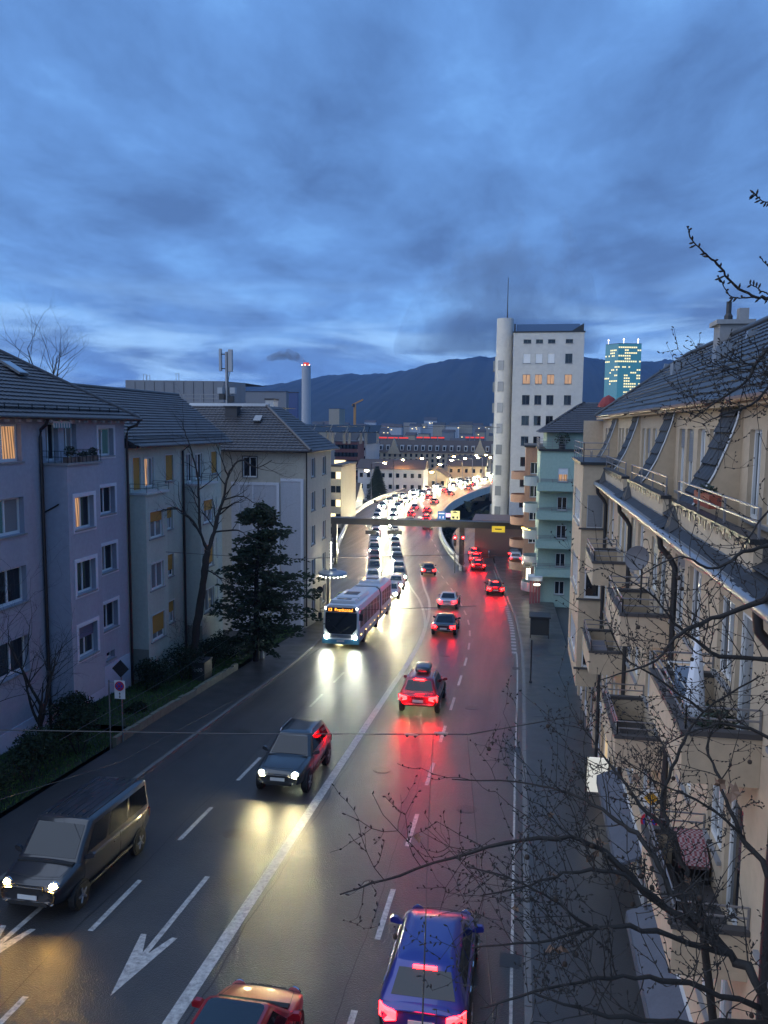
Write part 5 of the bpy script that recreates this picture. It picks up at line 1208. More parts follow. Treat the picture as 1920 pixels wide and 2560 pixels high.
    for sx in (-1, 1):
        hx = w*.66
        hs = obj('headlight', sphere_lens((sx*hx, hl-.085, hood-.22), .11, (sx*.2, 1, .12)), front or mat('unlit_lamp', (.4, .4, .42), .15), root, 40)
        obj('lamp_housing', MB().lathe((sx*hx, hl-.135, hood-.22), [(.155, 0), (.15, .04), (.11, .045)], 14, (sx*.2, 1, .12)), M_chrome, hs)
        obj('fog_light', MB().lathe((sx*w*.66, hl-.03, zb_+.16), [(.06, -.05), (.06, .02)], 10, (0, 1, 0)), M_chrome, root)
        tz = trunk-.24
        tl = obj('tail_light', MB().prism([(sx*w*.955, -hl+.20, tz+.13), (sx*w*.78, -hl-.02, tz+.12), (sx*w*.54, -hl-.035, tz+.09), (sx*w*.54, -hl-.035, tz-.05), (sx*w*.78, -hl-.02, tz-.10), (sx*w*.955, -hl+.20, tz-.12)], (0, -.05, 0)) if kind != 'tall' else MB(), tail or mat('red_lens', (.2, .01, .01), .2), root)
        obj('mirror', MB().prism([(sx*w*.9, wb_-.36, belt-.03), (sx*(w+.05), wb_-.37, belt-.02), (sx*(w+.17), wb_-.40, belt+.02), (sx*(w+.18), wb_-.40, belt+.10), (sx*(w+.13), wb_-.38, belt+.14), (sx*(w+.02), wb_-.36, belt+.12), (sx*w*.9, wb_-.34, belt+.02)], (0, .10, 0)), pm, root)
        for yy in (hl-.88, -hl+.90):
            r_ = .34 if kind != 'suv' else .38
            obj('wheel_arch', MB().lathe((sx*(w-.16), yy, r_), [(r_*1.16, 0), (r_*1.16, .165), (r_*.9, .166)], 20, (sx, 0, 0)), M_black, root)
            wh = obj('wheel', MB().lathe((sx*(w-.21), yy, r_), [(r_*.55, 0), (r_*.96, .0), (r_, .04), (r_, .19), (r_*.94, .235), (r_*.66, .24)], 22, (sx, 0, 0)), M_tyre, root, 40)
            mb = MB(); mb.lathe((sx*(w-.21), yy, r_), [(r_*.66, .18), (r_*.66, .232), (r_*.58, .232), (r_*.56, .18)], 22, (sx, 0, 0))
            for q in range(5):
                an = q*2*pi/5; mb.tube([(sx*(w+.012), yy, r_), (sx*(w+.02), yy+cos(an)*r_*.6, r_+sin(an)*r_*.6)], [.05, .035], 5)
            obj('rim', mb, M_rim, wh)
    for sx in (-1, 1):
        for yy in (wb_-.18, (wb_+rb_)/2-.05, rb_+.62):
            obj('door_seam', MB().tube([(sx*w*.955, yy, belt-.04), (sx*w*.982, yy, belt-.12*(belt-zb_)-.03), (sx*w*.992, yy, zb_+(belt-zb_)*.55), (sx*w*.965, yy, zb_+.16)], .007, 4), M_black, root)
        for yy in ((wb_+rb_)/2+.12, rb_+.80):
            obj('door_handle', MB().box(sx*w*.992-.012, sx*w*.992+.012, yy, yy+.2, belt-.2, belt-.165), M_chrome if kind != 'van' else pm, root)
        obj('sill_trim', MB().tube([(sx*w*.955, wb_+.1, zb_+.06), (sx*w*.965, 0, zb_+.06), (sx*w*.955, rb_+.8, zb_+.06)], .04, 6), M_black, root)
    obj('bonnet_seam', MB().tube([(-w*.80, wb_+.12, (hood+belt)/2+.012), (-w*.70, hl-.3, hood-.055), (0, hl-.2, hood-.05), (w*.70, hl-.3, hood-.055), (w*.80, wb_+.12, (hood+belt)/2+.012)], .006, 4), M_black, root)
    obj('cowl', MB().box(-w*.8, w*.8, wb_-.02, wb_+.12, belt-.07, belt-.015), M_black, root)
    obj('grille', MB().box(-w*.42, w*.42, hl-.06, hl+.012, hood-.40, hood-.20), M_black, root)
    gr = obj('grille_bar', MB().box(-w*.42, w*.42, hl+.013, hl+.025, hood-.235, hood-.21), M_chrome, root)
    obj('bumper_intake', MB().box(-w*.55, w*.55, hl-.08, hl+.005, zb_+.06, zb_+.16), M_black, root)
    obj('number_plate', MB().box(-.26, .26, hl+.013, hl+.03, zb_+.22, zb_+.33), M_plate, root)
    obj('number_plate', MB().box(-.26, .26, -hl-.03, -hl-.002, trunk-.42, trunk-.30), M_plate, root)
    if brake: obj('brake_light', MB().box(-.24, .24, rt_-.075, rt_-.03, zr-.05, zr+.01), tail, root)
    if kind == 'van':
        for q in range(-3, 4): obj('roof_rib', MB().box(q*.2-.02, q*.2+.02, rt_+.25, wt_-.2, zr+.035, zr+.062), pm, root)
    if kind == 'suv':
        for sx in (-1, 1): obj('roof_rail', MB().tube([(sx*tx*.92, rt_+.2, zr+.02), (sx*tx*.92, rt_+.35, zr+.09), (sx*tx*.92, wt_-.35, zr+.09), (sx*tx*.92, wt_-.2, zr+.02)], .022, 6), M_chrome, root)
    return root
def place(root, X, Y, towards, label, cat='car', group=None, zf=rz, yaw=0.0):
    """towards=True: drives towards the camera"""
    s = (zf(Y+1)-zf(Y-1))/2
    root.matrix_world = Matrix.Translation((X, Y, zf(Y)+.008)) @ Matrix.Rotation(atan2(s, 1), 4, 'X') @ Matrix.Rotation((pi if towards else 0)+yaw, 4, 'Z')
    tag(root, label, cat, group); return root
def lane_yaw(f, Y): return -atan2(f(Y+2)-f(Y-2), 4)

place(make_car('van', 4.95, 1.92, 1.98, 'van', paintm('anthracite', (.018, .020, .026)), front=M_headw), -11.8, 19.45, True, 'dark grey van with warm headlights, nearest oncoming vehicle on the left', 'van')
place(make_car('suv', 4.7, 1.86, 1.70, 'suv', paintm('slate', (.028, .032, .038)), front=M_head), -8.15, 28.35, True, 'dark SUV with bright headlights driving towards us by the centre line', 'car')
cz = make_car('suv', 4.8, 1.95, 1.72, 'suv', paintm('dark_red', (.26, .012, .03)), tail=M_brake, brake=True)
bxr = obj('roof_box', loft([(-1.0, 1.76, 1.92, .24), (-.9, 1.74, 2.04, .36), (-.2, 1.74, 2.1, .40), (.6, 1.74, 2.06, .38), (1.0, 1.76, 1.9, .24)]), paintm('box_black', (.02, .02, .024)), cz, 40); subd(bxr, 1)
place(cz, -4.6, 39.75, False, 'dark red SUV with roof box and glowing brake lights', 'car')
place(make_car('hatchback', 4.3, 1.8, 1.5, 'hatch', paintm('blue', (.02, .03, .22)), tail=M_tail, brake=True), -1.6, 16.4, False, 'blue hatchback with lit tail lights at the bottom edge', 'car')
place(make_car('hatchback', 4.1, 1.8, 1.5, 'hatch', paintm('red', (.30, .01, .02)), tail=M_tail0, roof_m=M_cglass), -4.85, 12.75, False, 'bright red hatchback with dark glass roof, cut by the bottom edge', 'car')
place(make_car('sedan', 4.7, 1.82, 1.45, 'sedan', paintm('silver', (.42, .42, .44)), tail=M_tail), -6.35, 74.9, False, 'silver saloon with red tail lights ahead of the black saloon', 'car')
place(make_car('sedan', 4.7, 1.84, 1.45, 'sedan', paintm('black', (.015, .016, .02)), tail=M_tail), -5.4, 61.2, False, 'black saloon with red tail lights behind the silver saloon', 'car')
place(make_car('hatchback', 4.3, 1.8, 1.5, 'hatch', paintm('graphite', (.05, .05, .052)), tail=M_tail0), -11.2, 99.8, False, 'dark hatchback driving alone onto the bridge', 'car', yaw=.15)
place(make_car('hatchback', 4.2, 1.8, 1.5, 'hatch', paintm('maroon', (.12, .015, .02)), tail=M_brake, brake=True), -2.4, 85.6, False, 'small dark car braking alone in the right-hand lane', 'car', yaw=.09)
# queue at the red lights on the ramp
qm = make_car('queue_car', 4.3, 1.8, 1.48, 'hatch', paintm('maroon', (.12, .015, .02)), tail=M_brake, brake=True, parts='few')
for k, (x, y_) in enumerate(((-5.3, 106.6), (-6.0, 113.5), (-6.6, 121))):
    c = qm if k == 0 else clone(qm); place(c, x, y_, False, 'dark car braking at the red traffic lights, ' + ('last', 'second to last', 'third to last')[k] + ' in the queue', 'car', 'cars queuing at the red lights', yaw=.1, zf=rampz)
# taxi-like yellow car beside the bus stop
place(make_car('hatchback', 4.3, 1.8, 1.5, 'hatch', paintm('lime', (.40, .42, .06)), front=M_head, parts='few'), -15.45, 70.5, True, 'lime yellow car with headlights beside the round bus shelter', 'car', yaw=-.28)
# oncoming queue in two lanes, continuing over the bridge
protos = []
for nm, kd, col_, hd in (('oncoming_car', 'hatch', (.05, .05, .055), M_head_farc), ('oncoming_car', 'sedan', (.30, .30, .32), M_head_far), ('oncoming_car', 'suv', (.03, .035, .04), M_head_farc), ('oncoming_car', 'hatch', (.35, .36, .38), M_head_far), ('oncoming_car', 'sedan', (.10, .02, .025), M_head_far)):
    protos.append(make_car(nm, 4.4, 1.82, 1.72 if kd == 'suv' else 1.48, kd, paintm(nm+kd+str(len(protos)), col_), front=hd, parts='few'))
cnames = ['dark hatchback', 'silver saloon', 'black SUV', 'pale hatchback', 'dark red saloon']
used = [False]*5
def use(i, P=protos, U=used):
    if not U[i]: U[i] = True; return P[i]
    return clone(P[i])
lane_in = lambda y: interp([(60, -11.5), (77, -12.5), (91.5, -13.7), (100, -15.0), (114.6, -17.6), (126, -19.5), (141, -22.0), (165, -26.2), (185, -28.4), (210, -28.8), (250, -23.8), (302, -11.6), (355, 1.5), (420, 21.5)], y)
lane_out = lambda y: interp([(60, -14.2), (80, -15.2), (91, -16.7), (103, -18.7), (116, -21.1), (126, -23), (141, -25.4), (165, -29.6), (185, -32), (210, -32.4), (250, -27.6), (302, -15.8), (355, -3), (420, 17)], y)
rcar = random.Random(4)
for nmL, fL_, y_ in (('inner', lane_in, 79.4), ('outer', lane_out, 83.0)):
    k = 0
    while y_ < 395:
        i = rcar.randrange(5)
        lb = f'oncoming {cnames[i]} with bright headlights, {lab_rank(k)} car back in the {nmL} queue lane' if k else f'oncoming {cnames[i]} leading the {nmL} queue lane with bright headlights'
        place(use(i), fL_(y_), y_, True, lb, 'car', 'oncoming cars queuing over the bridge', yaw=lane_yaw(fL_, y_)); k += 1
        y_ += rcar.uniform(6.4, 8.2) if y_ < 150 else rcar.uniform(7.5, 15)
oprot = [make_car('outbound_car', 4.4, 1.82, 1.48, 'hatch', paintm('out1', (.08, .015, .02)), tail=M_tail, brake=True, parts='few'), make_car('outbound_car', 4.5, 1.82, 1.46, 'sedan', paintm('out2', (.06, .06, .065)), tail=M_tail, parts='few')]
ou = [False, False]
lo1 = lambda y: interp(CL, y)+2.0; lo2 = lambda y: interp(CL, y)+5.3
for nmL, fL_, ys_ in (('left', lo1, (158, 172, 187, 214, 236, 268, 300, 341)), ('right', lo2, (153, 166, 181, 203, 228, 251, 283, 322, 360))):
    for k, y_ in enumerate(ys_):
        i = rcar.randrange(2); place(use(i, oprot, ou), fL_(y_), y_, False, f'car with red tail lights driving away over the bridge, {lab_rank(k)} in the {nmL} lane', 'car', 'outbound cars on the bridge', yaw=lane_yaw(fL_, y_))

# ------------------------------------------------------------------ articulated bus
M_busw = mat('bus_white', (.58, .61, .66), .42, coat=.1); M_busb = mat('bus_blue', (.06, .22, .36), .3, coat=.5); M_bell = mat('bus_bellows', (.03, .03, .033), .8)
bus = bpy.data.objects.new('articulated_bus', None); COL.objects.link(bus)
def bus_section(y0, y1, nm):
    hw, zb, zt_ = 1.27, .34, 3.02
    sec = [(-hw+.06, zb), (hw-.06, zb), (hw, zb+.1), (hw, 1.3), (hw-.03, 2.55), (hw-.14, 2.86), (hw-.40, zt_), (-hw+.40, zt_), (-hw+.14, 2.86), (-hw+.03, 2.55), (-hw, 1.3), (-hw, zb+.1)]
    return sec, MB().prism([(x, y0, z) for x, z in sec], (0, y1-y0, 0))
B_L, B_F = 17.8, 10.4
yf = B_L/2; ya = yf-B_F
b1 = thing('x', None, None); bpy.data.objects.remove(b1)
sec, mb = bus_section(ya, yf-.22, 'body')
obj('front_body', mb, M_busw, bus, 35)
# rounded nose
mb = MB(); rows = []
for t, sc, dz in ((0, 1.0, 0), (.12, .985, 0), (.19, .95, .01), (.22, .90, .03)):
    rows.append([(x*sc, yf-.22+t, .34+(z-.34)*(1-.02*t/.22)+dz*0) for x, z in sec]+[(sec[0][0]*sc, yf-.22+t, sec[0][1])])
mb.grid(rows); mb.poly([p for p in rows[-1][:-1]])
obj('nose', mb, M_busw, bus, 50)
ws = obj('windscreen', MB().poly([(-.80, yf+.012, .98), (.80, yf+.012, .98), (1.10, yf+.012, 1.38), (1.10, yf+.012, 2.46), (-1.10, yf+.012, 2.46), (-1.10, yf+.012, 1.38)]), M_cglass, bus)
obj('wiper', MB().tube([(-.1, yf+.03, 1.0), (.55, yf+.03, 1.55)], .012, 4).tube([(.1, yf+.03, 1.0), (-.6, yf+.03, 1.5)], .012, 4), M_black, ws)
ds = obj('destination_display', MB().box(-1.02, 1.02, yf+.005, yf+.022, 2.50, 2.80), M_black, bus)
def text_obj(name, s, size, m, parent, M):
    cu = bpy.data.curves.new(name, 'FONT'); cu.body = s; cu.size = size; cu.align_x = 'LEFT'; cu.extrude = .002
    to = bpy.data.objects.new(name, cu); COL.objects.link(to); bpy.context.view_layer.update()
    me = bpy.data.meshes.new_from_object(to.evaluated_get(bpy.context.evaluated_depsgraph_get())); bpy.data.objects.remove(to)
    me.materials.clear(); me.materials.append(m); o = bpy.data.objects.new(name, me); COL.objects.link(o)
    if parent is not None: o.parent = parent
    o.matrix_basis = M; return o
M_amber = lamp('amber_display', (1.0, .30, .01), 4.0)
RT = lambda x, y, z: Matrix.Translation((x, y, z)) @ Matrix.Rotation(pi, 4, 'Z') @ Matrix.Rotation(pi/2, 4, 'X')
text_obj('route_number', '13', .30, M_amber, ds, RT(.92, yf+.028, 2.545)); text_obj('destination', 'Frankental', .30, M_amber, ds, RT(.45, yf+.028, 2.545))
obj('bumper', MB().prism([(x, yf-.3, z) for x, z in ((-1.27, .30), (1.27, .30), (1.29, .62), (-1.29, .62))], (0, .315, 0)), M_busb, bus)
obj('grille', MB().box(-.72, .72, yf+.001, yf+.02, .74, .94), M_steel, bus)
obj('number_plate', MB().box(-.26, .26, yf+.016, yf+.03, .44, .55), M_plate, bus)
for sx in (-1, 1):
    obj('headlight', sphere_lens((sx*1.0, yf+.0, .78), .12, (0, 1, 0)), M_headc, bus, 40)
    obj('marker_light', sphere_lens((sx*1.1, yf+.005, 2.74), .06, (0, 1, 0)), lamp('bus_marker', (1, .97, .85), 30), bus)
    mr_ = obj('mirror', MB().tube([(sx*1.2, yf-.05, 2.75), (sx*1.42, yf+.2, 2.7), (sx*1.42, yf+.2, 2.45)], .03, 6), M_black, bus); obj('mirror_glass', MB().box(sx*1.42-.12, sx*1.42+.12, yf+.17, yf+.26, 2.0, 2.45), M_black, mr_)
def side_glass(y0, y1, n):
    for sx in (-1, 1):
        for i in range(n):
            a = y0+(y1-y0)*i/n+.05; b = y0+(y1-y0)*(i+1)/n-.05
            obj('side_window', MB().quad((sx*1.277, a, 1.32), (sx*1.277, b, 1.32), (sx*1.252, b, 2.5), (sx*1.252, a, 2.5)), M_cglass, bus)
side_glass(ya+.3, yf-.45, 6)
obj('rear_body', bus_section(-yf, ya-.95, 'b')[1], M_busw, bus, 35); side_glass(-yf+.4, ya-1.2, 4)
for k in range(7): obj('bellows_fold', MB().prism([(x*.96, ya-.95+k*.136, .34+(z-.34)*.97) for x, z in sec], (0, .10, 0)), M_bell, bus)
for y0, y1, nm in ((yf-1.9, yf-.5, 'front_fairing'), (yf-6.6, yf-2.3, 'air_conditioner'), (-yf+1.5, -yf+5, 'air_conditioner')):
    f_ = obj(nm, MB().prism([(-.95, y0, 3.02), (.95, y0, 3.02), (.80, y0, 3.24), (-.80, y0, 3.24)], (0, y1-y0, 0)), M_busw, bus)
    obj('vent_grille', MB().box(-.5, .5, (y0+y1)/2-.35*(y1-y0)/2, (y0+y1)/2+.35*(y1-y0)/2, 3.241, 3.27), M_dark, f_)
for q in range(3): obj('roof_slot', MB().box(-.75, .75, yf-.62+q*.12, yf-.56+q*.12, 2.96-.02*q, 3.045-.02*q), M_dark, bus)
obj('skirt_stripe', MB().box(-1.285, -1.275, -yf+.1, yf-.4, .45, .75), M_busb, bus); obj('skirt_stripe', MB().box(1.275, 1.285, -yf+.1, yf-.4, .45, .75), M_busb, bus)
for sx in (-1, 1):
    for yy in (yf-2.7, ya+1.4, -yf+2.2):
        wh = obj('wheel', MB().lathe((sx*1.02, yy, .48), [(.28, 0), (.48, .02), (.48, .26), (.3, .27)], 20, (sx, 0, 0)), M_tyre, bus); obj('rim', MB().lathe((sx*1.02, yy, .48), [(.28, .2), (.28, .275), (.1, .25)], 16, (sx, 0, 0)), M_rim, wh)
    for yy in [yf-1-k*2.1 for k in range(8)]: obj('side_marker', MB().box(sx*1.286-.004, sx*1.286+.004, yy-.06, yy+.06, .82, .88), lamp('amber_marker', (1, .55, .12), 12), bus)
place(bus, -12.15, 61.2, True, 'white and blue articulated bus, route 13 to Frankental, on the left', 'bus', yaw=.035)
# ------------------------------------------------------------------ sign gantry over the road
M_gan = mat('gantry_steel', (.035, .035, .042), .4, metal=.4)
GYY = 106.0
g = thing('sign_gantry', 'long dark sign gantry spanning the road before the bridge', 'gantry', (-7.4, GYY, rz(GYY)))
zl, zr_ = at_y(827, 1301, GYY).z, at_y(1320, 1316, GYY).z
xl, xr = -25.4, 1.2
wobj('beam', MB().prism([(xl, GYY-.6, zl-.38), (xr, GYY-.6, zr_-.38), (xr, GYY-.6, zr_+.40), (xl, GYY-.6, zl+.40)], (0, 1.2, 0)), M_gan, g)
wobj('beam_cap', MB().prism([(xl, GYY-.8, zl+.402), (xr, GYY-.8, zr_+.402), (xr, GYY-.8, zr_+.48), (xl, GYY-.8, zl+.48)], (0, 1.6, 0)), M_gan, g)
wobj('post', MB().box(-7.75, -7.1, GYY-.35, GYY+.35, rz(GYY), zr_-.385), M_gan, g)
wobj('post', MB().box(-25.2, -24.5, GYY-.35, GYY+.35, rz(GYY)-1, zl-.385), M_gan, g)
M_sgblue = mat('sign_blue', (.02, .10, .30), .4, emit=(.03, .2, .6), estr=.25); M_sgyel = mat('sign_yellow', (.55, .50, .20), .4, emit=(1, .9, .4), estr=.45); M_sgpink = mat('sign_pink', (.6, .3, .6), .4, emit=(1, .55, .95), estr=.8)
M_blackp = mat('sign_black', (.02, .02, .02), .5); M_whitep = mat('sign_white_mark', (.7, .7, .7), .5, emit=(1, 1, 1), estr=.15)
def sign_on_gantry(px0, px1, py0, py1, m, nm, lab):
    a, b = at_y(px0, py0, GYY-.9), at_y(px1, py1, GYY-.9)
    s = wobj(nm, MB().box(a.x, b.x, GYY-.95, GYY-.85, b.z, a.z), m, g); s['label'] = lab; return s, a, b
s, a, b = sign_on_gantry(1094, 1114, 1278, 1299, M_sgblue, 'sign_panel', 'blue direction panel')
for q in (.3, .7): wobj('marking', MB().box(a.x+(b.x-a.x)*q-.07, a.x+(b.x-a.x)*q+.07, GYY-.97, GYY-.951, b.z+.15, b.z+.45), M_whitep, s)
wobj('marking', MB().box(a.x+.15, b.x-.15, GYY-.97, GYY-.951, a.z-.35, a.z-.2), M_whitep, s)
s, a, b = sign_on_gantry(1115, 1126, 1283, 1293, M_sgpink, 'sign_panel', 'glowing pink panel')
s, a, b = sign_on_gantry(1127, 1149, 1277, 1299, M_sgyel, 'sign_panel', 'pale yellow warning panel')
wobj('marking', MB().prism([(a.x+.2, GYY-.97, a.z-.25), (b.x-.2, GYY-.97, a.z-.25), ((a.x+b.x)/2, GYY-.97, a.z-.05)], (0, .018, 0)), M_blackp, s)
wobj('marking', MB().box(a.x+.2, a.x+.5, GYY-.97, GYY-.951, b.z+.12, b.z+.4), M_blackp, s); wobj('marking', MB().box(b.x-.4, b.x-.2, GYY-.97, GYY-.951, b.z+.12, b.z+.4), M_blackp, s)
for k, (px0, px1, lb) in enumerate(((914, 940, 'left'), (969, 1005, 'right'))):
    Yb = 112; a, b = at_y(px0, 1326, Yb), at_y(px1, 1336, Yb)
    t = thing('lane_sign', 'dark oblong lane sign hung under the gantry, ' + ('above the outer queue', 'above the inner queue')[k], 'sign', ((a.x+b.x)/2, Yb, b.z)); wobj('box', MB().box(a.x, b.x, Yb-.12, Yb+.12, b.z, a.z), M_dark, t); wobj('hanger', MB().tube([((a.x+b.x)/2, Yb, a.z), ((a.x+b.x)/2, GYY+.6, zl-.2)], .05, 5), M_dark, t)
a, b = at_y(1230, 1315, 104), at_y(1262, 1331, 104)
t = thing('direction_sign', 'yellow direction sign under the right end of the gantry', 'sign', (a.x, 104, b.z)); wobj('panel', MB().box(a.x, b.x, 103.95, 104.05, b.z, a.z), mat('yellow_sign', (.55, .42, .03), .4, emit=(1, .7, .05), estr=.25), t); wobj('arrow', MB().box(a.x+.4, b.x-.4, 103.93, 103.949, (a.z+b.z)/2-.06, (a.z+b.z)/2+.08), M_blackp, t); wobj('hanger', MB().tube([((a.x+b.x)/2, 104.06, a.z), ((a.x+b.x)/2, GYY-.62, zr_)], .05, 5), M_dark, t)
# red traffic lights
for k, px in enumerate((1138, 1158)):
    Yb = 101.5+k*2; p = at_y(px, 1345, Yb)
    t = thing('traffic_light', ('left', 'right')[k] + ' of the two red traffic lights by the gantry post', 'traffic light', (p.x, Yb, rz(Yb)), group='red traffic lights')
    wobj('post', MB().tube([(p.x, Yb, rz(Yb)), (p.x, Yb, p.z+.6)], .07, 7), M_dark, t); h_ = wobj('housing', MB().box(p.x-.17, p.x+.17, Yb-.25, Yb-.05, p.z-1.0, p.z+.35), M_dark, t)
    for j in range(3): wobj('lens', MB().lathe((p.x, Yb-.25, p.z+.1-j*.4), [(.13, 0), (.13, .03), (.08, .05)], 12, (0, -1, 0)), lamp('signal_red', (1, .004, .004), 120) if j == 0 else M_black, h_)
# ------------------------------------------------------------------ round bus shelter
p0 = on_road(835, 1562); bsx, bsy = -14.9, 62.5
zc_ = at_y(832, 1433, bsy).z
bs = thing('bus_shelter', 'round disc-shaped bus shelter roof on a pole, ringed with lights', 'bus shelter', (bsx, bsy, rz(bsy)+.12))
cx_ = at_y(832, 1433, bsy).x
wobj('roof_disc', MB().lathe((cx_, bsy, zc_-.1), [(1.0, -.05), (1.16, .0), (1.18, .1), (1.12, .2), (.3, .34), (.28, .5), (.16, .52)], 32), mat('shelter_grey', (.30, .34, .40), .35, metal=.3), bs, 40)
wobj('pole', MB().tube([(cx_-.4, bsy, rz(bsy)), (cx_-.4, bsy, zc_-.15)], .12, 10), M_steel, bs)
for k in range(20):
    an = k*2*pi/20; wobj('light', MB().lathe((cx_+1.05*cos(an), bsy+1.05*sin(an), zc_-.2), [(.02, 0), (.045, .03), (.02, .05)], 6), lamp('shelter_light', (1, .95, .8), 25), bs)
for k in range(8): 
    p = at_y(826, 1355+k*8.5, bsy); wobj('light_chain', MB().lathe((cx_-.15, bsy, zc_+.5+k*.27), [(.02, 0), (.04, .07), (.02, .14)], 6), MATS['shelter_light'], bs)
wobj('mast', MB().tube([(cx_-.05, bsy, zc_+.3), (cx_-.05, bsy, zc_+2.9)], .07, 8), M_steel, bs)
dk = thing('round_sign', 'dark round sign back on a thin post beside the bus shelter', 'sign', (cx_-.95, bsy-1, rz(bsy)))
p = at_y(800, 1474, bsy-1); wobj('disc', MB().lathe(p, [(.01, 0), (.27, .01), (.27, .03)], 20, (0, -1, 0)), M_dark, dk); wobj('post', MB().tube([(p.x, p.y+.05, rz(bsy)), (p.x, p.y+.05, p.z+.2)], .03, 6), M_steel, dk)
# ------------------------------------------------------------------ roadside box, signs
p = on_road(655, 1650); q1, q0 = at_y(655, 1540, p.y), at_y(655, 1600, p.y)
t = thing('speed_camera', 'pale grey speed camera cabinet on a post by the left pavement', 'speed camera', (p.x, p.y, p.z))
wobj('post', MB().tube([(p.x, p.y, p.z-.3), (p.x, p.y, q0.z)], .13, 10), mat('camera_grey', (.40, .42, .42), .45), t, 60)
cb = wobj('cabinet', MB().prism([(q1.x-.24, p.y-.25, q0.z+.2), (q1.x-.12, p.y-.25, q0.z), (q1.x+.12, p.y-.25, q0.z), (q1.x+.24, p.y-.25, q0.z+.2), (q1.x+.24, p.y-.25, q1.z), (q1.x-.24, p.y-.25, q1.z)], (0, .5, 0)), MATS['camera_grey'], t)
wobj('lens_window', MB().box(q1.x-.14, q1.x+.14, p.y-.262, p.y-.251, q1.z-.55, q1.z-.2), M_black, cb); wobj('lens_window', MB().box(q1.x-.14, q1.x+.14, p.y-.262, p.y-.251, q1.z-.95, q1.z-.65), M_black, cb)
wobj('base_box', MB().box(p.x-.32, p.x-.1, p.y-.3, p.y-.1, p.z-.2, p.z+.75), MATS['camera_grey'], t)
M_sred = mat('sign_red', (.45, .02, .04), .4); M_sblu = mat('sign_blue_face', (.03, .06, .35), .4); M_swh = mat('sign_white_face', (.65, .66, .68), .4)
def round_no_parking(t, c, r, cross, ax=(0, -1, 0)):
    ax = V(ax).normalized(); rt_ = ax.cross(UP)*-1
    f = wobj('red_ring', MB().lathe(c, [(r, 0), (r, .02)], 28, ax), M_sred, t); wobj('blue_disc', MB().lathe(c, [(r*.74, .021), (r*.74, .026)], 28, ax), M_sblu, f)
    def bar(an):
        d = rt_*cos(an)+UP*sin(an); n = d.cross(ax); return MB().obox(V(c)+ax*.027, d, n, ax, -r*.78, r*.78, -r*.11, r*.11, 0, .005)
    wobj('red_bar', bar(-pi/4), M_sred, f)
    if cross: wobj('red_bar', bar(pi/4), M_sred, f)
gp = on_road(277, 1880); Ys = gp.y
t = thing('parking_sign', 'white no-parking sign with red ring and double arrow on a thin pole', 'sign', gp)
tp = at_y(277, 1700, Ys); wobj('post', MB().tube([gp-UP*.2, V((gp.x, Ys, tp.z))], .03, 8), M_steel, t)
a, b = at_y(287, 1700, Ys), at_y(314, 1747, Ys); c_ = at_y(300.5, 1714, Ys); r_ = (b.x-a.x)*.44
pnl = wobj('board', MB().box(a.x, b.x, Ys-.05, Ys-.02, b.z, a.z), M_swh, t)
round_no_parking(t, (c_.x, Ys-.052, c_.z), r_, True)
mb = MB(); zc1, zc0 = at_y(300, 1731, Ys).z, at_y(300, 1743, Ys).z
mb.box(c_.x-.012, c_.x+.012, Ys-.058, Ys-.051, zc0+.04, zc1-.04); mb.poly([(c_.x-.045, Ys-.058, zc1-.05), (c_.x+.045, Ys-.058, zc1-.05), (c_.x, Ys-.058, zc1+.03)]); mb.poly([(c_.x-.045, Ys-.058, zc0+.05), (c_.x, Ys-.058, zc0-.03), (c_.x+.045, Ys-.058, zc0+.05)])
wobj('double_arrow', mb, M_blackp, pnl)
wobj('arm', MB().tube([(gp.x, Ys-.01, (a.z+c_.z)/2), (a.x+.05, Ys-.01, (a.z+c_.z)/2)], .015, 5), M_steel, t)
t = thing('priority_sign', 'grey back of a diamond-shaped sign above the no-parking sign', 'sign', (c_.x, Ys+.9, rz(Ys)))
c2 = at_y(301, 1672, Ys+.9); dm = at_y(322, 1672, Ys+.9).x-c2.x
wobj('plate', MB().prism([(c2.x-dm, Ys+.9, c2.z), (c2.x, Ys+.9, c2.z-dm), (c2.x+dm, Ys+.9, c2.z), (c2.x, Ys+.9, c2.z+dm)], (0, .03, 0)), M_gan, t)
wobj('post', MB().tube([(c2.x, Ys+.95, rz(Ys)-.3), (c2.x, Ys+.95, c2.z)], .03, 6), M_steel, t)
# right-hand signs on a slim post
c3 = at_y(1627, 1993, 18.0); dm = .26
t = thing('priority_sign', 'yellow and white priority road diamond among the plane tree branches', 'sign', (c3.x, 18.0, rz(18)))
wobj('plate', MB().prism([(c3.x-dm, 17.95, c3.z), (c3.x, 17.95, c3.z-dm), (c3.x+dm, 17.95, c3.z), (c3.x, 17.95, c3.z+dm)], (0, .02, 0)), M_swh, t)
wobj('yellow_diamond', MB().prism([(c3.x-dm*.62, 17.94, c3.z), (c3.x, 17.94, c3.z-dm*.62), (c3.x+dm*.62, 17.94, c3.z), (c3.x, 17.94, c3.z+dm*.62)], (0, .009, 0)), mat('sign_yellow_face', (.75, .40, .02), .4), t)
wobj('post', MB().tube([(c3.x, 18.02, rz(18)), (c3.x, 18.02, c3.z+.3)], .035, 8), M_steel, t)
c4_ = at_y(1622, 2050, 17.97); tt_ = thing('no_stopping_sign', 'small red and blue no-stopping sign below the yellow diamond', 'sign', (c4_.x, 17.9, c4_.z-.2)); round_no_parking(tt_, (c4_.x, 17.93, c4_.z), .19, True); wobj('back_plate', MB().lathe((c4_.x, 17.955, c4_.z), [(.19, 0), (.19, .02)], 24, (0, -1, 0)), M_steel, tt_)
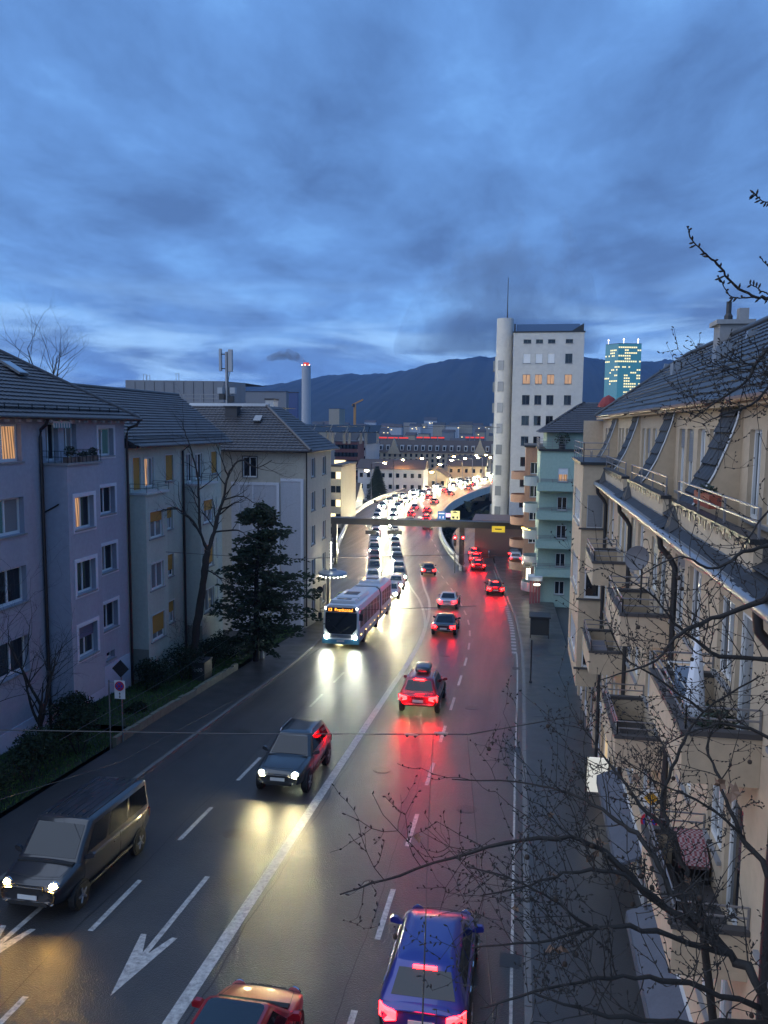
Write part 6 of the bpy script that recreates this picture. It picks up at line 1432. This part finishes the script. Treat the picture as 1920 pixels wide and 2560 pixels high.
# ------------------------------------------------------------------ wires
M_wire = mat('overhead_wire', (.05, .05, .055), .5, metal=.4)
def wire(label, pts, r=.012, sag=0.0, name='overhead_wire', grp='overhead wires'):
    pts = [V(p) for p in pts]; out_ = []
    for a, b in zip(pts[:-1], pts[1:]):
        for i in range(10): t_ = i/10; out_.append(a.lerp(b, t_)-UP*sag*4*t_*(1-t_))
    out_.append(pts[-1]); o = obj(name, MB().tube(out_, r, 4), M_wire); tag(o, label, 'wire', grp); return o
Yw = 19.0
wire('span wire crossing the road in front of the dark SUV', [at_y(-60, 1824, Yw), at_y(560, 1834, Yw), at_y(1170, 1836, Yw), at_y(1440, 1790, 27)], .014)
wire('trolley wire running along the road left of the blue car', [at_y(1083, 1836, Yw), at_y(1072, 2050, 13.4), at_y(1056, 2560, 7.6)], .009)
wire('trolley wire running along the road right of the blue car', [at_y(1168, 1836, Yw), at_y(1188, 2050, 13.4), at_y(1235, 2560, 7.6)], .009)
wire('thin wire crossing above the bus from the grey-green house', [at_y(-20, 1352, 33), at_y(700, 1398, 48), at_y(1180, 1385, 75)], .014)
wire('thin wire crossing in front of the bus windscreen', [at_y(560, 1530, 50), at_y(820, 1528, 48), at_y(1190, 1515, 48)], .013)
wire('thin wire under the gantry from the corner house', [at_y(770, 1395, 60), at_y(900, 1392, 75), at_y(1290, 1385, 90)], .016)
wire('diagonal wire falling across the left garden to the pavement', [at_y(-20, 2005, 16), at_y(300, 1905, 24), at_y(640, 1720, 40), at_y(900, 1560, 60)], .009)
wire('upper diagonal wire over the left lawn', [at_y(150, 1850, 22), at_y(430, 1690, 34), at_y(650, 1545, 50)], .009)
wire('lower diagonal wire over the left hedge', [at_y(210, 1855, 24), at_y(520, 1680, 38), at_y(690, 1570, 52)], .009)
wire('wire along the left kerb above the parked pavement', [at_y(300, 1985, 22), at_y(560, 1790, 34), at_y(800, 1620, 50)], .008)
wire('level wire before the far city roofs', [at_y(760, 1066, 62), at_y(1000, 1066, 90), at_y(1250, 1068, 128)], .03)
for k, (px, py) in enumerate(((1028, 1837), (1102, 1834))):
    c = at_y(px, py, Yw); t = thing('wire_clamp', ('left', 'right')[k] + ' trolley wire clamp hanging on the span wire', 'clamp', c)
    wobj('bar', MB().box(c.x-.17, c.x+.17, Yw-.02, Yw+.02, c.z-.01, c.z+.03), mat('clamp_pale', (.35, .34, .30), .4), t)
    for s_ in (-.1, .1): wobj('insulator', MB().lathe((c.x+s_, Yw, c.z-.06), [(.02, 0), (.045, .03), (.02, .06)], 8), M_black, t)

# ------------------------------------------------------------------ side-street corner on the right
gs = on_road(1345, 1600)
t = thing('glass_shelter', 'dark glazed shelter box on the right pavement corner', 'shelter', (gs.x, gs.y, rz(gs.y)+.12))
gx0, gx1 = at_y(1325, 1600, gs.y).x, at_y(1372, 1600, gs.y).x; zt_s = at_y(1345, 1545, gs.y).z; zb_s = rz(gs.y)+.12
M_shg = mat('smoked_glass', (.05, .048, .045), .12, spec=.6)
wobj('front_pane', MB().box(gx0, gx1, gs.y, gs.y+.03, zb_s+.25, zt_s), M_shg, t); wobj('side_pane', MB().box(gx0, gx0+.03, gs.y+.031, gs.y+1.5, zb_s+.25, zt_s), M_shg, t)
wobj('roof', MB().box(gx0-.1, gx1+.1, gs.y-.1, gs.y+1.6, zt_s+.002, zt_s+.1), M_dark, t)
for xx in (gx0, gx1-.05): wobj('post', MB().box(xx-.01, xx+.05, gs.y-.04, gs.y-.001, zb_s-.1, zt_s), M_dark, t)
for k in range(3): wobj('ceiling_light', MB().lathe(((gx0+gx1)/2, gs.y+.3+k*.4, zt_s-.03), [(.03, 0), (.06, .02), (.03, .03)], 8), lamp('shelter_spot', (1, .9, .7), 6), t)
wobj('bench', MB().box(gx0+.3, gx1-.2, gs.y+.9, gs.y+1.3, zb_s+.42, zb_s+.48), M_steel, t)
bp = on_road(1326, 1712)
t = thing('sign_post', 'dark slim post standing before the right-hand shelter', 'post', (bp.x, bp.y, rz(bp.y)+.1)); tp_ = at_y(1327, 1600, bp.y)
wobj('tube', MB().tube([(bp.x, bp.y, rz(bp.y)), (bp.x, bp.y, tp_.z)], .04, 8), M_dark, t); wobj('foot', MB().lathe((bp.x, bp.y, rz(bp.y)+.1), [(.09, 0), (.08, .12), (.05, .15)], 10), M_dark, t)
# lit shop entrance below the mint house
t = thing('shop_entrance', 'lit shop entrance with red panels at the foot of the mint house', 'shop', (1.4, 79, rz(79)))
for k in range(4): wobj('red_panel', MB().box(1.2+k*.28, 1.42+k*.28, 78.2+.3*k, 78.26+.3*k, rz(79)+.1, rz(79)+2.5), mat('red_panel', (.28, .09, .10), .5), t)
wobj('fascia', MB().box(1.0, 2.4, 78.0, 79.6, rz(79)+2.52, rz(79)+2.9), M_wwhite, t)
wobj('sign_light', MB().lathe(at_y(1342, 1464, 77.8), [(.02, 0), (.3, .05), (.3, .14), (.02, .2)], 12), lamp('shop_globe', (1, .95, .7), 5), t)
for k in range(2): a = at_y(1316+k*6, 1421, 84); wobj('light_tube', MB().box(a.x, a.x+.16, 84, 84.05, a.z-1.2, a.z), lamp('shop_tube', (1, .93, .62), 4), t)
sc_ = thing('shop_sign', 'beige box sign above the lit tubes by the mint house', 'sign', (.4, 84, 0)); a, b = at_y(1308, 1406, 83.8), at_y(1330, 1419, 83.8); wobj('box', MB().box(a.x, b.x, 83.7, 84.0, b.z, a.z), mat('beige_sign', (.42, .36, .28), .5), sc_); wobj('lettering', MB().box(a.x+.2, b.x-.2, 83.68, 83.699, (a.z+b.z)/2-.04, (a.z+b.z)/2+.05), M_blackp, sc_); wobj('bracket', MB().tube([((a.x+b.x)/2, 84, a.z-.2), (GX, 84.5, a.z-.2)], .04, 5), M_dark, sc_)
# parked pair beyond and reflecting bollards
for k, (px, py) in enumerate(((1292, 1408), (1276, 1395))):
    q = on_road(px, py); c = make_car('parked_car', 4.2, 1.8, 1.5, 'hatch', paintm(('parked_white', 'parked_dark')[k], ((.5, .5, .52), (.04, .04, .045))[k]), tail=M_tail0, parts='few')
    place(c, -.3-.25*k, q.y+1.5, False, ('white', 'dark')[k] + ' car parked by the lit shop on the right', 'car')
for k, (px, py) in enumerate(((1222, 1392), (1240, 1392), (1258, 1392))):
    q = on_road(px, py); t = thing('bollard', 'pale reflecting bollard beyond the braking car, ' + lab_rank(k) + ' from the left', 'bollard', q, group='bollards at the ramp'); wobj('shaft', MB().lathe(q, [(.08, 0), (.08, .95), (.05, 1.02)], 10), M_steel, t); wobj('band', MB().lathe(q, [(.084, .7), (.084, .85)], 10), M_white, t)
# ------------------------------------------------------------------ gardens and vegetation
def rnd_unit(r): 
    v = V((r.gauss(0, 1), r.gauss(0, 1), r.gauss(0, 1))); return v.normalized()
def branch(mb, r, p, d, L_, rad, depth, seg=5, droop=0.0, kink=.28, twig=.45, maxd=4, tips=None, up=.05):
    n = max(3, int(L_/max(.12, rad*5))); n = min(n, 8); pts = [V(p)]; rr = [rad]; d = V(d).normalized()
    for i in range(n):
        d = (d+rnd_unit(r)*kink*.6+UP*(up-droop)).normalized(); pts.append(pts[-1]+d*(L_/n)); rr.append(max(.003, rad*(1-.62*(i+1)/n)))
    mb.tube(pts, rr, seg if depth < 2 else (4 if depth < 3 else 3), cap=False)
    if depth >= maxd:
        if tips is not None: tips.append(pts[-1])
        return
    kids = r.randint(3, 5) if depth < 2 else r.randint(2, 4)
    for k in range(kids):
        t = r.uniform(.3, 1.0) if k else 1.0; i = min(int(t*n), n-1); q = pts[i].lerp(pts[i+1], t*n-i if i < n else 1)
        side = d.cross(rnd_unit(r)).normalized(); nd = (((pts[i+1]-pts[i]).normalized())*.75+side*r.uniform(.5, 1.0)).normalized()
        branch(mb, r, q, nd, L_*r.uniform(.42, .68), max(.004, rr[i]*r.uniform(.5, .72)), depth+1, seg, droop, kink, twig, maxd, tips, up)
M_bark = mat('dark_bark', (.030, .026, .024), .85, var=.4, vscale=6, bump=.4, bscale=30)
M_barkg = mat('grey_bark', (.13, .125, .12), .85, var=.5, vscale=4, bump=.4, bscale=20, col2=(.05, .045, .04))
def limb(mb, pts, r0, r1, seg=7):
    """smooth tapered limb through the points; returns samples"""
    P = [V(p) for p in pts]; out_ = []
    for i in range(len(P)-1):
        p0, p1, p2, p3 = P[max(i-1, 0)], P[i], P[i+1], P[min(i+2, len(P)-1)]
        for k in range(5):
            t = k/5; out_.append(.5*((2*p1)+(p2-p0)*t+(2*p0-5*p1+4*p2-p3)*t*t+(3*p1-p0-3*p2+p3)*t**3))
    out_.append(P[-1]); n = len(out_); rs = [(r0+(r1-r0)*(i/(n-1))**.8)*random.uniform(.86, 1.16) for i in range(n)]
    for i in range(1, n-1): out_[i] = out_[i]+V((random.uniform(-1, 1), random.uniform(-1, 1), random.uniform(-1, 1)))*min(.03, rs[i]*.9)
    mb.tube(out_, rs, seg, cap=True); return out_, rs

# bare plane tree in the right foreground: limbs through the picture, twigs grown on them
rp = random.Random(12)
pt = thing('plane_tree', 'bare plane tree with seed balls and dead leaves, right foreground', 'tree', (2.3, 7.6, rz(7.6)+.12))
mbt = MB(); mbl = MB(); base = V((2.3, 7.6, rz(7.6)+.05)); tipsP = []
D0 = 8.0
fork = V((2.25, 7.3, 3.2))
limb(mbt, [base, base+V((.02, 0, 1.5)), fork+V((.02, .1, -1.0)), fork], .20, .11, 10)
wobj('trunk', mbt, M_barkg, pt, 60)
def L2(*pp): return [at_d(x, y, dd) for x, y, dd in pp]
limbs = [
 ([fork]+L2((1915, 2560, 8.0), (1820, 2382, 7.8), (1682, 2283, 7.6), (1510, 2138, 7.4), (1421, 2094, 7.3), (1222, 2116, 7.1), (1000, 2188, 6.9), (850, 2236, 6.8)), .062, .007),
 ([fork]+L2((1760, 2330, 7.9), (1730, 2220, 8.0), (1690, 2110, 8.2), (1655, 2010, 8.4), (1690, 1900, 8.6), (1760, 1780, 8.8), (1900, 1690, 9.0)), .045, .010),
 (L2((1820, 2382, 7.8), (1700, 2250, 7.6), (1620, 2120, 7.6), (1545, 2050, 7.7), (1440, 1990, 7.8), (1330, 1960, 7.9), (1130, 1948, 8.0)), .042, .006),
 (L2((1690, 2110, 8.2), (1600, 2010, 8.2), (1540, 1930, 8.3), (1480, 1850, 8.4), (1440, 1790, 8.4)), .028, .005),
 (L2((1682, 2283, 7.6), (1560, 2190, 7.3), (1430, 2180, 7.1), (1330, 2210, 7.0), (1200, 2240, 6.9)), .03, .006),
 (L2((1820, 2382, 7.8), (1640, 2330, 7.3), (1480, 2320, 7.0), (1380, 2350, 6.8), (1180, 2370, 6.6)), .035, .006),
 (L2((1900, 2520, 7.9), (1720, 2460, 7.3), (1560, 2440, 6.9), (1380, 2470, 6.6), (1200, 2520, 6.4)), .035, .007),
 (L2((1920, 2560, 7.9), (1700, 2560, 7.0), (1480, 2530, 6.5), (1330, 2480, 6.3)), .04, .008),
 (L2((1480, 2320, 7.0), (1380, 2250, 6.8), (1290, 2200, 6.7), (1180, 2170, 6.6)), .018, .005),
 (L2((1760, 1780, 8.8), (1650, 1700, 8.7), (1560, 1640, 8.6), (1520, 1560, 8.5)), .022, .005),
 (L2((1930, 1650, 8.6), (1800, 1640, 8.5), (1700, 1570, 8.4), (1620, 1480, 8.3), (1510, 1420, 8.2)), .035, .005),
 (L2((1950, 1480, 8.6), (1800, 1540, 8.4), (1700, 1580, 8.2), (1640, 1650, 8.1), (1500, 1700, 8.0)), .04, .006),
 (L2((1950, 1350, 8.6), (1860, 1380, 8.4), (1780, 1420, 8.2), (1700, 1390, 8.1), (1600, 1440, 8.0)), .03, .006),
 (L2((1940, 860, 9.0), (1895, 900, 8.9), (1870, 950, 8.8), (1800, 1000, 8.7), (1740, 1040, 8.6)), .03, .008),
 (L2((1950, 930, 9.0), (1880, 1010, 8.8), (1800, 1040, 8.6), (1760, 1060, 8.5)), .022, .006),
 (L2((1960, 770, 9.0), (1920, 748, 8.9), (1880, 738, 8.8), (1830, 705, 8.7), (1795, 660, 8.6), (1760, 630, 8.5), (1730, 600, 8.5), (1717, 565, 8.5)), .026, .006),
 (L2((1890, 742, 8.8), (1850, 745, 8.8), (1825, 740, 8.8), (1805, 705, 8.7), (1795, 690, 8.7)), .011, .005),
 (L2((1960, 735, 9.0), (1920, 735, 8.9), (1900, 725, 8.9), (1875, 710, 8.9)), .012, .005),
 (L2((1950, 500, 9.0), (1915, 505, 9.0), (1895, 495, 9.0), (1885, 485, 9.0)), .009, .005),
 (L2((1960, 700, 9.0), (1925, 670, 9.0), (1902, 645, 9.0)), .01, .006),
 (L2((1930, 2200, 8.4), (1850, 2080, 8.4), (1800, 1950, 8.5), (1770, 1850, 8.6), (1840, 1760, 8.6)), .035, .006),
 (L2((1850, 2080, 8.4), (1740, 2000, 8.2), (1650, 1960, 8.1), (1560, 1900, 8.0)), .02, .005),
 (L2((1940, 1850, 8.6), (1830, 1810, 8.5), (1730, 1830, 8.4), (1650, 1870, 8.3)), .025, .005),
 (L2((1940, 1250, 8.8), (1880, 1330, 8.6), (1840, 1400, 8.5)), .018, .005),
]
samples = []
for pts, r0, r1 in limbs:
    s_, rs = limb(mbl, pts, r0*.78, r1*.8, 7); samples.append((s_, rs, 'sky' if pts[-1].z > 11.2 else 'low'))
wobj('limbs', mbl, M_bark, pt, 60)
mbw = MB()
def twig(p, d, L_, rad, lv):
    n = 4; pts = [V(p)]; d = V(d).normalized()
    for i in range(n):
        d = (d+rnd_unit(rp)*.30+UP*.10).normalized(); pts.append(pts[-1]+d*L_/n)
    mbw.tube(pts, [rad*(1-.5*i/n) for i in range(n+1)], 4, cap=False)
    # buds: short spurs along the twig
    for i in range(1, n+1):
        if rp.random() < .8:
            s_ = d.cross(rnd_unit(rp)).normalized(); b = pts[i]; e_ = b+(s_*.6+d*.5).normalized()*rp.uniform(.018, .035); mbw.tube([b, b.lerp(e_, .6), e_], [.004, .007, .002], 4, cap=False)
    tipsP.append(pts[-1])
    if lv > 0:
        for k in range(rp.randint(1, 3)):
            i = rp.randint(1, n); side = d.cross(rnd_unit(rp)).normalized(); twig(pts[i], d*.6+side*.8, L_*rp.uniform(.4, .75), rad*.68, lv-1)
for s_, rs, kd in samples:
    n = len(s_)
    for i in range(2, n):
        step_ = (s_[i]-s_[i-1]); dd = step_.normalized()
        if kd == 'sky':
            if rp.random() < .8:
                side = dd.cross(rnd_unit(rp)).normalized(); b = s_[i]; e_ = b+(side+dd*.5).normalized()*rp.uniform(.03, .07); mbw.tube([b, b.lerp(e_, .6), e_], [.006, .011, .003], 5, cap=False)
            continue
        for _ in range(3):
            if rp.random() < .34:
                side = dd.cross(rnd_unit(rp)).normalized(); twig(s_[i-1].lerp(s_[i], rp.random()), dd*.55+side*.8+UP*.15, rp.uniform(.22, .75), max(.0036, rs[i]*.4 if rs[i] < .015 else .006), rp.choice((1, 1, 2)))
wobj('twigs', mbw, M_bark, pt, kind='stuff')
M_dead = mat('dead_leaf', (.22, .13, .085), .8, var=.4, vscale=20); M_ball = mat('seed_ball', (.045, .03, .022), .9, bump=.6, bscale=120)
low = [t_ for t_ in tipsP if t_.z < 10.5]; rp.shuffle(low)
for k in range(34):
    p = low[k]; l_ = rp.uniform(.05, .16); b = wobj('seed_ball', MB().lathe(p-UP*(l_+.045), [(.004, 0), (.016, .005), (.021, .02), (.016, .035), (.004, .042)], 8), M_ball, pt, 60); wobj('stalk', MB().tube([p, p-UP*l_], .0022, 3), M_bark, b)
def dead_leaf(p, s_):
    mb = MB(); a = rnd_unit(rp); b = a.cross(rnd_unit(rp)).normalized(); c = a.cross(b); rim = []
    for q in range(11):
        an = q*2*pi/11; rad = s_*(1.0 if q % 2 == 0 else .52); rim.append(p+a*cos(an)*rad+b*sin(an)*rad+c*rp.uniform(-.45, .45)*s_)
    n = len(mb.v); mb.v += [tuple(p)]+[tuple(q) for q in rim]; mb.f += [(n, n+1+q, n+1+(q+1) % 11) for q in range(11)]; return mb
for (x, y, d_, s_) in ((1500, 2105, 7.3, .085), (1480, 2140, 7.3, .10), (1545, 2195, 7.4, .07), (1390, 2375, 6.9, .12), (1720, 2200, 7.9, .06), (1045, 2095, 7.0, .06), (1830, 1980, 8.0, .13), (1800, 1960, 8.0, .09), (1380, 2185, 7.1, .05), (1290, 2270, 6.8, .04), (1590, 1945, 8.0, .07), (1378, 2040, 7.6, .05)):
    p = at_d(x, y, d_); l_ = wobj('dead_leaf', dead_leaf(p, s_*.8), M_dead, pt)
    near = min((q for s2, r2, k2 in samples for q in s2), key=lambda q: (q-p).length); wobj('leaf_stalk', MB().tube([near, p], .003, 3), M_bark, l_)

# bare tree before the grey-green house
tr = random.Random(31)
Yt = 41.5
t1 = thing('bare_tree', 'bare forked tree in front of the grey-green house', 'tree', at_y(490, 1600, Yt))
mb = MB(); mbf = MB()
def A_(x, y, dy=0): return at_y(x, y, Yt+dy)
s0, r0_ = limb(mb, [A_(480, 1660), A_(490, 1580), A_(505, 1480), A_(515, 1400), A_(520, 1375)], .24, .17, 9)
ms = [([A_(520, 1380), A_(535, 1330, .3), A_(545, 1290, .4), A_(558, 1250, .5), (A_(570, 1190, .6)), A_(600, 1150, .8), A_(640, 1170, 1), A_(680, 1150, 1.2)], .14, .02),
      ([A_(520, 1380), A_(500, 1330, -.3), A_(470, 1290, -.6), A_(440, 1270, -.8), A_(410, 1275, -1), A_(385, 1270, -1.1)], .10, .02),
      ([A_(500, 1330, -.3), A_(498, 1260, -.2), A_(495, 1200, -.2), A_(480, 1130, -.3), A_(462, 1080, -.3), A_(455, 1050, -.4)], .09, .015),
      ([A_(535, 1330, .3), A_(590, 1325, 0), A_(620, 1340, -.5), A_(660, 1360, -.8)], .06, .012),
      ([A_(558, 1250, .5), A_(600, 1240, 0), A_(640, 1260, -.4), A_(690, 1290, -.6)], .05, .01),
      ([A_(570, 1190, .6), A_(555, 1150, .4), A_(540, 1110, .2)], .05, .012),
      ([A_(510, 1420), A_(545, 1440, -.5), A_(580, 1460, -.8), A_(620, 1500, -1)], .045, .01)]
for pts, a_, b_ in ms:
    s_, rs = limb(mb, pts, a_, b_, 7)
    for i in range(4, len(s_), 2):
        dd = (s_[i]-s_[i-1]).normalized(); side = dd.cross(rnd_unit(tr)).normalized()
        branch(mbf, tr, s_[i], dd*.6+side*.8, tr.uniform(.8, 1.9), max(.012, rs[i]*.5), 2, 4, 0, .3, maxd=4, up=.06)
wobj('trunk', mb, mat('brown_bark', (.05, .043, .036), .85, var=.4, vscale=5, bump=.3, bscale=25), t1, 60); wobj('branches', mbf, M_bark, t1, kind='stuff')

# dark yew beside it
ry = random.Random(9); Yy = 46.5; yb = at_y(640, 1600, Yy); ytop = at_y(680, 1255, Yy).z
yw = thing('yew_tree', 'broad dark evergreen yew in front of the corner house', 'tree', (yb.x, Yy, rz(Yy)))
bz = rz(Yy); mb = MB(); mbc = MB(); hT = ytop-bz
wobj('trunk', MB().tube([(yb.x, Yy, bz-.2), (yb.x+.05, Yy, bz+hT*.5), (yb.x+.25, Yy, bz+hT*.96)], [.22, .15, .03], 8), M_bark, yw, 60)
for k in range(165):
    f = ry.random(); z = bz+hT*(.10+.88*f); az = ry.uniform(0, 2*pi); reach = (3.7*(1-f)**.48*(.62+.38*sin(min(1, f*3.2)*pi/2))+.2)*ry.uniform(.45, 1.12)
    if cos(az) > .5 and .25 < f < .6: reach *= 1.25
    d = V((cos(az), sin(az)*.85, -.02+ry.uniform(-.15, .25))); o_ = V((yb.x+.05+.2*f, Yy, z)); e_ = o_+d*reach
    mb.tube([o_, o_.lerp(e_, .5)+UP*.05, e_], [.035, .02, .006], 4, cap=False)
    for i in range(58):
        t_ = .12+.88*ry.random(); c = o_.lerp(e_, t_)+V((ry.gauss(0, .13), ry.gauss(0, .13), ry.gauss(-.03, .10))); s_ = ry.uniform(.10, .22); dd = (d+rnd_unit(ry)*.5).normalized(); sd_ = dd.cross(rnd_unit(ry)).normalized()*s_*.4
        mbc.quad(c-dd*s_*.6, c+sd_, c+dd*s_, c-sd_)
        c2_ = c+rnd_unit(ry)*.05; mbc.quad(c2_-dd*s_*.5, c2_-UP*.05, c2_+dd*s_-UP*.03, c2_+UP*.05)
wobj('boughs', mb, M_bark, yw); wobj('crown', mbc, mat('yew_foliage', (.055, .085, .045), .75, var=.5, vscale=2.5, col2=(.026, .040, .024)), yw, kind='stuff')

# small bare trees and shrubs on the far left
def bare_small(label, basept, h, seed, lean=(0, 0), n=5, m=M_bark, name='bare_tree', spread=.6, rad=.09):
    r = random.Random(seed); t = thing(name, label, 'tree', basept); b = V(basept); mb = MB(); mbf = MB()
    top_ = b+V((lean[0], lean[1], h*.45)); s_, rs = limb(mb, [b-UP*.3, b.lerp(top_, .5)+rnd_unit(r)*.05, top_], rad, rad*.7, 8)
    for k in range(n):
        an = 2*pi*k/n+r.uniform(-.4, .4); d = V((cos(an)*spread, sin(an)*spread, 1)); branch(mbf, r, s_[-1-r.randint(0, 4)], d, h*r.uniform(.35, .55), rad*.5, 1, 5, 0, .26, maxd=4, up=.05)
    wobj('trunk', mb, m, t, 60); wobj('branches', mbf, M_bark, t, kind='stuff'); return t
p = on_road(128, 1920); p = V((-18.0, 27.2, rz(27.2)+.1)); bare_small('pollarded bare tree in the hedge before the lavender house', p, 5.2, 5, (.1, 0), 6, mat('pale_brown_bark', (.075, .06, .05), .85, var=.4, vscale=6), 'pollarded_tree', .55, .13)
bare_small('slender bare shrub at the left picture edge', (-18.4, 24.5, rz(24.5)), 7.5, 6, (-.2, .2), 7, spread=.7, rad=.06)
bare_small('bare tree top rising behind the lavender roof', at_y(112, 960, 60)-UP*7, 11.5, 14, (.3, 0), 7, spread=.5, rad=.16)
bare_small('thin bare shrub by the base of the grey-green house', (-17.6, 40.5, rz(40.5)), 3.2, 19, (0, 0), 6, spread=.6, rad=.04, name='bare_shrub')

# lawns, hedges, low wall
M_grass = mat('winter_grass', (.07, .15, .03), .8, var=.5, vscale=1.2)
def lawn(x0, x1, y0, y1, zof, label):
    rows = [[(x, y, rz(y)+zof) for x in (x0, (x0+x1)/2, x1)] for y in rng(y0, y1, 1.5)]
    o = obj('lawn', MB().grid(rows), mat('lawn_soil', (.02, .03, .012), .9, var=.4, vscale=2), kind='structure')
    r = random.Random(int(y0*10)); mb = MB()
    for _ in range(int((x1-x0)*(y1-y0)*150)):
        x, y = r.uniform(x0, x1), r.uniform(y0, y1); z = rz(y)+zof; h = r.uniform(.06, .14); an = r.uniform(0, 2*pi); dx_, dy_ = cos(an)*.022, sin(an)*.022
        mb.poly([(x-dx_, y-dy_, z), (x+dx_, y+dy_, z), (x+r.uniform(-.04, .04), y+r.uniform(-.04, .04), z+h)])
    tag(obj('grass', mb, M_grass), label, 'grass', kind='stuff')
lawn(-19.9, -16.35, 31.2, 36.6, .42, 'green lawn behind the no-parking sign')
lawn(-19.9, -16.2, 36.6, 47, .3, 'dim grass below the grey-green house')
lawn(-17.9, -16.2, 47, 59, .14, 'green grass verge before the corner house')
lawn(-19.9, -16.35, 14, 31.2, .15, 'dark grass under the left hedge')
gw = thing('garden_wall', 'low stone garden wall along the left pavement', 'wall', (-16.25, 35, rz(35)))
rs_ = random.Random(77); y = 29.6
while y < 43.4:
    l_ = rs_.uniform(.5, .95); wobj('stone', MB().prism([(-16.36, y+.01, rz(y)-.3), (-16.16, y+.01, rz(y)-.3), (-16.16, y+l_-.01, rz(y+l_)-.3), (-16.36, y+l_-.01, rz(y+l_)-.3)], (0, 0, .75+rs_.uniform(-.04, .06))), mat('mossy_stone', (.20, .20, .15), .8, var=.5, vscale=5, bump=.3, bscale=20), gw); y += l_
def shrub(label, c, r_, n, seed, size=.12, m=None, name='shrub'):
    r = random.Random(seed); t = thing(name, label, 'shrub', (c[0], c[1], c[2]-r_[2])); mb = MB()
    for _ in range(7): 
        an = r.uniform(0, 2*pi); mb.tube([(c[0], c[1], c[2]-r_[2]), (c[0]+cos(an)*r_[0]*.6, c[1]+sin(an)*r_[1]*.6, c[2]+r_[2]*.5)], [.03, .008], 4)
    wobj('stems', mb, M_bark, t); mb = MB()
    for k in range(9):
        d = rnd_unit(r); leaf_cloud(mb, V(c)+V((d.x*r_[0]*.55, d.y*r_[1]*.55, abs(d.z)*r_[2]*.5-.1)), (r_[0]*.55, r_[1]*.55, r_[2]*.55), n//9, size, rnd=r)
    wobj('foliage', mb, m or M_hedge, t, kind='stuff'); return t
M_hedge = mat('hedge_leaf', (.030, .052, .028), .85, var=.5, vscale=3, col2=(.014, .022, .014), spec=.2)
for k, (x, y, rx_, ry_, h, lb) in enumerate(((-17.3, 22.3, 1.1, 1.6, 1.0, 'dense dark shrub nearest the left picture edge'), (-17.2, 25.2, 1.0, 1.6, 1.1, 'dense dark shrub under the pollarded tree'), (-17.0, 28.2, 1.0, 1.5, 1.2, 'dense dark shrub left of the sign pole'), (-18.6, 30.2, 1.0, 1.4, 1.1, 'broad shrub against the lavender plinth'), (-18.4, 37.8, 1.2, 1.2, 1.1, 'ivy-dark shrub at the lavender house corner'), (-17.9, 40.2, 1.3, 1.5, 1.3, 'dark shrub below the first grey-green bay'), (-17.6, 43.2, 1.3, 1.4, 1.2, 'dark shrub between the two grey-green bays'), (-17.9, 46.2, 1.1, 1.4, 1.1, 'dark shrub under the yew'), (-17.3, 33.6, .5, .6, .4, 'small pale green shrub on the lawn edge'))):
    shrub(lb, (x, y, rz(y)+.2+h*.75), (rx_, ry_, h), 2400, 100+k, .075)
# dark utility cabinet with sprayed tag
uc = thing('utility_cabinet', 'dark utility cabinet with a pale sprayed tag in the shrubs', 'cabinet', (-16.7, 40.6, rz(40.6)))
wobj('body', MB().box(-17.3, -16.6, 40.0, 41.1, rz(41)-.1, rz(40)+1.3), mat('cabinet_dark', (.03, .035, .035), .5), uc); wobj('lid', MB().box(-17.34, -16.56, 39.96, 41.14, rz(40)+1.302, rz(40)+1.36), M_dark, uc)
mbs = MB()
for i in range(3): mbs.tube([(-17.12+i*.17+.06*cos(q*pi/4), 39.985, rz(40)+.95+.09*sin(q*pi/4)) for q in range(9)], .012, 4)
wobj('sprayed_tag', mbs, mat('spray_pale', (.4, .42, .42), .7), uc)

# ------------------------------------------------------------------ air between here and the hill
HAZE = True
if HAZE:
    hm = bpy.data.materials.new('haze_air'); hm.use_nodes = True; ht = hm.node_tree; ht.nodes.clear()
    pv = ht.nodes.new('ShaderNodeVolumePrincipled'); ho = ht.nodes.new('ShaderNodeOutputMaterial'); ht.links.new(pv.outputs[0], ho.inputs['Volume'])
    pv.inputs['Color'].default_value = (.17, .42, .98, 1); pv.inputs['Density'].default_value = .000085; pv.inputs['Anisotropy'].default_value = 0.0
    hz = obj('haze', MB().box(-6500, 6500, -60, 12500, GZ-18, 388), hm); tag(hz, 'thin blue evening haze over the valley', 'haze', kind='stuff')
